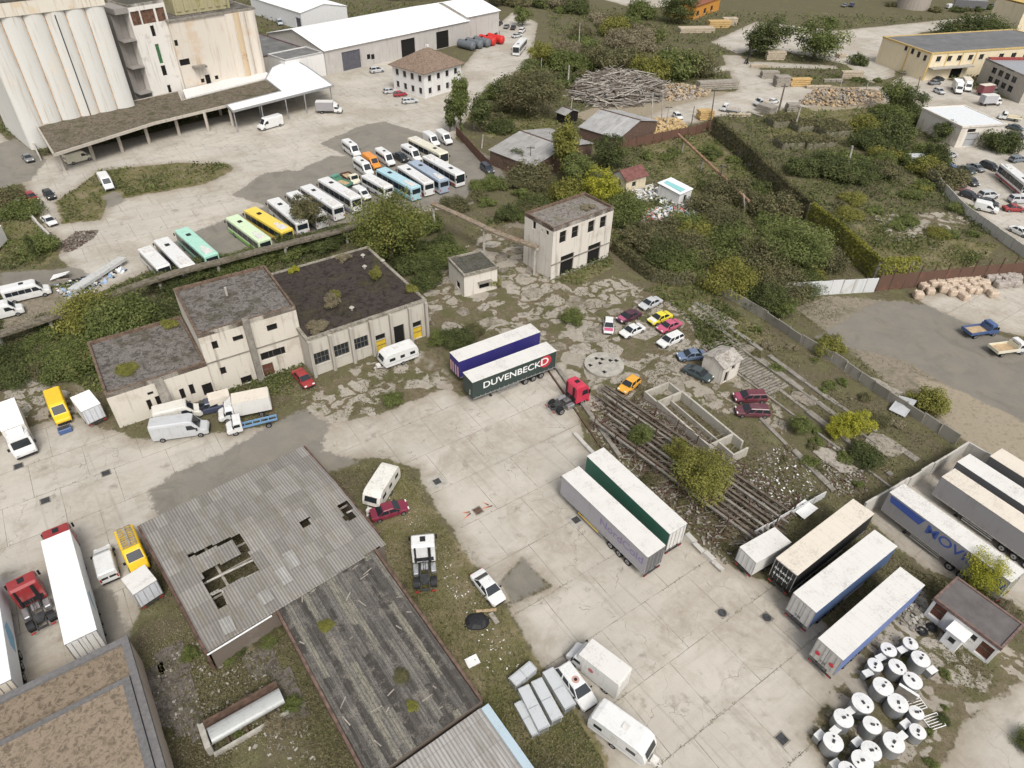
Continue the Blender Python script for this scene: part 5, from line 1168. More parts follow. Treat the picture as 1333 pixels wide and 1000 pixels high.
bus('bus', (523, 214.4), (558.5, 237.5), 'white bus between the grey-blue and the light blue bus', cWH, cRD)
bus('bus', (494.2, 217.7), (542.8, 244), 'light blue bus behind the big yellow-green tree', cSKY, CP(.15, .35, .45))
bus('midibus', (475.2, 226.2), (506, 243), 'white midibus half hidden behind the big yellow-green tree', cWH, cSI, 2.85)
bus('bus', (1309, 213), (1343, 240), 'white bus with a red side in the right car park', cWH, cRD, group=None, rev=False)
bus('bus', (686, 44), (667, 66), 'white bus by the bushes near the red tanks', cWH, cSI, group=None, rev=False)
V = 'van'
def p_(kind, r, f, label, A, **k): return put(kind, r, f, label, A, cat=k.pop('cat', {'minibus': 'minibus', 'micro': 'minibus', 'van': 'van', 'bigvan': 'van', 'smallvan': 'van'}.get(kind, 'car')), **k)
GB = 'buses and minibuses parked in the upper lot'
p_('minibus', (445, 184), (471, 203), 'white minibus standing alone at the tip of the grey patch', cWH, group=GB)
p_('minibus', (460, 208), (487, 227), 'white minibus beside the orange van', cWH, group=GB)
p_('van', (474, 203), (494, 217), 'orange van between two white minibuses', cOR, group=GB)
p_('minibus', (487, 195), (517, 215), 'white minibus to the right of the orange van', cWH, group=GB)
p_('pickup', (507, 197), (535, 211), 'black open pickup between two white minibuses', cBK, cat='pickup')
p_('minibus', (524, 193), (548, 207), 'white minibus with a dark windscreen beside the cream bus', cWH, group=GB)
p_('van', (551, 174), (573, 189), 'white van with grey windows, left of the pair by the red fence', cWH, group=GB)
p_('van', (568, 172), (589, 186), 'white van nearest the red fence at the end of the row', cWH, group=GB)
p_('smallvan', (463, 246), (480, 257), 'white van partly under the big yellow-green tree', cWH, group=GB)
put('flatbed', (462, 243), (424, 229), 'green flatbed truck squeezed beside the tall coach', cGN, cGN, CHAS, cat='flatbed truck')
put('flatbed', (443, 222), (470, 240), 'flatbed truck with a cream cab and dark load bed', cCR, BRNMET, CHAS, cat='flatbed truck')
p_('van', (131, 226), (145, 247), 'white van parked on the grass island', cWH)
p_('bigvan', (371, 154), (331, 165), 'white high-roofed van at the edge of the metal canopy', cWH)
put('boxtruck', (410, 141), (447, 141), 'box truck with a grey cargo box outside the metal canopy', cWH, SH_GRY, SH_WH, cat='box truck', z=1.2)
p_('sedan', (29, 198), (43, 212), 'dark grey car beside the silo fence', cGR)
p_('hatch', (33, 249), (49, 263), 'red car at the left concrete kerb', cRD)
p_('hatch', (57, 246), (71, 260), 'black car next to the red one at the left kerb', cBK)
p_('sedan', (55, 280), (72, 293), 'white saloon below the red car at the left kerb', cWH)
p_('minibus', (2, 386), (66, 371), 'white minibus with a long dark side window on the left lot', cWH)
p_('van', (-22, 410), (25, 398), 'white van cut by the left edge below the minibus', cWH)
put('bigbox', (11, 535), (29, 582), 'white box truck with a black windscreen at the left edge', cWH, SH_WH, R_WHT, cat='box truck', z=1.9)
p_('rackvan', (69, 512), (83, 553), 'yellow van with a tan roof panel beside a white trailer', cYE, cat='van') if 0 else put('van', (69, 510), (83, 550), 'yellow van with a tan roof beside the white box trailer', cYE, cat='van')
put('boxtrailer', (123, 540), (107, 520), 'white box trailer with closed grey rear doors', SH_WH, R_WHT, paint((.60, .62, .66), .5, .2), cat='trailer', z=2.0, sx=.72)
p_('bigvan', (198, 561), (270, 551), 'silver high-roofed van in front of the low wing', cSI)
p_('van', (207, 542), (256, 530), 'old white van behind the silver one', CP(.66, .64, .58))
put('boxtruck', (352, 523), (283, 537), 'box truck with a tan roof and white cab by the office block', cWH, SH_WH, SH_TAN, cat='box truck', z=1.3)
put('bareframe', (358, 541), (296, 556), 'truck with a white cab and a bare blue chassis', cWH, cBL, paint((.16, .30, .48), .5, .3), cat='flatbed truck')
p_('pickup', (288, 525), (262, 531), 'small dark blue pickup behind the white box truck', CP(.05, .06, .10), cat='pickup')
put('boxtrailer', (296, 519), (277, 524), 'small pale box trailer against the office block wall', SH_TAN, SH_TAN, SH_TAN, cat='trailer', z=1.2, sx=.5, sc=.72)
p_('van', (84, 208), (118, 199), 'cream van parked under the left end of the ruined canopy', cCR)
p_('sedan', (387, 483), (402, 500), 'red car with a pale windscreen cover by the hall wall', cRD)
put('caravan', (540, 454), (496, 470), 'white caravan in front of the yellow doors', cWH, cSI, cat='caravan')
p_('smallvan', (143, 755), (131, 709), 'small white van between the long trailer and the yellow van', cWH)
put('rackvan', (163, 692), (183, 742), 'yellow van with ladders on its roof rack', cYE, cat='van')
put('boxtrailer', (195, 775), (176, 751), 'white box trailer with grey doors below the yellow van', SH_WH, SH_WH, paint((.60, .62, .66), .5, .2), cat='trailer', z=2.0, sx=.5)
put('caravan', (509, 614), (484, 654), 'wrecked white caravan beside the corrugated roof', CP(.70, .68, .62, dirt=.6), CP(.6, .58, .5), cat='caravan')
p_('sedan', (486, 670), (527, 657), 'wrecked dark red car beside the wrecked caravan', CP(.20, .02, .045, dirt=.5))
p_('sedan', (620, 745), (651, 783), 'white car on the grass strip beside the dark patch', cWH)
put('wagon', (734, 870), (766, 914), 'white estate car with a round roof emblem beside steel profiles', cWH, cat='car')
m = MB(); m.cyl((-.15, 0, 1.484), (-.15, 0, 1.496), .36, None, 18); m.cyl((-.15, 0, 1.50), (-.15, 0, 1.512), .16, None, 14, 1); ob('roof_emblem', m.mesh('roof_emblem', [paint((.5, .30, .26), .5, .2), BLK]), bpy.context.scene.objects[[o.name for o in SC.objects if o.get('label', '').startswith('white estate car with a round')][0]])
put('camper', (800, 883), (755, 848), 'white box van with a round emblem parked on the concrete', cWH, SH_WH, FRW, cat='van')
put('caravan', (784, 935), (836, 973), 'white caravan nearest the bottom edge on the yard', cWH, cSI, cat='caravan')
put('boxtrailer', (977, 728), (1008, 710), 'small white box trailer beside the black curtain trailer', SH_WH, SH_WH, paint((.66, .66, .65), .5, .2), cat='trailer', z=1.8)
# abandoned cars on the broken slabs
def two(kind, r, f, label, body, bonnet, boot=None):
    t = p_(kind, r, f, label, body); ln = {'sedan': 4.4, 'hatch': 3.9, 'wagon': 4.6}[kind]; h = ln / 2
    k = {'sedan': 1, 'hatch': 1.035, 'wagon': 1.042}[kind]; m = MB(); w = .70
    m.loft([[(h - 1.0, -w, .865 * k), (h - 1.0, w, .865 * k), (h - .32, w * .94, .755 * k), (h - .32, -w * .94, .755 * k)], [(h - 1.0, -w, .88 * k), (h - 1.0, w, .88 * k), (h - .3, w * .94, .77 * k), (h - .3, -w * .94, .77 * k)]]); ob('bonnet', m.mesh('bonnet', [bonnet]), t)
    return t
two('hatch', (793, 412), (792, 436), 'white car with a pink bonnet facing the camera, among the abandoned cars', cWH, cPK)
two('sedan', (833, 405), (804, 417), 'dark maroon car with a pink bonnet, left end of the abandoned row', CP(.07, .02, .035), CP(.40, .10, .18))
p_('sedan', (838, 423), (808, 436), 'white saloon below the maroon car with a pink bonnet', cWH)
p_('sedan', (860, 388), (833, 400), 'silver saloon farthest back among the abandoned cars', cSI)
two('sedan', (874, 407), (844, 419), 'yellow car with white bonnet among the abandoned cars', CP(.72, .62, .04), cWH)
two('sedan', (887, 417), (855, 430), 'red-sided car with white roof and pink bonnet in the abandoned row', CP(.50, .10, .17), cPK)
p_('wagon', (889, 434), (856, 449), 'white estate car nearest the ruined hut', cWH)
p_('sedan', (918, 460), (883, 463), 'steel blue saloon in the weeds beside the ruined hut', CP(.13, .18, .28))
p_('sedan', (894, 478), (924, 492), 'black saloon in the weeds under the ruined hut wall', cDG)
p_('hatch', (832, 490), (806, 511), 'orange-yellow car beside the round concrete slab', CP(.75, .36, .04))
two('wagon', (998, 515), (955, 516), 'maroon estate car with a dusty windscreen, upper of the pair on the slabs', CP(.14, .03, .045, dirt=.6), CP(.30, .05, .10))
p_('wagon', (1003, 535), (957, 533), 'dirty purple-brown estate car, lower of the pair on the slabs', CP(.12, .035, .05, dirt=.8))
p_('suv', (626, 212), (643, 226), 'black people carrier beside the brown board fence', CP(.05, .055, .07))
put('flatbed', (1250, 432), (1305, 424), 'blue flatbed truck with an open tipper bed on the gravel', cBL, cBL, CHAS, cat='flatbed truck')
put('flatbed', (1286, 455), (1340, 448), 'white flatbed truck with an empty bed on the gravel', cWH, cCR, CHAS, cat='flatbed truck')
# right car park
for k, r, f, lb, c in (
 ('wagon', (1223, 203), (1248, 199), 'silver estate car in front of the garage hut', cSI), ('suv', (1201, 204), (1222, 206), 'dark grey off-roader beside the bushes by the silver estate car', cGR), ('van', (1186, 208), (1206, 208), 'grey van half hidden by bushes left of the garage hut', cSI),
 ('hatch', (1214, 212), (1225, 222), 'faded pink car under the bushes at the edge of the car park', CP(.45, .16, .14)), ('wagon', (1233, 215), (1251, 227), 'blue car at the end of the row of dark cars', cBL), ('sedan', (1249, 216), (1269, 225), 'dark green saloon between the blue car and a grey one', cDG),
 ('sedan', (1261, 213), (1281, 222), 'dark grey saloon, third of the row in the car park', cGR), ('wagon', (1280, 212), (1298, 219), 'dark car with a white roof at the right end of the row', cBK), ('wagon', (1253, 228), (1275, 242), 'dark grey people carrier in front of the row of dark cars', CP(.07, .07, .075)),
 ('sedan', (1223, 231), (1244, 237), 'white and maroon car against the car park wall', CP(.50, .30, .32)), ('sedan', (1239, 240), (1262, 247), 'dusty pink car against the car park wall', CP(.42, .22, .22)), ('hatch', (1252, 250), (1273, 257), 'black hatchback wedged against the car park wall', cBK),
 ('suv', (1275, 254), (1299, 252), 'silver off-roader between the wall and the red car', cSI), ('sedan', (1275, 260), (1298, 265), 'black saloon beside the white van at the wall', cBK), ('smallvan', (1272, 266), (1298, 272), 'white van nose-out against the car park wall', cWH),
 ('sedan', (1306, 270), (1335, 271), 'bright red saloon near the right edge', cRD), ('suv', (1317, 259), (1338, 259), 'silver off-roader cut by the right edge above the red saloon', cSI), ('sedan', (1317, 295), (1340, 306), 'white car behind the wire fence at the right edge', cWH),
 ('wagon', (1313, 208), (1338, 205), 'blue-grey estate car above the white and red bus', CP(.15, .18, .21)), ('suv', (1307, 188), (1318, 196), 'black car beside the bush at the garage hut', cBK), ('sedan', (1318, 172), (1332, 180), 'dark plum saloon above the bush by the garage hut', CP(.05, .03, .05)),
 ('sedan', (1312, 163), (1332, 168), 'dark green car beyond the garage hut roof', cDG), ('sedan', (1206, 108), (1228, 106), 'grey wrecked car against the cream building', cGR), ('hatch', (1215, 115), (1231, 122), 'silver car beside the white box vans', cSI),
 ('sedan', (1212, 104), (1232, 101), 'black wrecked car with its bonnet up at the cream wall', cBK), ('hatch', (500, 119), (515, 117), 'silver car beside the white house, left of the red one', cSI), ('hatch', (511, 123), (531, 121), 'red car in front of the white house', CP(.30, .015, .03)),
 ('wagon', (520, 132), (547, 129), 'silver estate car nearest the corner of the white house', cSI), ('suv', (480, 92), (501, 89), 'silver off-roader by the warehouse gate', cSI), ('suv', (360, 24), (368, 34), 'pale blue people carrier behind the low dark roof', CP(.45, .5, .55)),
 ('sedan', (645, 33), (655, 27), 'dark car nearest the warehouse corner', cBK), ('sedan', (656, 38), (663, 30), 'grey car in the row by the warehouse corner', cGR), ('sedan', (665, 40), (671, 31), 'black car in the row by the warehouse corner', cBK), ('suv', (675, 43), (684, 35), 'white off-roader at the end of the row by the warehouse corner', cWH), ('sedan', (668, 47), (677, 45), 'silver car beside the white bus by the bushes', cSI), ('van', (640, 30), (650, 22), 'white van behind the warehouse corner', cWH), ('hatch', (643, 45), (649, 40), 'dark green car behind the red tanks', cDG),
 ('sedan', (1096, 9), (1103, 4), 'dark car on the grass verge at the top edge', cGR), ('suv', (1106, 9), (1112, 3), 'dark blue car at the top edge beside the grey one', CP(.03, .05, .12)), ('smallvan', (1226, 9), (1249, 7), 'white van beside the rusty storage tank', cWH), ('sedan', (1244, 6), (1256, 7), 'black car behind the white van at the top edge', cBK),
 ('hatch', (876, 146), (889, 156), 'white car with a blue windscreen on the timber yard road', cWH), ('sedan', (1000, 133), (1012, 130), 'white pickup-like car beside the timber stacks', cWH)):
    p_(k, r, f, lb, c, cat='van' if 'van' in k else 'car')
put('boxtruck', (1240, 104), (1254, 124), 'white box van parked nose-out in front of the cream building', cWH, SH_WH, R_WHT, cat='box truck', z=1.3)
put('boxtruck', (1252, 103), (1265, 119), 'white box van behind the first one at the cream building', cWH, SH_WH, SH_TAN, cat='box truck', z=1.3)
put('boxtruck', (1272, 119), (1300, 116), 'box truck with a dark red side by the grey building', cGR, paint((.22, .07, .08), .6, .3), SH_TAN, cat='box truck', z=1.3)
put('boxtruck', (1271, 132), (1309, 130), 'box truck with a pale grey box in front of the grey building', cWH, paint((.42, .42, .44), .6, .3), SH_WH, cat='box truck', z=1.3)
put('flatbed', (1333, 154), (1298, 149), 'white flatbed truck with a sandy bed behind the garage hut', cWH, cCR, CHAS, cat='flatbed truck')
put('flatbed', (966, 144), (936, 138), 'white flatbed truck on the timber yard road', cWH, cSI, CHAS, cat='flatbed truck')
put('flatbed', (1008, 131), (980, 134), 'silver-white flatbed truck among the timber stacks', cSI, cSI, CHAS, cat='flatbed truck')
put('tractor', (1285, 3), (1306, 9), 'white tractor unit coupled to a dark trailer at the top edge', cWH, cat='truck')
a, b = G(1248, -1, 4), G(1283, 1, 4); c = (a + b) / 2; c.z = 0; spawn('trailer', 'dark-sided trailer behind the white tractor at the top edge', 'trailer', c, heading(a, b), SH_DGR, SH_GRY)
PLATE = [roofm((.27, .24, .195), (.37, .335, .28), (.15, .13, .08), .6, 'cracked_plate', .7), roofm((.31, .28, .235), (.41, .375, .32), (.17, .15, .10), .4, 'pale_plate', .7), roofm((.22, .19, .15), (.32, .285, .235), (.12, .11, .06), .6, 'mossy_plate', .7)]
# ---------------------------------------------------------------- walls, fences, yard equipment
def wall(name, label, cat, pts, h, th, m, zt=None, step=3.0, post=None, tall=0, jit=.04, coping=None, part='panel'):
    """panels between survey points; points are taken at the wall's top (zt=h) or foot (zt=0)"""
    P = [G(x, y, zt or 0) for x, y in pts]; o0 = P[0]; t = thing(name, label, cat, (o0.x, o0.y, 0)); rz = random.Random(len(label))
    mm = MB(); pp = MB(); first = True; k = 0
    for a, b in zip(P, P[1:]):
        d = Vector((b.x - a.x, b.y - a.y, 0)); n = max(1, round(d.length / step))
        for i in range(n):
            s0 = a + d * (i / n) - o0; s1 = a + d * ((i + 1) / n) - o0; hh = h + rz.uniform(-jit, jit); le = rz.uniform(-jit, jit) * 2
            mm = MB(); dd = d.normalized() * .02; nn = Vector((-d.y, d.x, 0)).normalized()
            p0 = Vector((s0.x, s0.y, 0)) + dd; p1 = Vector((s1.x, s1.y, 0)) - dd
            mm.loft([[p0 - nn * th / 2, p0 + nn * th / 2, p0 + nn * (th / 2 + le) + Vector((0, 0, hh)), p0 + nn * (le - th / 2) + Vector((0, 0, hh))], [p1 - nn * th / 2, p1 + nn * th / 2, p1 + nn * (th / 2 + le) + Vector((0, 0, hh)), p1 + nn * (le - th / 2) + Vector((0, 0, hh))]])
            if k < 95: ob(part, mm.mesh(part, [m]), t)
            if post:
                q = MB(); q.box(s0.x - .09, s0.x + .09, s0.y - .09, s0.y + .09, 0, h + .12 + tall, ch=.02)
                if k < 95: ob('post', q.mesh('post', [post]), t)
            k += 1
    return t
W_CONC = wallm((.27, .255, .22), amt=.7, patch=(.17, .16, .10), pamt=.6, name='mossy_concrete_panel'); W_LIGHT = wallm((.50, .48, .44), amt=.6, patch=(.30, .28, .24), pamt=.5, name='pale_concrete_panel'); W_WHITE = wallm((.60, .61, .61), amt=.5, name='grey_white_panel')
W_BRN = wallm((.125, .075, .055), amt=.5, patch=(.20, .09, .06), pamt=.7, name='brown_sheet_panel'); W_RED = wallm((.14, .078, .056), amt=.6, patch=(.12, .07, .05), pamt=.6, name='red_brown_boards')
wall('perimeter_wall', 'mossy concrete panel wall running diagonally beside the gravel lot', 'wall', [(917, 360), (960, 383), (1000, 406), (1045, 436), (1085, 459), (1122, 485), (1160, 510), (1205, 538), (1250, 568)], 1.6, .16, W_CONC, 1.6, 2.6, CONCD, 0, .12)
wall('concrete_wall', 'pale concrete wall at the far end of the trailer park', 'wall', [(1128, 655), (1185, 622), (1262, 575), (1310, 603), (1345, 622)], 2.3, .22, W_LIGHT, 2.3, 2.2)
wall('panel_wall', 'whitish two-row panel wall behind the gravel lot', 'wall', [(1018, 387), (1137, 380)], 2.7, .15, W_WHITE, 0, 2.2, CONC)
wall('sheet_fence', 'dark brown sheet fence with tall posts behind the bulk bags', 'fence', [(1139, 379), (1190, 374), (1260, 367), (1345, 359)], 3.0, .08, W_BRN, 0, 2.8, BRNMET, 1.2)
wall('car_park_wall', 'grey concrete panel wall along the packed car park', 'wall', [(1196, 207), (1225, 232), (1247, 256), (1262, 270), (1300, 296), (1345, 327)], 2.0, .14, W_LIGHT, 2.0, 2.6, CONC)
wall('board_fence', 'red-brown board fence between the bushes and the timber yard', 'fence', [(806, 197), (838, 190), (872, 182), (905, 176), (932, 166)], 2.4, .08, W_RED, 0, 2.6, BRNMET)
wall('board_fence', 'red-brown board fence beside the parked black people carrier', 'fence', [(594, 176), (607, 190), (624, 209), (640, 225)], 2.2, .08, W_RED, 0, 2.4, BRNMET)
wall('kerb_wall', 'low concrete wall at the left lot beside the red and black cars', 'wall', [(13, 250), (40, 280), (64, 306)], .9, .35, W_LIGHT, .9, 2.5)
wall('kerb_wall', 'low grey wall along the left side of the white silo', 'wall', [(-8, 88), (22, 145), (50, 200)], 1.6, .3, W_LIGHT, 1.6, 3)
wall('kerb_wall', 'short broken white kerb above the green trailer', 'wall', [(748, 563), (773, 590)], .45, .5, W_LIGHT, .4, 1.5, jit=.08)
wall('kerb_wall', 'broken white kerb below the green trailer along the trestle', 'wall', [(893, 694), (917, 718), (942, 741)], .4, .55, W_LIGHT, .4, 1.5, jit=.08)
wall('low_fence', 'low grey sheet fence between the rubble and the box trailer', 'fence', [(983, 692), (1030, 665), (1076, 640)], 1.1, .1, W_WHITE, 1.1, 2.2, CONC)
# elevated pipe channels on posts
def channel(label, pts, z, w, posts, m):
    P = [G(x, y, z) for x, y in pts]; o0 = P[0].copy(); t = thing('pipe_channel', label, 'pipe bridge', (o0.x, o0.y, 0)); rz = random.Random(9)
    for a, b in zip(P, P[1:]):
        n = max(1, round((b - a).length / 3.2))
        for i in range(n):
            q = MB(); p0 = a.lerp(b, i / n) - o0; p1 = a.lerp(b, (i + 1) / n) - o0; j = rz.uniform(-.05, .05)
            q.beam((p0.x, p0.y, z - .2 + j), (p1.x, p1.y, z - .2 + j), w, .4); ob('channel_slab', q.mesh('channel_slab', [m]), t)
    for x, y in posts:
        p = G(x, y, z) - o0; q = MB(); q.box(p.x - .2, p.x + .2, p.y - .2, p.y + .2, 0, z - .42, ch=.03); q.box(p.x - .55, p.x + .55, p.y - .3, p.y + .3, z - .62, z - .41); ob('post', q.mesh('post', [CONC]), t)
    return t
R_MOSS = roofm((.14, .12, .09), (.235, .205, .16), (.07, .07, .03), .8, 'mossy_channel')
channel('long mossy concrete pipe channel on posts running behind the parked buses', [(-12, 437), (40, 420), (85, 404), (182, 369), (224, 355), (320, 330), (390, 312), (452, 296), (482, 286)], 3.2, 1.5, [(-5, 434), (62, 412), (130, 388), (205, 361), (282, 340), (370, 318), (450, 297)], R_MOSS)
channel('rusty concrete pipe channel on tall posts beside the two-storey building', [(563, 264), (600, 280), (631, 295), (655, 305), (699, 321)], 5.6, 1.1, [(564, 265), (630, 295), (697, 320)], roofm((.24, .19, .14), (.33, .28, .21), (.20, .10, .06), .6, 'rusty_channel'))
# sleepers beside the ruined hut
a, b = G(932, 447), G(1015, 507); hd_ = heading(a, b); t = thing('sleeper_track', 'strip of old concrete sleepers beside the ruined hut', 'track', a, hd_); ln = (b - a).length; rz = random.Random(4)
for i in range(26):
    q = MB(); x = ln * i / 25; q.box(x - .17, x + .17, -2.3 + rz.uniform(-.2, .2), 1.6 + rz.uniform(-.2, .2), .02, .2, ch=.02); ob('sleeper', q.mesh('sleeper', [CONCD]), t)
q = MB(); q.box(-.5, ln + 14, 2.0, 2.3, 0, .3); ob('rail_beam', q.mesh('rail_beam', [CONCD]), t); q = MB(); q.box(0, ln + 20, -2.9, -2.6, 0, .25); ob('rail_beam', q.mesh('rail_beam', [CONCD]), t)
# broken plates of the old paving
_sl = np.array(pl((560, 352), (605, 335), (655, 300), (690, 345), (760, 378), (860, 388), (905, 425), (1000, 510), (985, 555), (905, 515), (835, 498), (772, 555), (740, 480), (645, 420), (580, 440), (562, 410))); rz = random.Random(31); PL_ = []; tr_ = 0
while len(PL_) < 85 and tr_ < 4000:
    tr_ += 1; x, y = rz.uniform(_sl[:, 0].min(), _sl[:, 0].max()), rz.uniform(_sl[:, 1].min(), _sl[:, 1].max()); r = rz.choice((.7, 1.0, 1.3, 1.7, 2.3))
    if not inpoly(x, y, [tuple(p) for p in _sl]) or any(hypot(x - a, y - b_) < (r + c_) * .95 for a, b_, c_ in PL_): continue
    PL_.append((x, y, r)); t = thing('paving_plate', 'irregular broken concrete plate lying loose among the weedy slabs', 'slab', (x, y, rz.uniform(-.02, .02)), rz.uniform(0, 6), 'broken paving plates around the abandoned cars'); t.rotation_euler = (rz.gauss(0, .025), rz.gauss(0, .025), YAW + rz.uniform(-.4, .4))
    k = rz.randint(5, 9); an = sorted(rz.uniform(0, 2 * pi) for _ in range(k)); an = [2 * pi * (i + rz.uniform(-.3, .3)) / k for i in range(k)]; rr = [r * rz.uniform(.65, 1.1) for _ in an]
    q = MB(); q.loft([[(a_ * s_ * cos(b_) * 1.25, a_ * s_ * sin(b_), z) for a_, b_ in zip(rr, an)] for s_, z in ((1, -.1), (1, .07), (.97, .09))]); ob('plate', q.mesh('plate', [PLATE[len(PL_) % 3]]), t)
# long low concrete strips in the weeds
for (x0, y0, x1, y1, lb) in ((905, 395, 1075, 520, 'long low concrete kerb strip in the weeds nearest the diagonal wall'), (935, 428, 1110, 560, 'long low concrete kerb strip beside the sleepers, running to the lime bush'), (1010, 505, 1160, 620, 'low concrete kerb strip running from the sleepers to the trailer park wall'), (1060, 505, 1195, 600, 'low concrete kerb strip between the lime bush and the diagonal wall'), (990, 545, 1085, 640, 'broken concrete kerb strip beside the rubble lot')):
    a, b = G(x0, y0), G(x1, y1); t = thing('kerb_strip', lb, 'kerb strip', a, heading(a, b)); ln = (b - a).length; rz = random.Random(x0); x = 0
    while x < ln:
        l = rz.uniform(3, 7); q = MB(); y = rz.uniform(-.12, .12); w_ = rz.uniform(.18, .5); q.box(x, min(ln, x + l), y - w_, y + w_, 0, rz.uniform(.15, .4), ch=.03); ob('kerb_block', q.mesh('kerb_block', [CONCD]), t); x += l + rz.choice((.1, .2, 1.5))
for i, (x, y, w_, l_, lb) in enumerate(((1150, 580, 3.2, 4.2, 'flat concrete slab among weeds below the lime bush'), (1150, 505, 2.2, 5, 'flat concrete slab beside the crumpled roof sheet'), (960, 450, 2.4, 4.4, 'pale concrete slab above the ruined hut'), (925, 412, 4.5, 8, 'large tilted concrete slab behind the abandoned cars'), (1085, 600, 2.6, 5, 'flat concrete slab at the edge of the rubble lot'), (1045, 520, 2.0, 3.4, 'small pale slab between kerb strips'))):
    g = G(x, y); t = thing('concrete_slab', lb, 'slab', g, YAW + pi / 2 + RND.uniform(-.3, .3)); q = MB(); rz = random.Random(i); q.loft([[(l_ / 2 * c_ * rz.uniform(.85, 1.1), w_ / 2 * s_ * rz.uniform(.85, 1.1), z) for c_, s_ in ((-1, -.9), (-.3, -1), (.6, -1), (1, -.3), (.9, .9), (.1, 1), (-.8, .95), (-1, .2))] for z in (0, .2)]); ob('slab', q.mesh('slab', [PLATE[i % 3]]), t)
# round manhole slab
g = G(786, 477); e = G(811.5, 477); r = (e - g).length; t = thing('round_slab', 'round concrete slab with seven square holes on the broken ground', 'slab', g, YAW)
q = MB(); q.cyl((0, 0, 0), (0, 0, .45), r, None, 40); ob('slab', q.mesh('slab', [CONC]), t)
for x, y in ((-1.9, .9), (-.1, 1.7), (.5, 1.1), (1.3, .2), (2.0, -.3), (-1.2, -1.4), (-.4, .5)):
    q = MB(); q.box(x - .22, x + .22, y - .22, y + .22, .452, .47); q.box(x - .3, x + .3, y - .3, y - .22, .451, .52); ob('hatch', q.mesh('hatch', [VOID]), t)  # black plates on the slab paint the darkness of open holes
q = MB(); q.cyl((0, 0, .18), (0, 0, .26), r + .03, None, 40); ob('rim_band', q.mesh('rim_band', [CONCD]), t)
# open basin
a, b, d = G(853, 533, 0), G(920, 592, 0), G(869, 519, 0); hd_ = heading(a, b); t = thing('concrete_basin', 'long open concrete basin split lengthwise, beside the rusty trestle', 'basin', a, hd_); ln = (b - a).length; wd = 4.2
WB_ = wallm((.44, .415, .36), amt=.8, patch=(.25, .23, .16), pamt=.5, name='basin_wall')
for nm, x0, x1, y0, y1, h in (('wall', 0, ln, 0, .28, 1.5), ('wall', 0, ln + 1.5, wd, wd + .28, 1.5), ('wall', -.02, .26, .281, wd - .001, 1.5), ('wall', ln - .3, ln - .02, .281, wd - .001, 1.5), ('partition', .3, ln - .35, wd * .55, wd * .55 + .2, .8), ('wall', -2.6, -2.3, 0, wd + .2, 1.3), ('wall', -2.295, -.025, 0, .25, 1.3), ('wall', -2.295, -.025, wd, wd + .25, 1.3), ('wall', ln, ln + 2.6, 1.6, 1.85, 1.4), ('wall', ln + 2.4, ln + 2.65, 1.855, wd - .01, 1.4)):
    q = MB(); q.box(x0, x1, y0, y1, 0, h, ch=.02); ob(nm, q.mesh(nm, [WB_]), t)
q = MB(); q.box(.27, ln - .31, .29, wd - .01, 0, .08); ob('basin_floor', q.mesh('basin_floor', [roofm((.10, .085, .05), (.18, .15, .10), (.075, .08, .025), .7, 'silted_floor')]), t)
# rusty trestle of rails
a = G(778, 567); b = G(985, 722); hd_ = heading(a, b); t = thing('rail_trestle', 'collapsed rusty trestle of long parallel rails overgrown beside the green trailer', 'trestle', a, hd_); ln = (b - a).length + 1; rz = random.Random(8)
RAILM = flat((.13, .108, .085), .85, .5, 1.2, name='weathered_rail')
for k in range(9):
    y = .7 + k * .82; x0 = rz.uniform(-3, .5) - (k > 4) * 3; z = .75 + rz.uniform(-.1, .12); q = MB()
    q.box(x0, ln - rz.uniform(0, 2.5), y - .11, y + .11, z, z + .22); q.box(x0, ln - 2.6, y - .16, y + .16, z + .221, z + .27); ob('rail', q.mesh('rail', [RAILM if k % 3 else CONCD]), t)
for k in range(8):
    x = -1 + k * (ln / 7.2); q = MB(); q.box(x - .1, x + .1, .2, 8.0, .5, .74); ob('cross_beam', q.mesh('cross_beam', [RUST]), t)
    for y in (.25, 4.2, 8.0):
        q = MB(); l = rz.uniform(-.3, .3); q.beam((x, y, 0), (x + l, y + rz.uniform(-.2, .2), 2.6 + rz.uniform(-.8, .5)), .13, .13); ob('post', q.mesh('post', [RUST]), t)
    if k < 7:
        q = MB(); q.beam((x, .25, 2.2), (x + ln / 7.2, .25, 2.0), .07); q.beam((x, 8, 2.1), (x + ln / 7.2, 8, 2.3), .07); ob('tie_bar', q.mesh('tie_bar', [RUST]), t)
a, b = G(690, 428, .4), G(778, 552, .4); t = thing('concrete_beam', 'long grey concrete beam lying past the pink tractor unit', 'beam', (a.x, a.y, 0), heading(a, b)); q = MB(); q.box(0, (b - a).length + 6, -.3, .3, 0, .42, ch=.03); ob('beam', q.mesh('beam', [CONCD]), t)
q = MB(); q.box(0, (b - a).length + 5, -1.5, -1.3, 0, .25); ob('rail', q.mesh('rail', [RUST]), t)
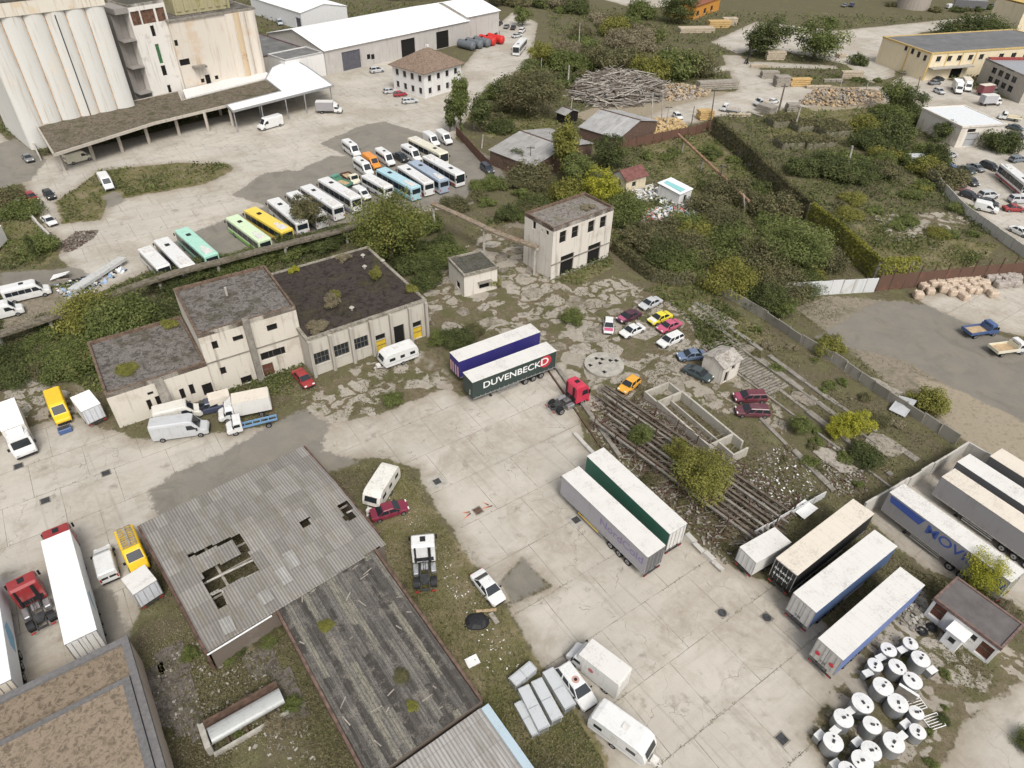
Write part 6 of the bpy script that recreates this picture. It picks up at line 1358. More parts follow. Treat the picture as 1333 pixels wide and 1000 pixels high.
# milk cooling tanks
LIDM = paint((.70, .70, .69), .4, .3, name='white_lid'); TANKM = paint((.30, .31, .32), .4, .35, metal=.4, name='brushed_steel')
Z9 = lambda x, y: (990 + x * .2573, 750 + y * .2573)
def tank_proto(r, h):
    k = ('tank', r, h)
    if k not in PROTO:
        m = MB(); m.cyl((0, 0, .12), (0, 0, h), r, None, 24); l = MB(); l.cyl((0, 0, h + .002), (0, 0, h + .07), r + .03, r + .03, 24); l.cyl((0, 0, h + .072), (0, 0, h + .13), r * .97, r * .25, 24)
        f = MB(); f.box(-.16, .16, -.1, .1, h + .1, h + .24, ch=.02); hh = MB(); hh.cyl((r * .55, .1, h + .08), (r * .55, .1, h + .2), .08, None, 10); b_ = MB(); b_.box(-r * .8, r * .8, -.03, .03, h + .07, h + .11)
        lg = MB(); lg.cyl((0, 0, 0), (0, 0, .12), .06)
        PROTO[k] = [('shell', m.mesh('shell', [TANKM]), (0, 0, 0)), ('lid', l.mesh('lid', [LIDM]), (0, 0, 0)), ('agitator_motor', f.mesh('agitator_motor', [CHAS]), (0, 0, 0)), ('filler_cap', hh.mesh('filler_cap', [BLK]), (0, 0, 0)), ('lid_seam', b_.mesh('lid_seam', [FRW]), (0, 0, 0))] + [('leg', lg.mesh('leg', [TANKM]), (r * .7 * cos(a), r * .7 * sin(a), 0)) for a in (.8, 2.4, 3.9, 5.5)]
    return PROTO[k]
TK = [(758, 342, 35, 'small white-lidded steel tank at the top corner of the tank group'), (648, 373, 38, 'white-lidded steel tank beside the blue trailer, second along its row'), (580, 450, 36, 'small white-lidded tank nearest the blue trailer tail'), (692, 460, 42, 'white-lidded tank with a notched lid in the upper middle of the group'), (810, 420, 44, 'oval white-lidded tank nearest the guardhouse'),
      (770, 530, 44, 'white-lidded tank with a square corner on its lid, right of the middle'), (620, 560, 48, 'large tank with a square-cornered white lid in the middle of the group'), (517, 643, 50, 'large round white-lidded tank on the yard side of the group'), (695, 643, 47, 'large white-lidded tank with a white plank leaning on it'), (420, 720, 46, 'round white-lidded tank beyond the large one on the yard side'),
      (788, 692, 33, 'small white-lidded tank on the weedy side near the white rack'), (565, 755, 45, 'white-lidded tank with a dark cap, left of the group centre'), (795, 787, 37, 'small white-lidded tank by the mossy slabs'), (674, 843, 50, 'large white-lidded tank with a box joined to its lid'), (368, 840, 48, 'white-lidded tank at the yard edge near the bottom'),
      (560, 885, 48, 'white-lidded tank with a seam across its lid, touching another near the bottom'), (515, 935, 50, 'large white-lidded tank touching the seamed one near the bottom'), (440, 985, 42, 'white-lidded tank cut by the bottom edge')]
for i, (x, y, r, lb) in enumerate(TK):
    px = Z9(x, y); h = 1.45 if r > 40 else 1.2; g = G(*px, h); e = G(px[0] + r * .2573, px[1], h); rr = round((e - g).length * 20) / 20
    t = thing('cooling_tank', lb, 'tank', (g.x, g.y, 0), RND.uniform(0, 6.28), 'round steel tanks standing beside the guardhouse')
    for nm, me, loc in tank_proto(rr, h): ob(nm, me, t, None, loc)
for x, y, a, lb in ((717, 372, .5, 'white cooling unit box between the two uppermost tanks'), (608, 412, .5, 'white cooling unit box between two small tanks near the blue trailer'), (543, 490, .5, 'white cooling unit box nearest the blue trailer tail'), (868, 475, .5, 'white cooling unit box right of the oval tank'), (452, 683, .5, 'white cooling unit box between the two large yard-side tanks'), (378, 780, .5, 'grey-white cooling unit box above the yard edge tank'), (300, 803, .6, 'white cooling unit box at the yard edge, left of a tank'), (490, 838, .5, 'white cooling unit box beside the seamed tank'), (735, 747, .5, 'white cooling unit box left of the small tank by the mossy slabs'), (715, 810, .5, 'white box joined to the large tank near the bottom'), (380, 950, .5, 'white cooling unit box at the bottom edge')):
    g = G(*Z9(x, y), .9); t = thing('cooling_unit', lb, 'box', (g.x, g.y, 0), a + RND.uniform(-.15, .15), 'cooling unit boxes among the tanks')
    q = MB(); q.box(-.45, .45, -.3, .3, .08, .9, ch=.03); ob('casing', q.mesh('casing', [TANKM]), t); q = MB(); q.box(-.47, .47, -.32, .32, .9, .95, ch=.01); ob('lid', q.mesh('lid', [LIDM]), t)
    q = MB(); q.box(-.3, .3, -.315, -.302, .2, .75); ob('grille', q.mesh('grille', [BLK]), t)
# bulk bags
BAG = flat((.50, .40, .31), .9, .25, 2.5, name='bulk_bag_fabric', bump=.4); BAGG = flat((.36, .32, .29), .9, .3, 2.5, name='dusty_bag_fabric', bump=.4)
m = MB(); q = [(s_ * .98 if k % 2 else s_ * .86, z) for k, (s_, z) in enumerate(((.60, 0), (.68, .3), (.70, .7), (.66, 1.02), (.52, 1.15)))]
m.loft([[(r * x, r * y, z) for x, y in ((-1, -.75), (-.75, -1), (.75, -1), (1, -.75), (1, .75), (.75, 1), (-.75, 1), (-1, .75))] for r, z in ((.58, 0), (.68, .25), (.70, .7), (.66, 1.02), (.50, 1.14))]); BAGME = m.mesh('fabric', [BAG])
m = MB()
for sx in (-1, 1):
    for sy in (-1, 1): m.tube([(sx * .6, sy * .35, .95), (sx * .45, sy * .4, 1.3), (sx * .35, sy * .6, .95)], .03, 5)
BAGL = m.mesh('loop', [SH_TAN]); 
for i, (x, y) in enumerate([(110, 315), (165, 232), (225, 275), (245, 212), (320, 212), (350, 262), (395, 190), (460, 190), (520, 178), (590, 172), (655, 165), (385, 248), (430, 292), (448, 228), (500, 255), (540, 222), (545, 330), (598, 262), (620, 212), (660, 268), (690, 215), (748, 258), (805, 300), (512, 300), (728, 205)] + [(770, 160), (830, 162), (900, 148), (960, 145), (1030, 148), (862, 212), (920, 208), (980, 198), (1022, 205), (940, 178)]):
    g = G(1180 + .14 * x, 340 + .14 * y, .6); gr = i >= 25
    lb = 'grey dusty bulk bag in the cluster under the brown fence by the right edge' if gr else ('tan bulk bag in the big cluster before the brown sheet fence' if i not in (0, 22) else ('tan bulk bag standing apart at the left end of the cluster' if i == 0 else 'tan bulk bag standing apart at the right end of the tan cluster'))
    t = thing('bulk_bag', lb, 'bulk bag', (g.x, g.y, 0), RND.uniform(-.4, .4), ('grey' if gr else 'tan') + ' bulk bags along the brown fence'); t.scale = (RND.uniform(.9, 1.08),) * 2 + (RND.uniform(.9, 1.1),)
    ob('fabric', BAGME, t, BAGG if gr else BAG); ob('loop', BAGL, t)
# steel profiles on the grass
GALV = paint((.58, .60, .61), .4, .3, metal=.2, name='galvanised_sheet')
for (p, q_, w, lb) in (((712, 873), (742, 922), 1.0, 'wide galvanised steel channel next to the white estate car'), ((697, 886), (725, 938), .95, 'galvanised steel channel in the middle of the stack on the grass'), ((680, 895), (708, 950), .95, 'galvanised steel channel on the outer side of the stack on the grass'), ((667, 890), (695, 867), .9, 'galvanised steel channel laid crosswise at the top of the stack'), ((673, 912), (697, 955), .6, 'narrow dirty steel channel lowest beside the stack')):
    a, b = G(*p, .8), G(*q_, .8); t = thing('steel_channel', lb, 'steel channel', (a.x, a.y, 0), heading(a, b), 'galvanised steel channels stacked on the grass'); ln = (b - a).length; h = .95 if w > .7 else .5
    q = MB(); q.box(0, ln, -w / 2, w / 2, h, h + .05); q.box(0, ln, -w / 2, -w / 2 + .04, .1, h - .001); q.box(0, ln, w / 2 - .04, w / 2, .1, h - .001); q.box(0, ln, w / 2 + .001, w / 2 + .16, h - .12, h - .06); ob('channel', q.mesh('channel', [GALV]), t)
    for x in (.04, ln / 2, ln - .06): q = MB(); q.box(x - .03, x + .03, -w / 2 - .02, w / 2 + .02, .05, h + .062); ob('bracket', q.mesh('bracket', [STEEL]), t)
# old dark floor slabs in the lower left yard
SLABD = roofm((.12, .105, .092), (.19, .17, .15), (.09, .085, .045), .6, 'old_dark_slab', .8)
for i, (x, y, l_, w_, lb) in enumerate(((212, 905, 6.6, 1.5, 'dark cracked floor slab next to the flat-roofed building'), (231, 914, 6.6, 1.5, 'dark cracked floor slab, second from the flat-roofed building'), (250, 921, 6.4, 1.4, 'dark cracked floor slab beside the end of the steel trough'), (335, 862, 3.6, 2.0, 'dark floor slab near the gutter of the corrugated roof'), (355, 868, 5.4, 1.3, 'dark narrow floor slab beside the striped roof wall'), (377, 905, 5.2, 1.9, 'dark floor slab between trough and striped roof wall'), (225, 862, 3.6, 2.6, 'dark mossy slab at the corner of the flat-roofed building'))):
    g = G(x, y); t = thing('floor_slab', lb, 'slab', g, YAW + pi / 2 + RND.uniform(-.04, .04)); q = MB(); q.box(-l_ / 2, l_ / 2, -w_ / 2, w_ / 2, 0, .1 + .02 * i % .06, ch=.03); ob('slab', q.mesh('slab', [SLABD]), t)
# odds and ends in the yard
def sheet(name, label, cat, px, w, l, a, m, h=.06, tilt=.12, z=.1):
    g = G(*px); t = thing(name, label, cat, (g.x, g.y, 0), a); q = MB(); q.loft([[(-l / 2, -w / 2, z), (l / 2, -w / 2, z + tilt), (l / 2, w / 2, z + tilt * .6), (-l / 2, w / 2, z)], [(-l / 2, -w / 2, z + h), (l / 2, -w / 2, z + h + tilt), (l / 2, w / 2, z + h + tilt * .6), (-l / 2, w / 2, z + h)]]); ob('sheet', q.mesh('sheet', [m]), t)
    q = MB(); q.box(-l / 2 + .05, l / 2 - .05, -w * .3, -w * .3 + .08, 0, z - .005); q.box(-l / 2 + .05, l / 2 - .05, w * .3 - .08, w * .3, 0, z - .005); ob('batten', q.mesh('batten', [WOODG]), t); return t
sheet('white_board', 'small white board leaning on the striped roof workshop wall', 'board', (615, 862), 1.0, 1.2, .5, WHITE)
sheet('plank', 'pale plank lying above the black tarpaulin', 'plank', (633, 796), .3, 2.0, .1, WOOD); sheet('plank', 'short pale plank crossing beside the black tarpaulin', 'plank', (643, 806), .5, 1.4, -1.0, WOODG)
g = G(621, 810); t = thing('tarpaulin', 'crumpled black tarpaulin on the grass below the white car', 'tarpaulin', g, .3); q = MB(); rz = random.Random(2)
q.loft([[(r * cos(2 * pi * k / 14) * rz.uniform(.85, 1.15) * 1.25, r * sin(2 * pi * k / 14) * rz.uniform(.85, 1.15), z) for k in range(14)] for r, z in ((1.0, .0), (.9, .25), (.6, .5), (.2, .55))]); ob('cover', q.mesh('cover', [BLK]), t)
sheet('white_board', 'white sheet lying beside the low grey fence and the rubble', 'board', (1045, 668), 1.8, 2.2, .6, WHITE, tilt=.5, z=.5); sheet('roof_sheet', 'crumpled silver roof sheet against the diagonal concrete wall', 'sheet', (1172, 534), 2.2, 3.0, .8, paint((.45, .46, .47), .5, .5), tilt=1.2, z=.3)
sheet('roof_sheet', 'long broken white roof shell lying along the left pipe channel', 'sheet', (130, 362), 1.7, 11, heading(G(92, 383), G(168, 338)), paint((.50, .50, .48), .5, .7), h=.5, tilt=.5, z=.3); sheet('frame_sheet', 'white slatted frame dumped beside the white minibus', 'frame', (80, 363), 1.8, 2.8, .2, WHITE, tilt=.9, z=.3)
for x, y, lb in ((1200, 823, 'black tyre lying before the guardhouse wall'), (1212, 818, 'black tyre leaning nearest the guardhouse porch')):
    g = G(x, y); t = thing('tyre', lb, 'tyre', g, 0); q = MB(); n = 18
    q.loft([[((.38 + .16 * cos(b_)) * cos(a_), (.38 + .16 * cos(b_)) * sin(a_), .16 + .16 * sin(b_)) for b_ in [2 * pi * j / 8 for j in range(8)]] for a_ in [2 * pi * k / n for k in range(n + 1)]], 0, False); ob('tread', q.mesh('tread', [TYRE]), t); q = MB(); q.cyl((0, 0, .08), (0, 0, .2), .25, None, 14); ob('rim', q.mesh('rim', [CHAS]), t)
for x, y, lb in ((1191, 917, 'white metal rack behind the large tank with the leaning plank'), (1215, 940, 'white slatted rack on the mossy ground right of the tanks')):
    g = G(x, y); t = thing('wire_rack', lb, 'rack', g, .3); q = MB(); q.box(-.8, .8, -.6, -.54, .1, .16); q.box(-.8, .8, .54, .6, .1, .16); q.box(-.8, -.74, -.539, .539, .1, .16); q.box(.74, .8, -.539, .539, .1, .16); ob('frame', q.mesh('frame', [WHITE]), t)
    q = MB(); [q.box(-.73, .73, y_ - .025, y_ + .025, .11, .15) for y_ in (-.35, -.12, .12, .35)]; ob('slat', q.mesh('slat', [WHITE]), t)
sheet('plank', 'white plank leaning against a large tank', 'plank', Z9(722, 615), .28, 1.7, -.75, WHITE, z=1.3)
g = G(86, 562); t = thing('blue_crate', 'small blue crate standing in front of the yellow van', 'crate', g, heading(G(83, 553), G(86, 563)) + pi / 2); q = MB(); q.box(-.75, .75, -.45, .45, .05, .7, ch=.05); ob('body', q.mesh('body', [cBL]), t); q = MB(); q.box(-.6, .6, -.3, .3, .702, .74); ob('lid', q.mesh('lid', [CHAS]), t)
for i, (x, y, lb) in enumerate(((940, 798, 'round iron manhole cover on the concrete near the steel channels and trailers'), (998, 804, 'round iron manhole cover before the reefer trailer tails'), (24, 607, 'square iron drain cover before the white box truck'), (138, 616, 'square iron drain cover midway between the vans and red truck'), (59, 652, 'square iron drain cover nearest the red truck cab'), (569, 627, 'square drain cover with a pale concrete collar near the wrecked caravan'), (622, 665, 'square drain cover with orange paint marks on the yard'), (750, 677, 'square drain cover with a pale collar beside the lavender trailer'), (1018, 962, 'square iron drain cover beside the tank group'), (506, 870, 'drain cover on the weeds below') )[:9]):
    g = G(x, y); t = thing('drain_cover', lb, 'drain cover', g, YAW, 'drain covers set into the concrete'); q = MB(); q.cyl((0, 0, 0), (0, 0, .035), .45, None, 18) if i < 2 else q.box(-.42, .42, -.42, .42, 0, .035); ob('cover', q.mesh('cover', [CHAS if i not in (6,) else RUST]), t)
    q = MB(); s_ = .95 if i in (5, 7) else .55; q.box(-s_, s_, -s_, s_, .0, .018); ob('collar', q.mesh('collar', [CONC if i in (5, 7) else CONCD]), t)
# orange paint mark on the yard
q = MB()
for a, x, y, l in ((.4, .9, .5, 1.6), (-.5, .8, 1.1, .9), (.9, -1.2, -.9, 1.3), (.2, -1.4, -.3, 1.0)): q.loft([[(x - l / 2 * cos(a) + s_ * .08 * sin(a), y - l / 2 * sin(a) - s_ * .08 * cos(a), z), (x + l / 2 * cos(a) + s_ * .08 * sin(a), y + l / 2 * sin(a) - s_ * .08 * cos(a), z)][::s_] for s_, z in ((1, .004), (-1, .004))], 0, False)
o = struct('paint_mark', q.mesh('paint_mark', [flat((.55, .16, .08), .9, .4, 4, name='orange_paint')])); o.location = G(622, 665)
# half tank and slabs in the lower left yard
a, b = G(273, 962, .8), G(368, 908, .8); t = thing('steel_trough', 'long grey half-round steel trough in a rusty frame in the weedy yard', 'trough', (a.x, a.y, 0), heading(a, b)); ln = (b - a).length
q = MB(); q.loft([[(x, 1.0 * cos(pi + pi * k / 8) * .75, 1.25 + .75 * sin(pi + pi * k / 8) * 1.0) for k in range(9)] for x in (0, ln)], 0, False, False); q.loft([[(x, .75 * cos(pi * k / 8), 1.25 + .35 * sin(pi * k / 8)) for k in range(9)] for x in (ln * .02, ln)]); ob('shell', q.mesh('shell', [paint((.40, .41, .40), .6, .6)]), t)
q = MB(); q.box(0, ln, .9, 1.15, 0, 1.9); ob('back_board', q.mesh('back_board', [RUST]), t); q = MB(); q.box(-.5, -.02, -1.0, 1.3, 0, 1.5, ch=.04); ob('end_block', q.mesh('end_block', [CONC]), t); q = MB(); q.box(-.1, ln, -1.35, -1.1, 0, .5); ob('front_rail', q.mesh('front_rail', [CONC]), t)
q = MB(); [q.box(x - .06, x + .06, -1.05, .89, .35, .55) for x in (ln * .2, ln * .45, ln * .7, ln * .95)]; ob('brace', q.mesh('brace', [BRNMET]), t)
# storage tanks by the warehouse
for i, (x, y, m_, lb) in enumerate(((607, 64, 0, 'dark grey storage tank, leftmost of three by the warehouse corner'), (617, 62, 0, 'dark grey storage tank, middle of three by the warehouse corner'), (627, 60, 0, 'dark grey storage tank beside the red ones'), (634, 58, 1, 'bright red storage tank beside the grey ones'), (645, 56, 1, 'bright red storage tank at the right end of the tank row'))):
    g = G(x, y); t = thing('storage_tank', lb, 'tank', g, radians(-38), 'grey and red storage tanks by the warehouse'); q = MB(); q.cyl((-3.2, 0, 1.5), (3.2, 0, 1.5), 1.35, None, 20)
    for s_ in (-1, 1): q.cyl((s_ * 3.2, 0, 1.5), (s_ * 3.65, 0, 1.5), 1.34, .7, 20)
    for k in range(5): q.cyl((-2.6 + k * 1.3, 0, 1.5), (-2.4 + k * 1.3, 0, 1.5), 1.42, None, 20)
    ob('shell', q.mesh('shell', [paint((.55, .025, .02), .4, .15) if m_ else paint((.13, .145, .16), .5, .2)]), t)
    q = MB(); q.cyl((0, 0, 2.8), (0, 0, 3.15), .4, None, 12); ob('hatch', q.mesh('hatch', [BLK]), t); q = MB(); [q.box(x_ - .2, x_ + .2, -1.1, 1.1, 0, .7) for x_ in (-2, 2)]; ob('saddle', q.mesh('saddle', [CHAS]), t)
g = G(982, 70); t = thing('rusty_drum', 'rusty steel drum on a dark frame beside the big round trees', 'drum', g, .5); q = MB(); q.cyl((-2.4, 0, 3), (2.4, 0, 3), 1.4, None, 16); ob('shell', q.mesh('shell', [RUST]), t); q = MB(); [q.beam((x_, y_, 0), (x_ * .6, y_ * .4, 2.2), .2) for x_ in (-2.2, 2.2) for y_ in (-1.6, 1.6)]; ob('frame', q.mesh('frame', [CHAS]), t)
g = G(974, 82); t = thing('log_grab', 'black hydraulic log grab lying before the rusty drum', 'grab', g, 1.0); q = MB(); q.tube([(-2, 0, 0), (-1.5, 0, 1.6), (.2, 0, 2.6), (2, .3, 2.2), (3.4, .6, 3.4)], .22); ob('arm', q.mesh('arm', [BLK]), t); q = MB(); q.tube([(-2, .6, .2), (-2.4, .3, 1.2), (-1.2, 0, 1.8)], .18); q.tube([(-2, -.6, .2), (-2.4, -.3, 1.2), (-1.2, 0, 1.8)], .18); ob('claw', q.mesh('claw', [BLK]), t)
# timber stacks
for x, y, l, w, h, a, mm, lb in ((933, 116, 13, 2.6, 2.4, .25, 0, 'long grey timber stack beside the yard road'), (1008, 78, 6.5, 2, 2.8, .1, 1, 'tall pale timber stack under the big round tree'), (1001, 101, 5.5, 2.2, 2.0, .1, 0, 'grey timber stack left of the yard crossing'), (1016, 112, 4.4, 2.8, 3.0, .12, 0, 'tall grey timber stack in the middle of the timber yard'), (1040, 112, 6.5, 1.8, 2.3, .18, 2, 'yellow timber stack beside the tall grey one'), (988, 88, 6, 1.2, .9, .1, 1, 'low pale timber stack in front of the log grab'), (1065, 115, 8, 1.2, .8, .1, 1, 'low long plank stack right of the yellow stack'), (1107, 102, 7, 1.8, 2.2, .1, 1, 'pale timber stack with a white sheet near the wood heap'), (997, 146, 4.6, 3.4, 2.0, -.9, 0, 'dark grey timber stack beside the silver-white truck'), (917, 155, 4, 2.6, 2.4, .2, 2, 'yellow timber stack by the board fence'), (1083, 107, 6, 1.2, .9, .1, 0, 'low grey plank stack behind the wood heap'), (962, 152, 6, 1.2, .9, .05, 1, 'low plank stack behind the white flatbed truck'), (982, 150, 5, 1, .5, -.9, 0, 'loose grey planks beside the dark timber stack'), (1030, 145, 3.2, 2.2, 2.2, .1, 0, 'small dark stack with a white top beside the wood heap'), (1094, 75, 3, 2, 1.2, .4, 1, 'small pale stack beside the round trees at the yard corner'), (905, 42, 14, 4, 1.8, .2, 1, 'long low pile of pale sawn boards at the upper timber yard'), (935, 36, 9, 3, 2.6, .2, 2, 'tan board pile at the upper timber yard'), (948, 33, 6, 2.5, 2.8, .2, 1, 'pale board pile nearest the orange building')):
    g = G(x, y); t = thing('timber_stack', lb, 'timber stack', g, a, 'timber stacks in the timber yard'); n = max(2, int(h / .55)); M_ = (WOODG, flat((.44, .37, .28), .85, .25, 2, name='pale_timber'), flat((.50, .34, .15), .85, .25, 2, name='yellow_timber'))[mm]
    for k in range(n):
        q = MB(); z0 = h * k / n; j = RND.uniform(-.15, .15); nb = max(3, int(w / .45))
        for i in range(nb): y0 = -w / 2 + w * i / nb; e = RND.uniform(-.12, .12); q.box(-l / 2 + j + e, l / 2 + j + e, y0 + .02, y0 + w / nb - .02, z0 + .1, z0 + h / n - .01)
        ob('board_layer', q.mesh('board_layer', [M_]), t)
    q = MB(); [q.box(x_ - .06, x_ + .06, -w / 2, w / 2, 0, .098) for x_ in (-l * .35, 0, l * .35)]; ob('bearer', q.mesh('bearer', [WOODG]), t)
# heaps nobody could count
def heap(name, label, outline, n, hmax, size, mats, seed, lr=(3, 8), stick=True, cat=None):
    P = [G(x, y) for x, y in outline]; poly = [(p.x, p.y) for p in P]; xs = [p[0] for p in poly]; ys = [p[1] for p in poly]; rz = random.Random(seed); m = MB(); A = np.array(poly); c = 0
    while c < n:
        x, y = rz.uniform(min(xs), max(xs)), rz.uniform(min(ys), max(ys))
        if not inpoly(x, y, poly): continue
        d = float(_sdf(np.array([x]), np.array([y]), poly)[0]); top = hmax * min(1, d / 4) ** .7; z = rz.uniform(.2, 1) * top + .05; a = rz.gauss(.4, .6); c += 1
        if stick:
            l = rz.uniform(*lr); e = rz.gauss(0, .16); dx, dy, dz = l / 2 * cos(a) * cos(e), l / 2 * sin(a) * cos(e), l / 2 * sin(e); z = max(z, abs(dz) + .05); r = rz.uniform(.6, 1.2) * size
            m.cyl((x - dx, y - dy, z - dz), (x + dx, y + dy, z + dz), r, r * .7, 5, rz.randrange(len(mats)))
        else:
            s_ = rz.uniform(.5, 1.4) * size; b_ = rz.uniform(0, 6); k = rz.randrange(len(mats)); i0 = len(m.v); m.box(-s_, s_, -s_ * rz.uniform(.3, .8), s_ * .6, -s_ * .25, s_ * rz.uniform(.1, .4), k)
            ca, sa, tl = cos(b_), sin(b_), rz.uniform(-.5, .5); m.v[i0:] = [(x + vx * ca - vy * sa, y + vx * sa + vy * ca, z + vz + vx * tl) for vx, vy, vz in m.v[i0:]]
    o = ob(name, m.mesh(name, mats)); return tag(o, label, None, None, 'stuff')
LOGM = [flat((.25, .23, .205), .95, .3, 1.5, name='grey_log'), flat((.15, .125, .10), .95, .3, 1.5, name='dark_log'), flat((.36, .33, .29), .95, .3, 1.5, name='pale_log')]
heap('log_heap', 'heap of weathered grey logs and branches', [(748, 118), (768, 100), (800, 97), (850, 104), (868, 118), (858, 132), (820, 140), (780, 140), (752, 132)], 1000, 3.2, .2, LOGM, 1)
heap('wood_heap', 'heap of pale sawn offcuts beyond the road', [(845, 110), (880, 110), (925, 117), (920, 126), (880, 132), (850, 130)], 900, 1.4, .42, [WOOD, flat((.33, .26, .18), .9, .35, 2, name='offcut'), LOGM[2]], 2, stick=False)
heap('wood_heap', 'heap of pale chopped wood beside the timber stacks', [(1038, 136), (1060, 117), (1100, 116), (1145, 120), (1150, 132), (1100, 140)], 1200, 1.5, .42, [WOOD, flat((.31, .25, .18), .9, .35, 2, name='offcut'), LOGM[0]], 3, stick=False)
heap('wood_heap', 'heap of tan wood chips by the board fence', [(832, 172), (850, 155), (885, 155), (895, 166), (860, 178)], 600, 1.2, .4, [WOOD, flat((.5, .37, .18), .9, .3, 2, name='offcut')], 4, stick=False)
LIT = [WHITE, paint((.55, .58, .62), .6, .3), paint((.35, .33, .30), .8, .3), paint((.30, .42, .58), .6, .2), paint((.5, .12, .1), .6, .2), SH_TAN]
heap('litter', 'scattered household rubbish in white and blue', [(800, 268), (850, 272), (880, 262), (908, 266), (908, 300), (888, 326), (850, 308), (808, 308)], 1300, .5, .32, LIT, 5, stick=False)
heap('litter', 'light rubbish strewn around the small house', [(812, 250), (850, 240), (905, 258), (890, 275), (850, 262), (820, 262)], 350, .6, .35, [WHITE, LIT[2], SH_TAN, LIT[1]], 6, stick=False)
heap('litter', 'white and grey litter on the weedy ground beyond the trestle', [(985, 600), (1020, 575), (1075, 625), (1050, 660), (1000, 690), (970, 660)], 420, .22, .12, [CONCD, LIT[2], CONCD, BRNMET, CONC, WHITE], 7, stick=False)
heap('rubble', 'broken concrete and branches under and around the trestle', [(760, 520), (850, 520), (960, 600), (1040, 660), (985, 725), (940, 735), (860, 660), (775, 570)], 2600, .35, .15, [CONCD, CONCD, WOODG, BRNMET, BRNMET], 8, stick=False)
heap('branches', 'tangled dry branches around the trestle', [(780, 520), (850, 520), (960, 600), (1000, 680), (960, 725), (860, 640), (790, 570)], 420, 1.1, .04, [BRNMET, WOODG, LOGM[1]], 9, (1.5, 4.5))
heap('rubble', 'bricks and rubble along the right-hand broken slabs', [(1080, 575), (1125, 590), (1130, 640), (1090, 650), (1060, 610)], 420, .2, .14, [CONC, CONCD, BRNMET], 10, stick=False)
heap('rubble', 'concrete blocks and rubbish around the guardhouse corner', [(1160, 790), (1190, 775), (1215, 795), (1205, 825), (1180, 820)], 130, .3, .24, [CONC, CONCD, CONCD], 11, stick=False)
heap('leaf_heap', 'brown heap of leaves and twigs on the left lot', [(78, 318), (100, 302), (128, 300), (122, 310), (98, 325), (84, 330)], 900, .8, .16, [BRNMET, CONCD, LOGM[1]], 12, stick=False)
heap('litter', 'rubbish dumped along the left pipe channel', [(45, 430), (90, 405), (115, 392), (125, 400), (95, 425), (60, 440)], 260, .4, .3, LIT, 13, stick=False)
heap('rubble', 'slab fragments and dumped scrap behind the white minibus', [(70, 372), (110, 360), (160, 345), (165, 352), (110, 385), (85, 390)], 220, .4, .3, [CONC, LIT[3], BLK, WHITE], 14, stick=False)
heap('rubble', 'stone fragments strewn over the weedy lower left yard', [(190, 860), (260, 830), (345, 810), (420, 990), (300, 990), (215, 960)], 420, .15, .12, [CONC, CONCD, CONCD], 15, stick=False)
heap('rubble', 'pale stone chips along the grass strip', [(500, 640), (560, 680), (640, 810), (680, 870), (640, 880), (560, 720)], 220, .06, .07, [CONC, CONCD, WHITE], 16, stick=False)
# poles
POLEM = flat((.40, .37, .33), .9, .3, 1.5, name='concrete_pole')
for bx, by, tx, ty, r, w_, lb in ((1101, 226, 1110, 190, .32, 0, 'thick leaning concrete pole in the bushy field'), (1034, 168, 1043, 138, .28, 0, 'leaning concrete pole before the mossy mounds'), (848, 157, 850, 121, .22, 0, 'pale concrete pole, leftmost of three by the board fence'), (861, 160, 863, 125, .22, 0, 'pale concrete pole, middle of three by the board fence'), (867, 166, 871, 138, .2, 0, 'pale concrete pole, rightmost of three by the board fence'), (900, 162, 904, 138, .15, 1, 'dark wooden pole above the board fence'), (925, 158, 931, 115, .2, 1, 'tall dark wooden pole where the fence meets the ivy wall'), (1013, 147, 1022, 110, .3, 1, 'dark ivy-wrapped pole beside the timber stacks'), (753, 70, 755, 30, .18, 0, 'tall thin pole among the brown scrub'), (704, 99, 705, 76, .18, 0, 'thin pole beside the yellow-green tree'), (739, 114, 741, 85, .3, 0, 'short thick concrete pole at the log heap'), (865, 93, 869, 62, .18, 0, 'thin pole in front of the wide bush by the yard road'), (1073, 76, 1080, 42, .22, 0, 'pale pole in front of the big round tree'), (992, 71, 998, 44, .18, 1, 'thin dark pole left of the big round tree'), (1083, 100, 1089, 72, .16, 1, 'thin pole on the grass behind the plank stack'), (1124, 133, 1130, 108, .18, 0, 'pale pole right of the wood heap'), (1088, 138, 1096, 105, .18, 0, 'pale pole in front of the wood heap'), (1160, 140, 1177, 92, .2, 1, 'leaning dark pole in front of the cream building'), (1193, 121, 1198, 100, .18, 1, 'dark pole beside the cream building corner'), (617, 168, 619, 131, .18, 0, 'pale pole before the round bushes by the white house'), (937, 245, 941, 215, .3, 1, 'broken dark post among the bushes below the ivy wall'), (970, 278, 968, 252, .18, 0, 'pale thin post among the bushes below the ivy wall'), (627, 193, 629, 175, .2, 0, 'white post behind the long grey-roofed shed'), (690, 226, 691, 190, .14, 1, 'dark wooden pole in front of the long grey-roofed shed'), (742, 152, 745, 128, .16, 0, 'pale pole at the tiny lean-to')):
    g = G(bx, by); best = min((abs(project(g.x, g.y, z)[1] - ty), z) for z in [k * .25 for k in range(6, 80)])[1]
    t = thing('utility_pole', lb, 'pole', g); tp = G(tx, ty, best); q = MB(); q.cyl((0, 0, 0), (tp.x - g.x, tp.y - g.y, best), r, r * .6, 8); ob('pole', q.mesh('pole', [LOGM[1] if w_ else POLEM]), t)
    if best > 5: q = MB(); v = Vector((tp.x - g.x, tp.y - g.y, best)) * .93; q.box(v.x - .9, v.x + .9, v.y - .07, v.y + .07, v.z - .07, v.z + .07); ob('crossarm', q.mesh('crossarm', [CHAS]), t)
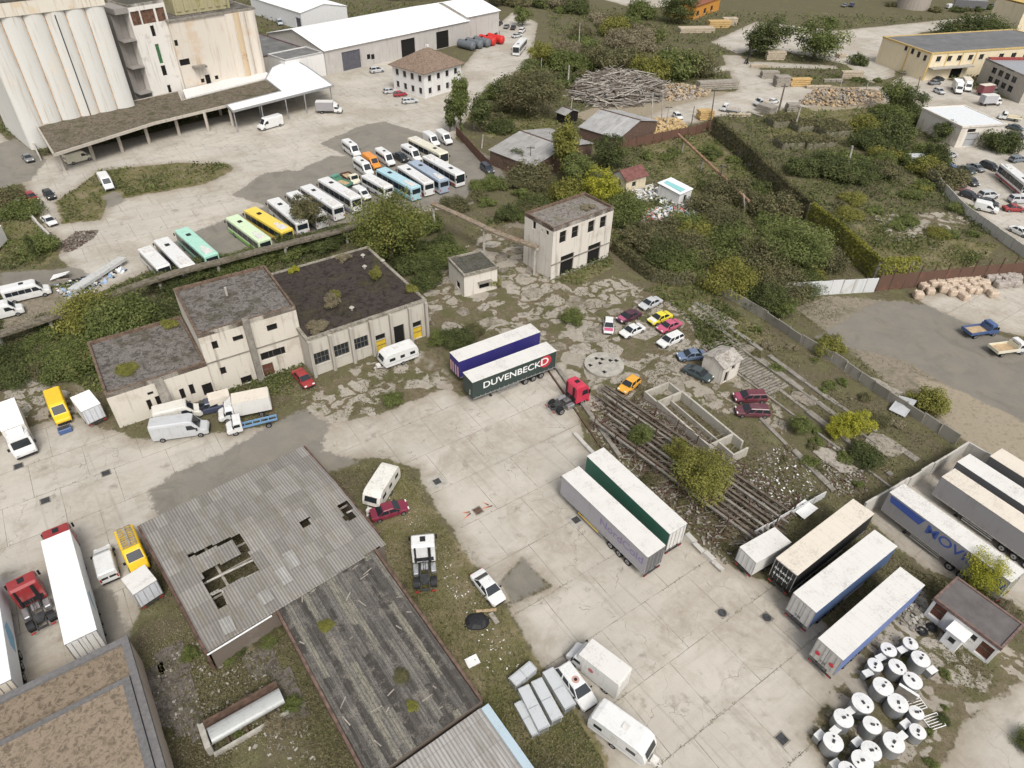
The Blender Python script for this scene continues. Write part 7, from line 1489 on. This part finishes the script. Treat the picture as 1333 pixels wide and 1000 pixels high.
# container at the left edge, rusty pipe over the bushes
c0 = G(10, 300, 3.2); c1 = G(-40, 322, 3.2); hd_ = heading(c1, c0); t = thing('cargo_container', 'white cargo box body standing in the grass at the left edge', 'container', G(-12, 318, 1.2) * 1, hd_ + .55); t.location.z = 0
q = MB(); q.box(-4, 3, -1.3, 1.3, .5, 3.2, ch=.04); ob('box_body', q.mesh('box_body', [SH_WH]), t); q = MB(); q.box(-4.03, 3.03, -1.33, 1.33, 3.2, 3.28); ob('roof', q.mesh('roof', [R_WHT]), t); q = MB(); q.box(-4, 3, -.9, .9, .1, .49); ob('base_frame', q.mesh('base_frame', [CHAS]), t)
a, b = G(883, 175, 3.0), G(975, 262, 3.0); t = thing('pipe', 'long rusty pipe carried over the bushes below the ivy wall', 'pipe', (a.x, a.y, 0)); q = MB(); q.cyl((0, 0, 3), (b.x - a.x, b.y - a.y, 3), .3, None, 10); ob('tube', q.mesh('tube', [flat((.28, .17, .11), .9, .4, 1, name='rusty_pipe')]), t)
for f_ in (.1, .4, .7, .97): p = (b - a) * f_; q = MB(); q.box(p.x - .15, p.x + .15, p.y - .15, p.y + .15, 0, 2.7); ob('support', q.mesh('support', [CONC]), t)
# ---------------------------------------------------------------- trees, bushes, ivy, weeds
def leafmat(name, a, b, c, dead=(.13, .09, .05)):
    """foliage: tone differs clump by clump (attribute) and leaf by leaf"""
    n = NT(name); v = n.objvec(); t = n.new('Attribute', attribute_name='tone').outputs['Fac']
    f = n.noise(v, 2.5, 4, .7)
    x = n.mix(n.mapr(t, .15, .85), a, b); x = n.mix(n.mapr(f, .52, .66, 0, .8), x, c); x = n.mix(n.mapr(n.noise(v, .9, 4, .6), .60, .72, 0, .5), x, dead)
    n.b.inputs['Subsurface Weight'].default_value = 0
    tr = n.new('BsdfTranslucent'); n.link(x, tr.inputs[0]); n.fin(x, .65, 0, .25); mx = n.new('MixShader'); mx.inputs[0].default_value = .28
    n.link(n.b.outputs[0], mx.inputs[1]); n.link(tr.outputs[0], mx.inputs[2]); n.link(mx.outputs[0], n.o.inputs['Surface']); return n.m
LEAF = {'g': leafmat('dark_green_leaves', (.058, .076, .026), (.125, .148, .05), (.16, .17, .06)), 'm': leafmat('mid_green_leaves', (.095, .122, .036), (.185, .215, .066), (.235, .24, .085)), 'y': leafmat('yellow_green_leaves', (.15, .155, .037), (.27, .265, .065), (.34, .31, .075)),
        'b': leafmat('olive_brown_leaves', (.10, .10, .047), (.185, .172, .082), (.235, .205, .11)), 'h': leafmat('mixed_green_leaves', (.105, .125, .033), (.20, .215, .055), (.27, .25, .065)), 'l': leafmat('lime_leaves', (.24, .25, .035), (.42, .41, .045), (.50, .46, .07)), 'd': leafmat('dry_stalks', (.20, .17, .105), (.31, .265, .17), (.37, .33, .225)), 'p': leafmat('ivy_leaves', (.15, .16, .035), (.29, .285, .055), (.36, .34, .07))}
BARK = flat((.11, .09, .07), .95, .35, 3, name='bark')
def quads(name, C, N_, S, tone, mat, seed, asp=1.5):
    """a mesh of small leaf faces: centres C, normals N_, sizes S"""
    rg = np.random.default_rng(seed); n = len(C)
    N_ = N_ / (np.linalg.norm(N_, axis=1, keepdims=True) + 1e-9); r = rg.normal(size=(n, 3)); U = np.cross(N_, r); U /= np.linalg.norm(U, axis=1, keepdims=True) + 1e-9; V = np.cross(N_, U)
    s = S[:, None]; b = N_ * s * .25
    co = np.stack([C - U * s * asp, C - V * s * .7 + b, C + U * s * asp, C + V * s * .7 + b], 1).reshape(-1, 3).astype(np.float32)
    me = bpy.data.meshes.new(name); me.vertices.add(n * 4); me.vertices.foreach_set('co', co.ravel()); me.loops.add(n * 4); me.loops.foreach_set('vertex_index', np.arange(n * 4, dtype=np.int32))
    me.polygons.add(n); me.polygons.foreach_set('loop_start', np.arange(0, n * 4, 4, dtype=np.int32)); me.polygons.foreach_set('loop_total', np.full(n, 4, np.int32))
    a = me.attributes.new('tone', 'FLOAT', 'POINT'); a.data.foreach_set('value', np.repeat(tone, 4).astype(np.float32)); me.update(); me.materials.append(mat); return me
def crown(seed, n, blobs, leaf, shape='round', gap=.0):
    rg = np.random.default_rng(seed); B = []
    while len(B) < blobs:
        p = rg.uniform(-1, 1, 3)
        if np.linalg.norm(p) > 1: continue
        if shape == 'col': p = p * np.array([.45, .45, 1])
        elif shape == 'bush': p = np.array([p[0], p[1], abs(p[2]) * .8 - .1])
        r = rg.uniform(.20, .42) * (1.05 - .45 * max(0, p[2]) if shape != 'col' else .8 * (1.15 - abs(p[2]) * .7))
        B.append((p * rg.uniform(.62, .95), r, rg.uniform(0, 1)))
    w = np.array([b[1] ** 2 for b in B]); k = rg.choice(len(B), n, p=w / w.sum())
    P = np.array([b[0] for b in B])[k]; Rr = np.array([b[1] for b in B])[k]; T_ = np.array([b[2] for b in B])[k]
    d = rg.normal(size=(n, 3)); d /= np.linalg.norm(d, axis=1, keepdims=True); d[:, 2] = np.where(rg.random(n) < .6, np.abs(d[:, 2]), d[:, 2]); rad = rg.random(n) ** .35
    stray = rg.random(n) < .16; rad = np.where(stray, rad * rg.uniform(1.0, 1.6, n), rad)
    C = P + d * (Rr * rad)[:, None]; N_ = d + rg.normal(size=(n, 3)) * .55 + np.array([0, 0, .35])
    tone = np.clip(T_ * .75 + rg.normal(size=n) * .16 + .12, 0, 1); S = leaf * rg.uniform(.6, 1.4, n)
    return C, N_, S, tone, B
CROWN = {}
def get_crown(shape, big, i):
    k = (shape, big, i)
    if k not in CROWN:
        n, bl, lf = {0: (2200, 24, .050), 1: (6500, 46, .031), 2: (13000, 85, .021)}[big]
        C, N_, S, tone, B = crown(100 + i * 7 + big * 31 + len(shape), n, bl, lf, shape)
        me = quads('crown', C, N_, S, tone, LEAF['g'], i); m = MB(); rz = random.Random(i); bot = -1.0 if shape != 'bush' else -.25
        m.cyl((0, 0, bot), (.02, .01, bot * .3), .055, .04, 7)
        for b in sorted(B, key=lambda b: -b[1])[:7]:
            p = Vector(b[0]); m.cyl((.02, .01, bot * (.3 + .35 * rz.random())), tuple(p * .8), .03, .008, 5)
        CROWN[k] = (me, m.mesh('trunk', [BARK]))
    return CROWN[k]
TN = [0]
def tree(px, py, r, h, kind, label, name='bush', cat='bush', group=None, shape=None, z0=0.0, W_=None):
    TN[0] += 1; i = TN[0]; g = W_ or G(px, py); shape = shape or ('bush' if h < r * 1.35 else 'round'); d = g.y
    big = 2 if r * 300 / max(30, d) > 13 else (1 if r * 300 / max(30, d) > 6 else 0)
    me, tr = get_crown(shape, big, i % 3); t = thing(name, label, cat, (g.x, g.y, z0), RND.uniform(0, 6.28), group)
    sz = h / 1.15 if shape == 'bush' else h / 2 * .98; cz = h * .18 if shape == 'bush' else h * .54
    c = ob('crown', me, t, LEAF[kind]); c.scale = (r, r, sz); c.location = (0, 0, cz)
    k = ob('trunk', tr, t); k.scale = (r, r, sz); k.location = (0, 0, cz + (.0 if shape == 'bush' else -h * .03)); return t
T_ = 'tree'
for a in (
 (510, 340, 7.2, 13.5, 'h', 'big spreading yellow-green tree in front of the parked buses', T_), (482, 345, 3.6, 4.6, 'm', 'green bush at the foot of the big yellow-green tree', 'bush'), (165, 440, 6.4, 8.5, 'm', 'large leafy tree behind the low gravel-roofed wing', T_), (125, 425, 5.4, 7, 'y', 'yellow-tinged tree left of the large leafy one', T_), (200, 425, 4.2, 5.5, 'g', 'dark bush touching the corner of the office block', 'bush'), (403, 300, 3.9, 7.5, 'b', 'small olive tree growing in front of white buses', T_),
 (600, 172, 4.6, 15, 'm', 'tall poplar-like tree beside the white house', T_), (625, 172, 5.6, 10, 'g', 'round dark tree beside the tall poplar-like one', T_), (586, 172, 3.4, 9, 'g', 'slim dark tree nearest the white house corner', T_), (690, 152, 9.0, 13, 'b', 'huge round olive-brown tree behind the log heap', T_), (662, 128, 6, 8, 'g', 'dark bush between the yard and the huge olive-brown tree', 'bush'), (705, 88, 5.5, 8, 'y', 'bright yellow-green tree behind the white bus', T_), (690, 108, 5, 7, 'm', 'green tree left of the huge olive-brown one', T_), (735, 232, 5.6, 14, 'y', 'tall feathery yellow-green tree between the two sheds', T_), (752, 245, 5, 8, 'm', 'green tree at the foot of the feathery one', T_), (790, 218, 4.6, 8, 'g', 'dark ivy-clad tree against the pale ribbed shed', T_), (782, 268, 4.6, 8, 'l', 'bright yellow-green tree behind the two-storey building', T_), (742, 264, 5, 6.5, 'y', 'yellow-green bush left of the bright one behind the two-storey building', 'bush'), (690, 238, 5.4, 5.5, 'b', 'round brownish bush before the long shed', 'bush'), (672, 220, 3.4, 5, 'g', 'dark bush against the gable of the long shed', 'bush'),
 (995, 74, 8.5, 13, 'g', 'big round dark tree, left of two in the timber yard', T_), (1058, 78, 9.5, 14, 'm', 'big round tree, right of two in the timber yard', T_), (880, 98, 9.5, 10, 'm', 'wide green tree at the bend of the yard road', T_), (848, 102, 7, 9, 'y', 'yellow-tipped tree left of the wide one at the yard road', T_), (905, 98, 7, 9, 'b', 'olive tree right of the wide one at the yard road', T_), (800, 46, 7, 8.5, 'y', 'round yellow-green bush alone in the scrub', 'bush'), (832, 24, 7, 9, 'm', 'round green tree at the top near the orange building', T_), (882, 30, 8, 12, 'g', 'dark tree in front of the orange building', T_), (790, 92, 8, 9, 'b', 'broad olive tree above the log heap', T_), (680, 34, 4, 8, 'm', 'round tree behind the row of cars by the warehouse', T_), (1268, 52, 14, 11, 'g', 'wide dark green tree behind the grey flat roof', T_), (1117, 84, 3.6, 4.5, 'g', 'small round bush at the timber yard corner', 'bush'), (1160, 146, 5.0, 9, 'm', 'leafy tree with two poles in front of the cream building', T_), (1180, 152, 5, 8, 'g', 'dark leafy tree nearest the cream building corner', T_), (1298, 196, 5, 6.5, 'g', 'round dark bush in front of the garage hut', 'bush'),
 (910, 640, 3.7, 6.5, 'y', 'yellow-green tree growing through the rusty trestle', T_), (880, 598, 1.8, 3.4, 'y', 'small yellow bush at the basin wall', 'bush'), (832, 578, 1.8, 3.2, 'm', 'small bright green bush on the trestle', 'bush'), (1107, 566, 2.5, 4.0, 'l', 'bright lime-yellow bush in the weedy lot', 'bush'), (1090, 568, 2, 2.8, 'l', 'smaller lime-yellow bush touching the bright one', 'bush'), (1038, 563, 1.7, 3, 'm', 'slender green bush right of the maroon cars', 'bush'), (1125, 600, 2.4, 2.4, 'g', 'dark low bush before the concrete wall', 'bush'), (1206, 530, 3.0, 3.6, 'y', 'yellow-green bush leaning over the diagonal wall', 'bush'), (1078, 458, 2.8, 3.2, 'y', 'yellow-green bush at the broken part of the diagonal wall', 'bush'), (1000, 405, 3.0, 5, 'g', 'dark green bush standing at the diagonal wall beside the white panel wall', 'bush'), (1018, 412, 2.2, 3.6, 'm', 'green bush leaning from the diagonal wall toward the gravel lot', 'bush'), (1266, 768, 2.3, 5.4, 'l', 'pale yellow tree between the guardhouse and the trailer with blue lettering', T_), (1310, 792, .9, 1.2, 'd', 'small dry shrub behind the guardhouse', 'bush'),
 (745, 418, 2.2, 2.4, 'm', 'green bush left of the abandoned cars', 'bush'), (512, 524, 1.7, 1.6, 'm', 'low green bush on the concrete before the hall', 'bush'), (594, 446, 2.7, 2.8, 'g', 'green bush behind the navy trailer front', 'bush'), (572, 446, 1.9, 2.3, 'm', 'green bush at the corner of the dark-roofed hall', 'bush'), (614, 436, 2, 2, 'b', 'olive bush behind the navy trailer', 'bush'), (644, 374, 1.3, 2.2, 'y', 'small yellow shrub at the hut corner', 'bush'), (52, 345, 1.3, 6.5, 'g', 'slim dark tree on the left lot bank', T_), (1213, 215, 3.4, 6.5, 'g', 'dark ivy-clad tree at the corner of the car park', T_), (1222, 185, 3, 6, 'g', 'dark tree against the garage hut wall', T_),
 (1026, 350, 7, 9.5, 'm', 'large spreading tree left of the bright ivy corner', T_), (985, 358, 6.2, 8, 'b', 'broad olive tree left of the large spreading one', T_), (950, 340, 6.2, 7.5, 'm', 'broad green tree in the thicket behind the white panel wall', T_), (1040, 375, 4.5, 4.5, 'g', 'dark bush directly behind the white panel wall', 'bush'), (868, 342, 5, 5.5, 'g', 'dark round bush beside the curving ivy fence', 'bush'),
 (30, 280, 4, 3.6, 'm', 'green bush on the grass bank behind the left kerb', 'bush'), (55, 325, 3.6, 3.4, 'm', 'green bush below the end of the left kerb', 'bush'), (10, 262, 4, 3, 'b', 'olive bush at the top of the grass bank, left edge', 'bush'), (1338, 972, 1.5, 1.8, 'm', 'dark bush cut by the right edge near the bottom', 'bush')):
    tree(*a[:6], 'tree' if a[6] == T_ else 'bush', a[6], shape='col' if 'poplar' in a[5] or a[5].startswith(('slim dark', 'tall feathery')) else None)
def roofplant(b, px, z, r, h, kind, label):
    g = G(*px, z); tree(0, 0, r, h, kind, label, 'bush', 'bush', None, None, z, g)
roofplant(HALL, (432, 402), 6.3, 1.3, 2.6, 'd', 'half dry sapling in the middle of the dark flat roof'); roofplant(HALL, (437, 392), 6.3, .9, 2.0, 'y', 'green sapling beside the dry one on the dark flat roof'); roofplant(HALL, (490, 366), 6.3, 1.1, 2.6, 'y', 'yellow-green sapling on the right part of the dark flat roof'); roofplant(HALL, (413, 428), 6.3, 1.7, 1.2, 'd', 'dry shrub at the front edge of the dark flat roof'); roofplant(HALL, (535, 378), 6.3, 1.1, 1.1, 'y', 'yellow shrub at the right edge of the dark flat roof'); roofplant(HALL, (448, 337), 6.3, 1.5, .8, 'd', 'dry shrub at the back edge of the dark flat roof'); roofplant(HALL, (383, 353), 6.3, 1.0, 1.1, 'l', 'lime shrub at the back left edge of the dark flat roof')
roofplant(None, (220, 424), 5.3, 1.3, 1.0, 'y', 'yellow shrub on the low wing roof by the office block'); roofplant(None, (165, 482), 5.3, 1.6, .35, 'y', 'flat mossy growth on the low wing roof'); roofplant(None, (424, 816), 3.0, .8, .75, 'y', 'yellow-green shrub on the striped mossy roof'); roofplant(None, (536, 920), 3.0, .6, .45, 'y', 'small yellow shrub near the lower end of the striped mossy roof'); roofplant(None, (522, 880), 3.0, .8, .4, 'b', 'brown shrub on the lower half of the striped mossy roof'); roofplant(None, (765, 270), 9.4, 1.5, .35, 'd', 'dry growth on the flat roof of the two-storey building')
def thicket(outline, n, r0, r1, kinds, label, group, seed, hk=(.75, 1.15)):
    P = [tuple(G(x, y)[:2]) for x, y in outline]; rz = random.Random(seed); xs = [p[0] for p in P]; ys = [p[1] for p in P]; pts = []; tries = 0
    while len(pts) < n and tries < 6000:
        tries += 1; x, y = rz.uniform(min(xs), max(xs)), rz.uniform(min(ys), max(ys))
        if not inpoly(x, y, P) or any((x - a) ** 2 + (y - b_) ** 2 < (r0 * 1.15) ** 2 for a, b_ in pts): continue
        pts.append((x, y)); r = rz.uniform(r0, r1); k = rz.choice(kinds)
        tree(0, 0, r, r * rz.uniform(*hk), k, ('%s ' % {'g': 'dark green', 'm': 'green', 'y': 'yellow-green', 'b': 'olive-brown', 'd': 'dry', 'l': 'lime'}[k]) + label, 'bush', 'bush', group + ', ' + k, None, 0, Vector((x, y, 0)))
thicket([(645, 10), (760, 0), (830, 40), (870, 60), (840, 95), (760, 95), (715, 90), (690, 25)], 30, 3.8, 7.5, 'bbbmgd', 'bush in the scrub between the warehouse and the timber yard', 'bushes in the upper scrub', 1)
thicket([(700, 95), (760, 95), (740, 125), (735, 150), (690, 160), (640, 175), (620, 150), (650, 118)], 12, 2.5, 4.5, 'bgm', 'bush around the huge olive-brown tree', 'bushes behind the log heap', 2)
thicket([(800, 265), (830, 295), (900, 290), (925, 250), (985, 270), (1045, 300), (1080, 345), (1085, 372), (1010, 385), (985, 400), (915, 358), (860, 340), (800, 300)], 34, 2.8, 5.8, 'ggmbby', 'bush in the thicket below the ivy wall', 'bushes in the thicket below the ivy wall', 3, (.8, 1.3))
thicket([(835, 205), (930, 175), (985, 235), (1040, 285), (930, 262), (905, 235), (850, 215)], 12, 1.6, 3.2, 'gmm', 'bush on the green slope above the shacks', 'bushes on the slope above the shacks', 4)
thicket([(1110, 152), (1180, 150), (1215, 205), (1240, 245), (1190, 230), (1120, 245), (1085, 262), (1030, 225), (1100, 205)], 27, 3.0, 6.0, 'ggmmby', 'bush in the overgrown field behind the ivy wall', 'bushes in the overgrown field', 5)
thicket([(1085, 262), (1190, 235), (1250, 268), (1300, 305), (1230, 315), (1120, 300)], 13, 1.6, 3.4, 'mmyb', 'low bush in the clearing by the car park wall', 'bushes in the clearing', 6, (.5, .8))
thicket([(-20, 445), (60, 425), (105, 435), (110, 480), (90, 500), (40, 495), (-20, 515)], 18, 2.2, 4.0, 'ggmb', 'bush in the hedge left of the low wing', 'bushes in the left hedge', 7)
thicket([(205, 372), (330, 335), (470, 300), (560, 300), (600, 330), (560, 385), (485, 318), (350, 342), (222, 385)], 26, 2.1, 3.8, 'ggmm', 'bush in the strip between the buses and the derelict block', 'bushes behind the derelict block', 8)
thicket([(192, 378), (470, 298), (478, 312), (330, 350), (205, 394)], 12, 1.7, 2.5, 'ggmb', 'bush growing up against the pipe channel behind the derelict block', 'bushes along the pipe channel', 19, (1.25, 1.7))
thicket([(560, 262), (640, 240), (700, 232), (720, 262), (686, 292), (640, 285), (600, 275)], 13, 2.2, 3.6, 'gbm', 'bush between the parked cars and the two-storey building', 'bushes beside the two-storey building', 9)
thicket([(460, 2), (540, -8), (640, -12), (670, 4), (640, 8), (560, -2), (470, 10)], 14, 5, 7.5, 'g', 'tree in the dark row behind the white warehouse roof', 'dark trees behind the warehouse', 10, (1.4, 1.9))
thicket([(760, 560), (850, 560), (985, 700), (940, 730)], 10, .6, 1.2, 'bd', 'shrub among the trestle rails', 'shrubs on the trestle', 11)
thicket([(1085, 545), (1150, 600), (1120, 650), (1000, 590), (990, 560)], 12, .6, 1.3, 'mbd', 'shrub on the weedy rubble lot', 'shrubs on the rubble lot', 12)
thicket([(268, 852), (300, 838), (360, 812), (372, 830), (330, 852), (285, 870)], 9, .7, 1.1, 'gmb', 'bush along the foot of the corrugated roof', 'bushes under the corrugated roof edge', 18)
thicket([(180, 860), (260, 815), (345, 800), (410, 960), (330, 1000), (215, 1000)], 14, .5, 1.2, 'mmbd', 'shrub in the weedy yard between the near buildings', 'shrubs in the lower left yard', 13)
thicket([(1175, 840), (1240, 880), (1215, 1000), (1180, 1000), (1225, 920), (1170, 850)], 9, .3, .7, 'mg', 'weed tuft beside the round tanks', 'weed tufts beside the tanks', 14)
thicket([(905, 385), (985, 425), (1100, 490), (1230, 575), (1180, 590), (1040, 500), (960, 450)], 14, .6, 1.5, 'bdm', 'shrub along the foot of the diagonal wall', 'shrubs along the diagonal wall', 15)
thicket([(1140, 12), (1210, 18), (1330, 20), (1333, 2), (1260, 14), (1120, 6)], 9, 2.5, 4, 'gb', 'bush on the verge by the rusty tank', 'bushes by the storage tank', 16)
thicket([(1005, 100), (1120, 98), (1150, 108), (1040, 106)], 6, 1, 2, 'gm', 'bush between the timber stacks', 'bushes in the timber yard', 17)
# ivy-clad wall
def ivy(name, label, cat, pts, h, zt, th, n, kind, sz, seed):
    P = [G(x, y, zt) for x, y in pts]; o0 = P[0]; t = thing(name, label, cat, (o0.x, o0.y, 0)); q = MB(); rg = np.random.default_rng(seed); C = []; N_ = []
    L_ = [(b - a).length for a, b in zip(P, P[1:])]
    for a, b, l in zip(P, P[1:], L_):
        q.beam((a.x - o0.x, a.y - o0.y, h / 2 - .1), (b.x - o0.x, b.y - o0.y, h / 2 - .1), .25, h - .2)
        k = int(n * l / sum(L_)); u = rg.random(k); d = (b - a) / l; nv = np.array([-d.y, d.x]); side = rg.choice([-1, 1], k); zz = rg.random(k) ** .8 * h * 1.06; off_ = side * (th * (.35 + .5 * rg.random(k)) * (1.25 - .45 * zz / h))
        top = rg.random(k) < .25; zz = np.where(top, h + rg.normal(size=k) * .12, zz); off_ = np.where(top, rg.uniform(-th * .6, th * .6, k), off_)
        C.append(np.stack([a.x - o0.x + d.x * l * u + nv[0] * off_, a.y - o0.y + d.y * l * u + nv[1] * off_, zz], 1)); N_.append(np.stack([nv[0] * side, nv[1] * side, np.where(top, 1.6, .3)], 1) + rg.normal(size=(k, 3)) * .45)
    C = np.concatenate(C); N_ = np.concatenate(N_); tn = np.clip(.5 + .4 * np.sin(C[:, 0] * .5) * np.cos(C[:, 1] * .4) + rg.normal(size=len(C)) * .2, 0, 1)
    ob('wall_core', q.mesh('wall_core', [WOODG]), t); ob('ivy', quads('ivy', C, N_, sz * rg.uniform(.6, 1.4, len(C)), tn, LEAF[kind], seed), t); return t
ivy('ivy_wall', 'high wall smothered in yellow-green ivy, its near corner bright', 'wall', [(1058, 265), (1095, 292), (1147, 339), (1198, 336)], 4.0, 4.0, .7, 9000, 'p', .16, 1)
ivy('ivy_wall', 'far dark part of the ivy-covered wall running up to the timber yard', 'wall', [(930, 153), (958, 175), (985, 200), (1020, 233), (1056, 263)], 4.0, 4.0, .7, 8000, 'b', .2, 2)
ivy('hedge', 'low curving ivy-covered fence beside the rubbish heap', 'hedge', [(800, 312), (830, 337), (852, 352), (880, 358), (905, 355)], 2.0, 2.0, .8, 5000, 'b', .14, 3)
for i, (x, y) in enumerate(((1018, 162), (1050, 168), (1072, 168), (1030, 190), (1062, 190), (1085, 175))):
    g = G(x, y); t = thing('mossy_mound', 'flat-topped mossy concrete bunker roof in the overgrown field', 'bunker', g, .25, 'mossy bunker roofs in the field'); q = MB(); q.box(-4, 4, -2.4, 2.4, 0, 1.7, ch=.3); ob('body', q.mesh('body', [roofm((.16, .15, .10), (.25, .23, .17), (.075, .09, .03), .9, 'mossy_bunker')]), t)
    rg = np.random.default_rng(i); n = 900; C = np.stack([rg.uniform(-4.2, 4.2, n), rg.uniform(-2.6, 2.6, n), 1.72 + rg.random(n) * .35], 1); ob('weeds', quads('weeds', C, rg.normal(size=(n, 3)) * .6 + np.array([0, 0, 1]), np.full(n, .2), rg.random(n), LEAF['b'], i), t)
# weeds over all open ground: nobody could count them
def weeds(name, label, n, kind, seed, hmax, ok, s0, clump=1.2):
    rg = np.random.default_rng(seed); X = []; Yy = []; got = 0; ts = rg.normal(size=(12, 3))
    while got < n:
        k = 60000; u = rg.random(k); y = 22 / (1 - u * (1 - 22 / 330.)); x = rg.uniform(-1, 1, k) * (.70 * y + 28)
        f = sum(np.sin(x * a * .35 + c * 9) * np.cos(y * b * .35 + a * 7) for a, b, c in ts) / 3.2 + rg.normal(size=k) * .5
        m_ = ok(x, y) & (f > .1 * clump); x, y = x[m_], y[m_]; X.append(x); Yy.append(y); got += len(x)
        if len(X) > 60: break
    x = np.concatenate(X)[:n]; y = np.concatenate(Yy)[:n]; k = len(x); sc_ = s0 * (.6 + y / 190) * rg.uniform(.5, 1.5, k)
    z = rg.random(k) ** 1.6 * hmax * (.5 + y / 160) + .02; C = np.stack([x, y, z], 1); N_ = rg.normal(size=(k, 3)) * .7 + np.array([0, 0, .8])
    tn = np.clip(.5 + .35 * np.sin(x * .21 + 1) * np.cos(y * .17) + rg.normal(size=k) * .22, 0, 1)
    o = ob(name, quads(name, C, N_, sc_, tn, LEAF[kind], seed)); return tag(o, label, None, None, 'stuff')
_AF = {}
def outside(*ks):
    def f(x, y):
        m_ = np.ones(len(x), bool)
        for k in ks: m_ &= area_field(k, x, y) < -.6
        return m_
    return f
FOOT = [(o.location.x, o.location.y, o.rotation_euler.z, b_.W, b_.D) for o, b_ in ((q_.root, q_) for q_ in list(globals().values()) if isinstance(q_, Bld))]
base_ok = outside('conc', 'gravel', 'sand')
def wild(x, y): return base_ok(x, y) & (area_field('slab', x, y) < 0) & (area_field('dirt', x, y) < .3)
def lush(x, y):
    g = area_field('grass', x, y); return base_ok(x, y) & (((g > 0) & (y > 80)) | ((y > 125) & (x > 10)) | ((y > 70) & (x < -30))) & (area_field('dirt', x, y) < .5) & (area_field('slab', x, y) < .5)
def slabby(x, y): return base_ok(x, y) & ((area_field('slab', x, y) > 0) | (area_field('dirt', x, y) > .5))
weeds('undergrowth', 'tangled green undergrowth on the waste ground', 60000, 'm', 21, .55, lush, .13)
weeds('undergrowth', 'dark green undergrowth on the waste ground', 60000, 'g', 22, .6, lush, .14)
weeds('dry_grass', 'dry brown grass on the waste ground', 50000, 'd', 23, .35, wild, .07)
weeds('weeds', 'low olive weeds on the waste ground', 80000, 'b', 24, .35, wild, .10)
weeds('weeds', 'sparse weeds between the broken slabs', 16000, 'b', 25, .2, slabby, .07, 6)
def joints(x, y):
    u = (x * cos(YAW) + y * sin(YAW)) ; v = (-x * sin(YAW) + y * cos(YAW)); d = np.abs((v + 3.05) % 6.1 - 3.05 + .06)
    return (area_field('conc', x, y) > .3) & (area_field('gravel', x, y) < 0) & (d < .16) & (y < 100)
weeds('weeds', 'small weeds growing in the joints of the concrete yard', 1300, 'b', 28, .12, joints, .05, 3)
weeds('dry_grass', 'short dry grass in the yard strip', 20000, 'd', 27, .10, lambda x, y: (area_field('grass', x, y) > 0) & (y < 80) & base_ok(x, y), .045, 1.5)
weeds('grass', 'short mossy grass in the yard strip', 16000, 'm', 26, .10, lambda x, y: (area_field('grass', x, y) > 0) & (y < 80) & base_ok(x, y), .05, 2.5)
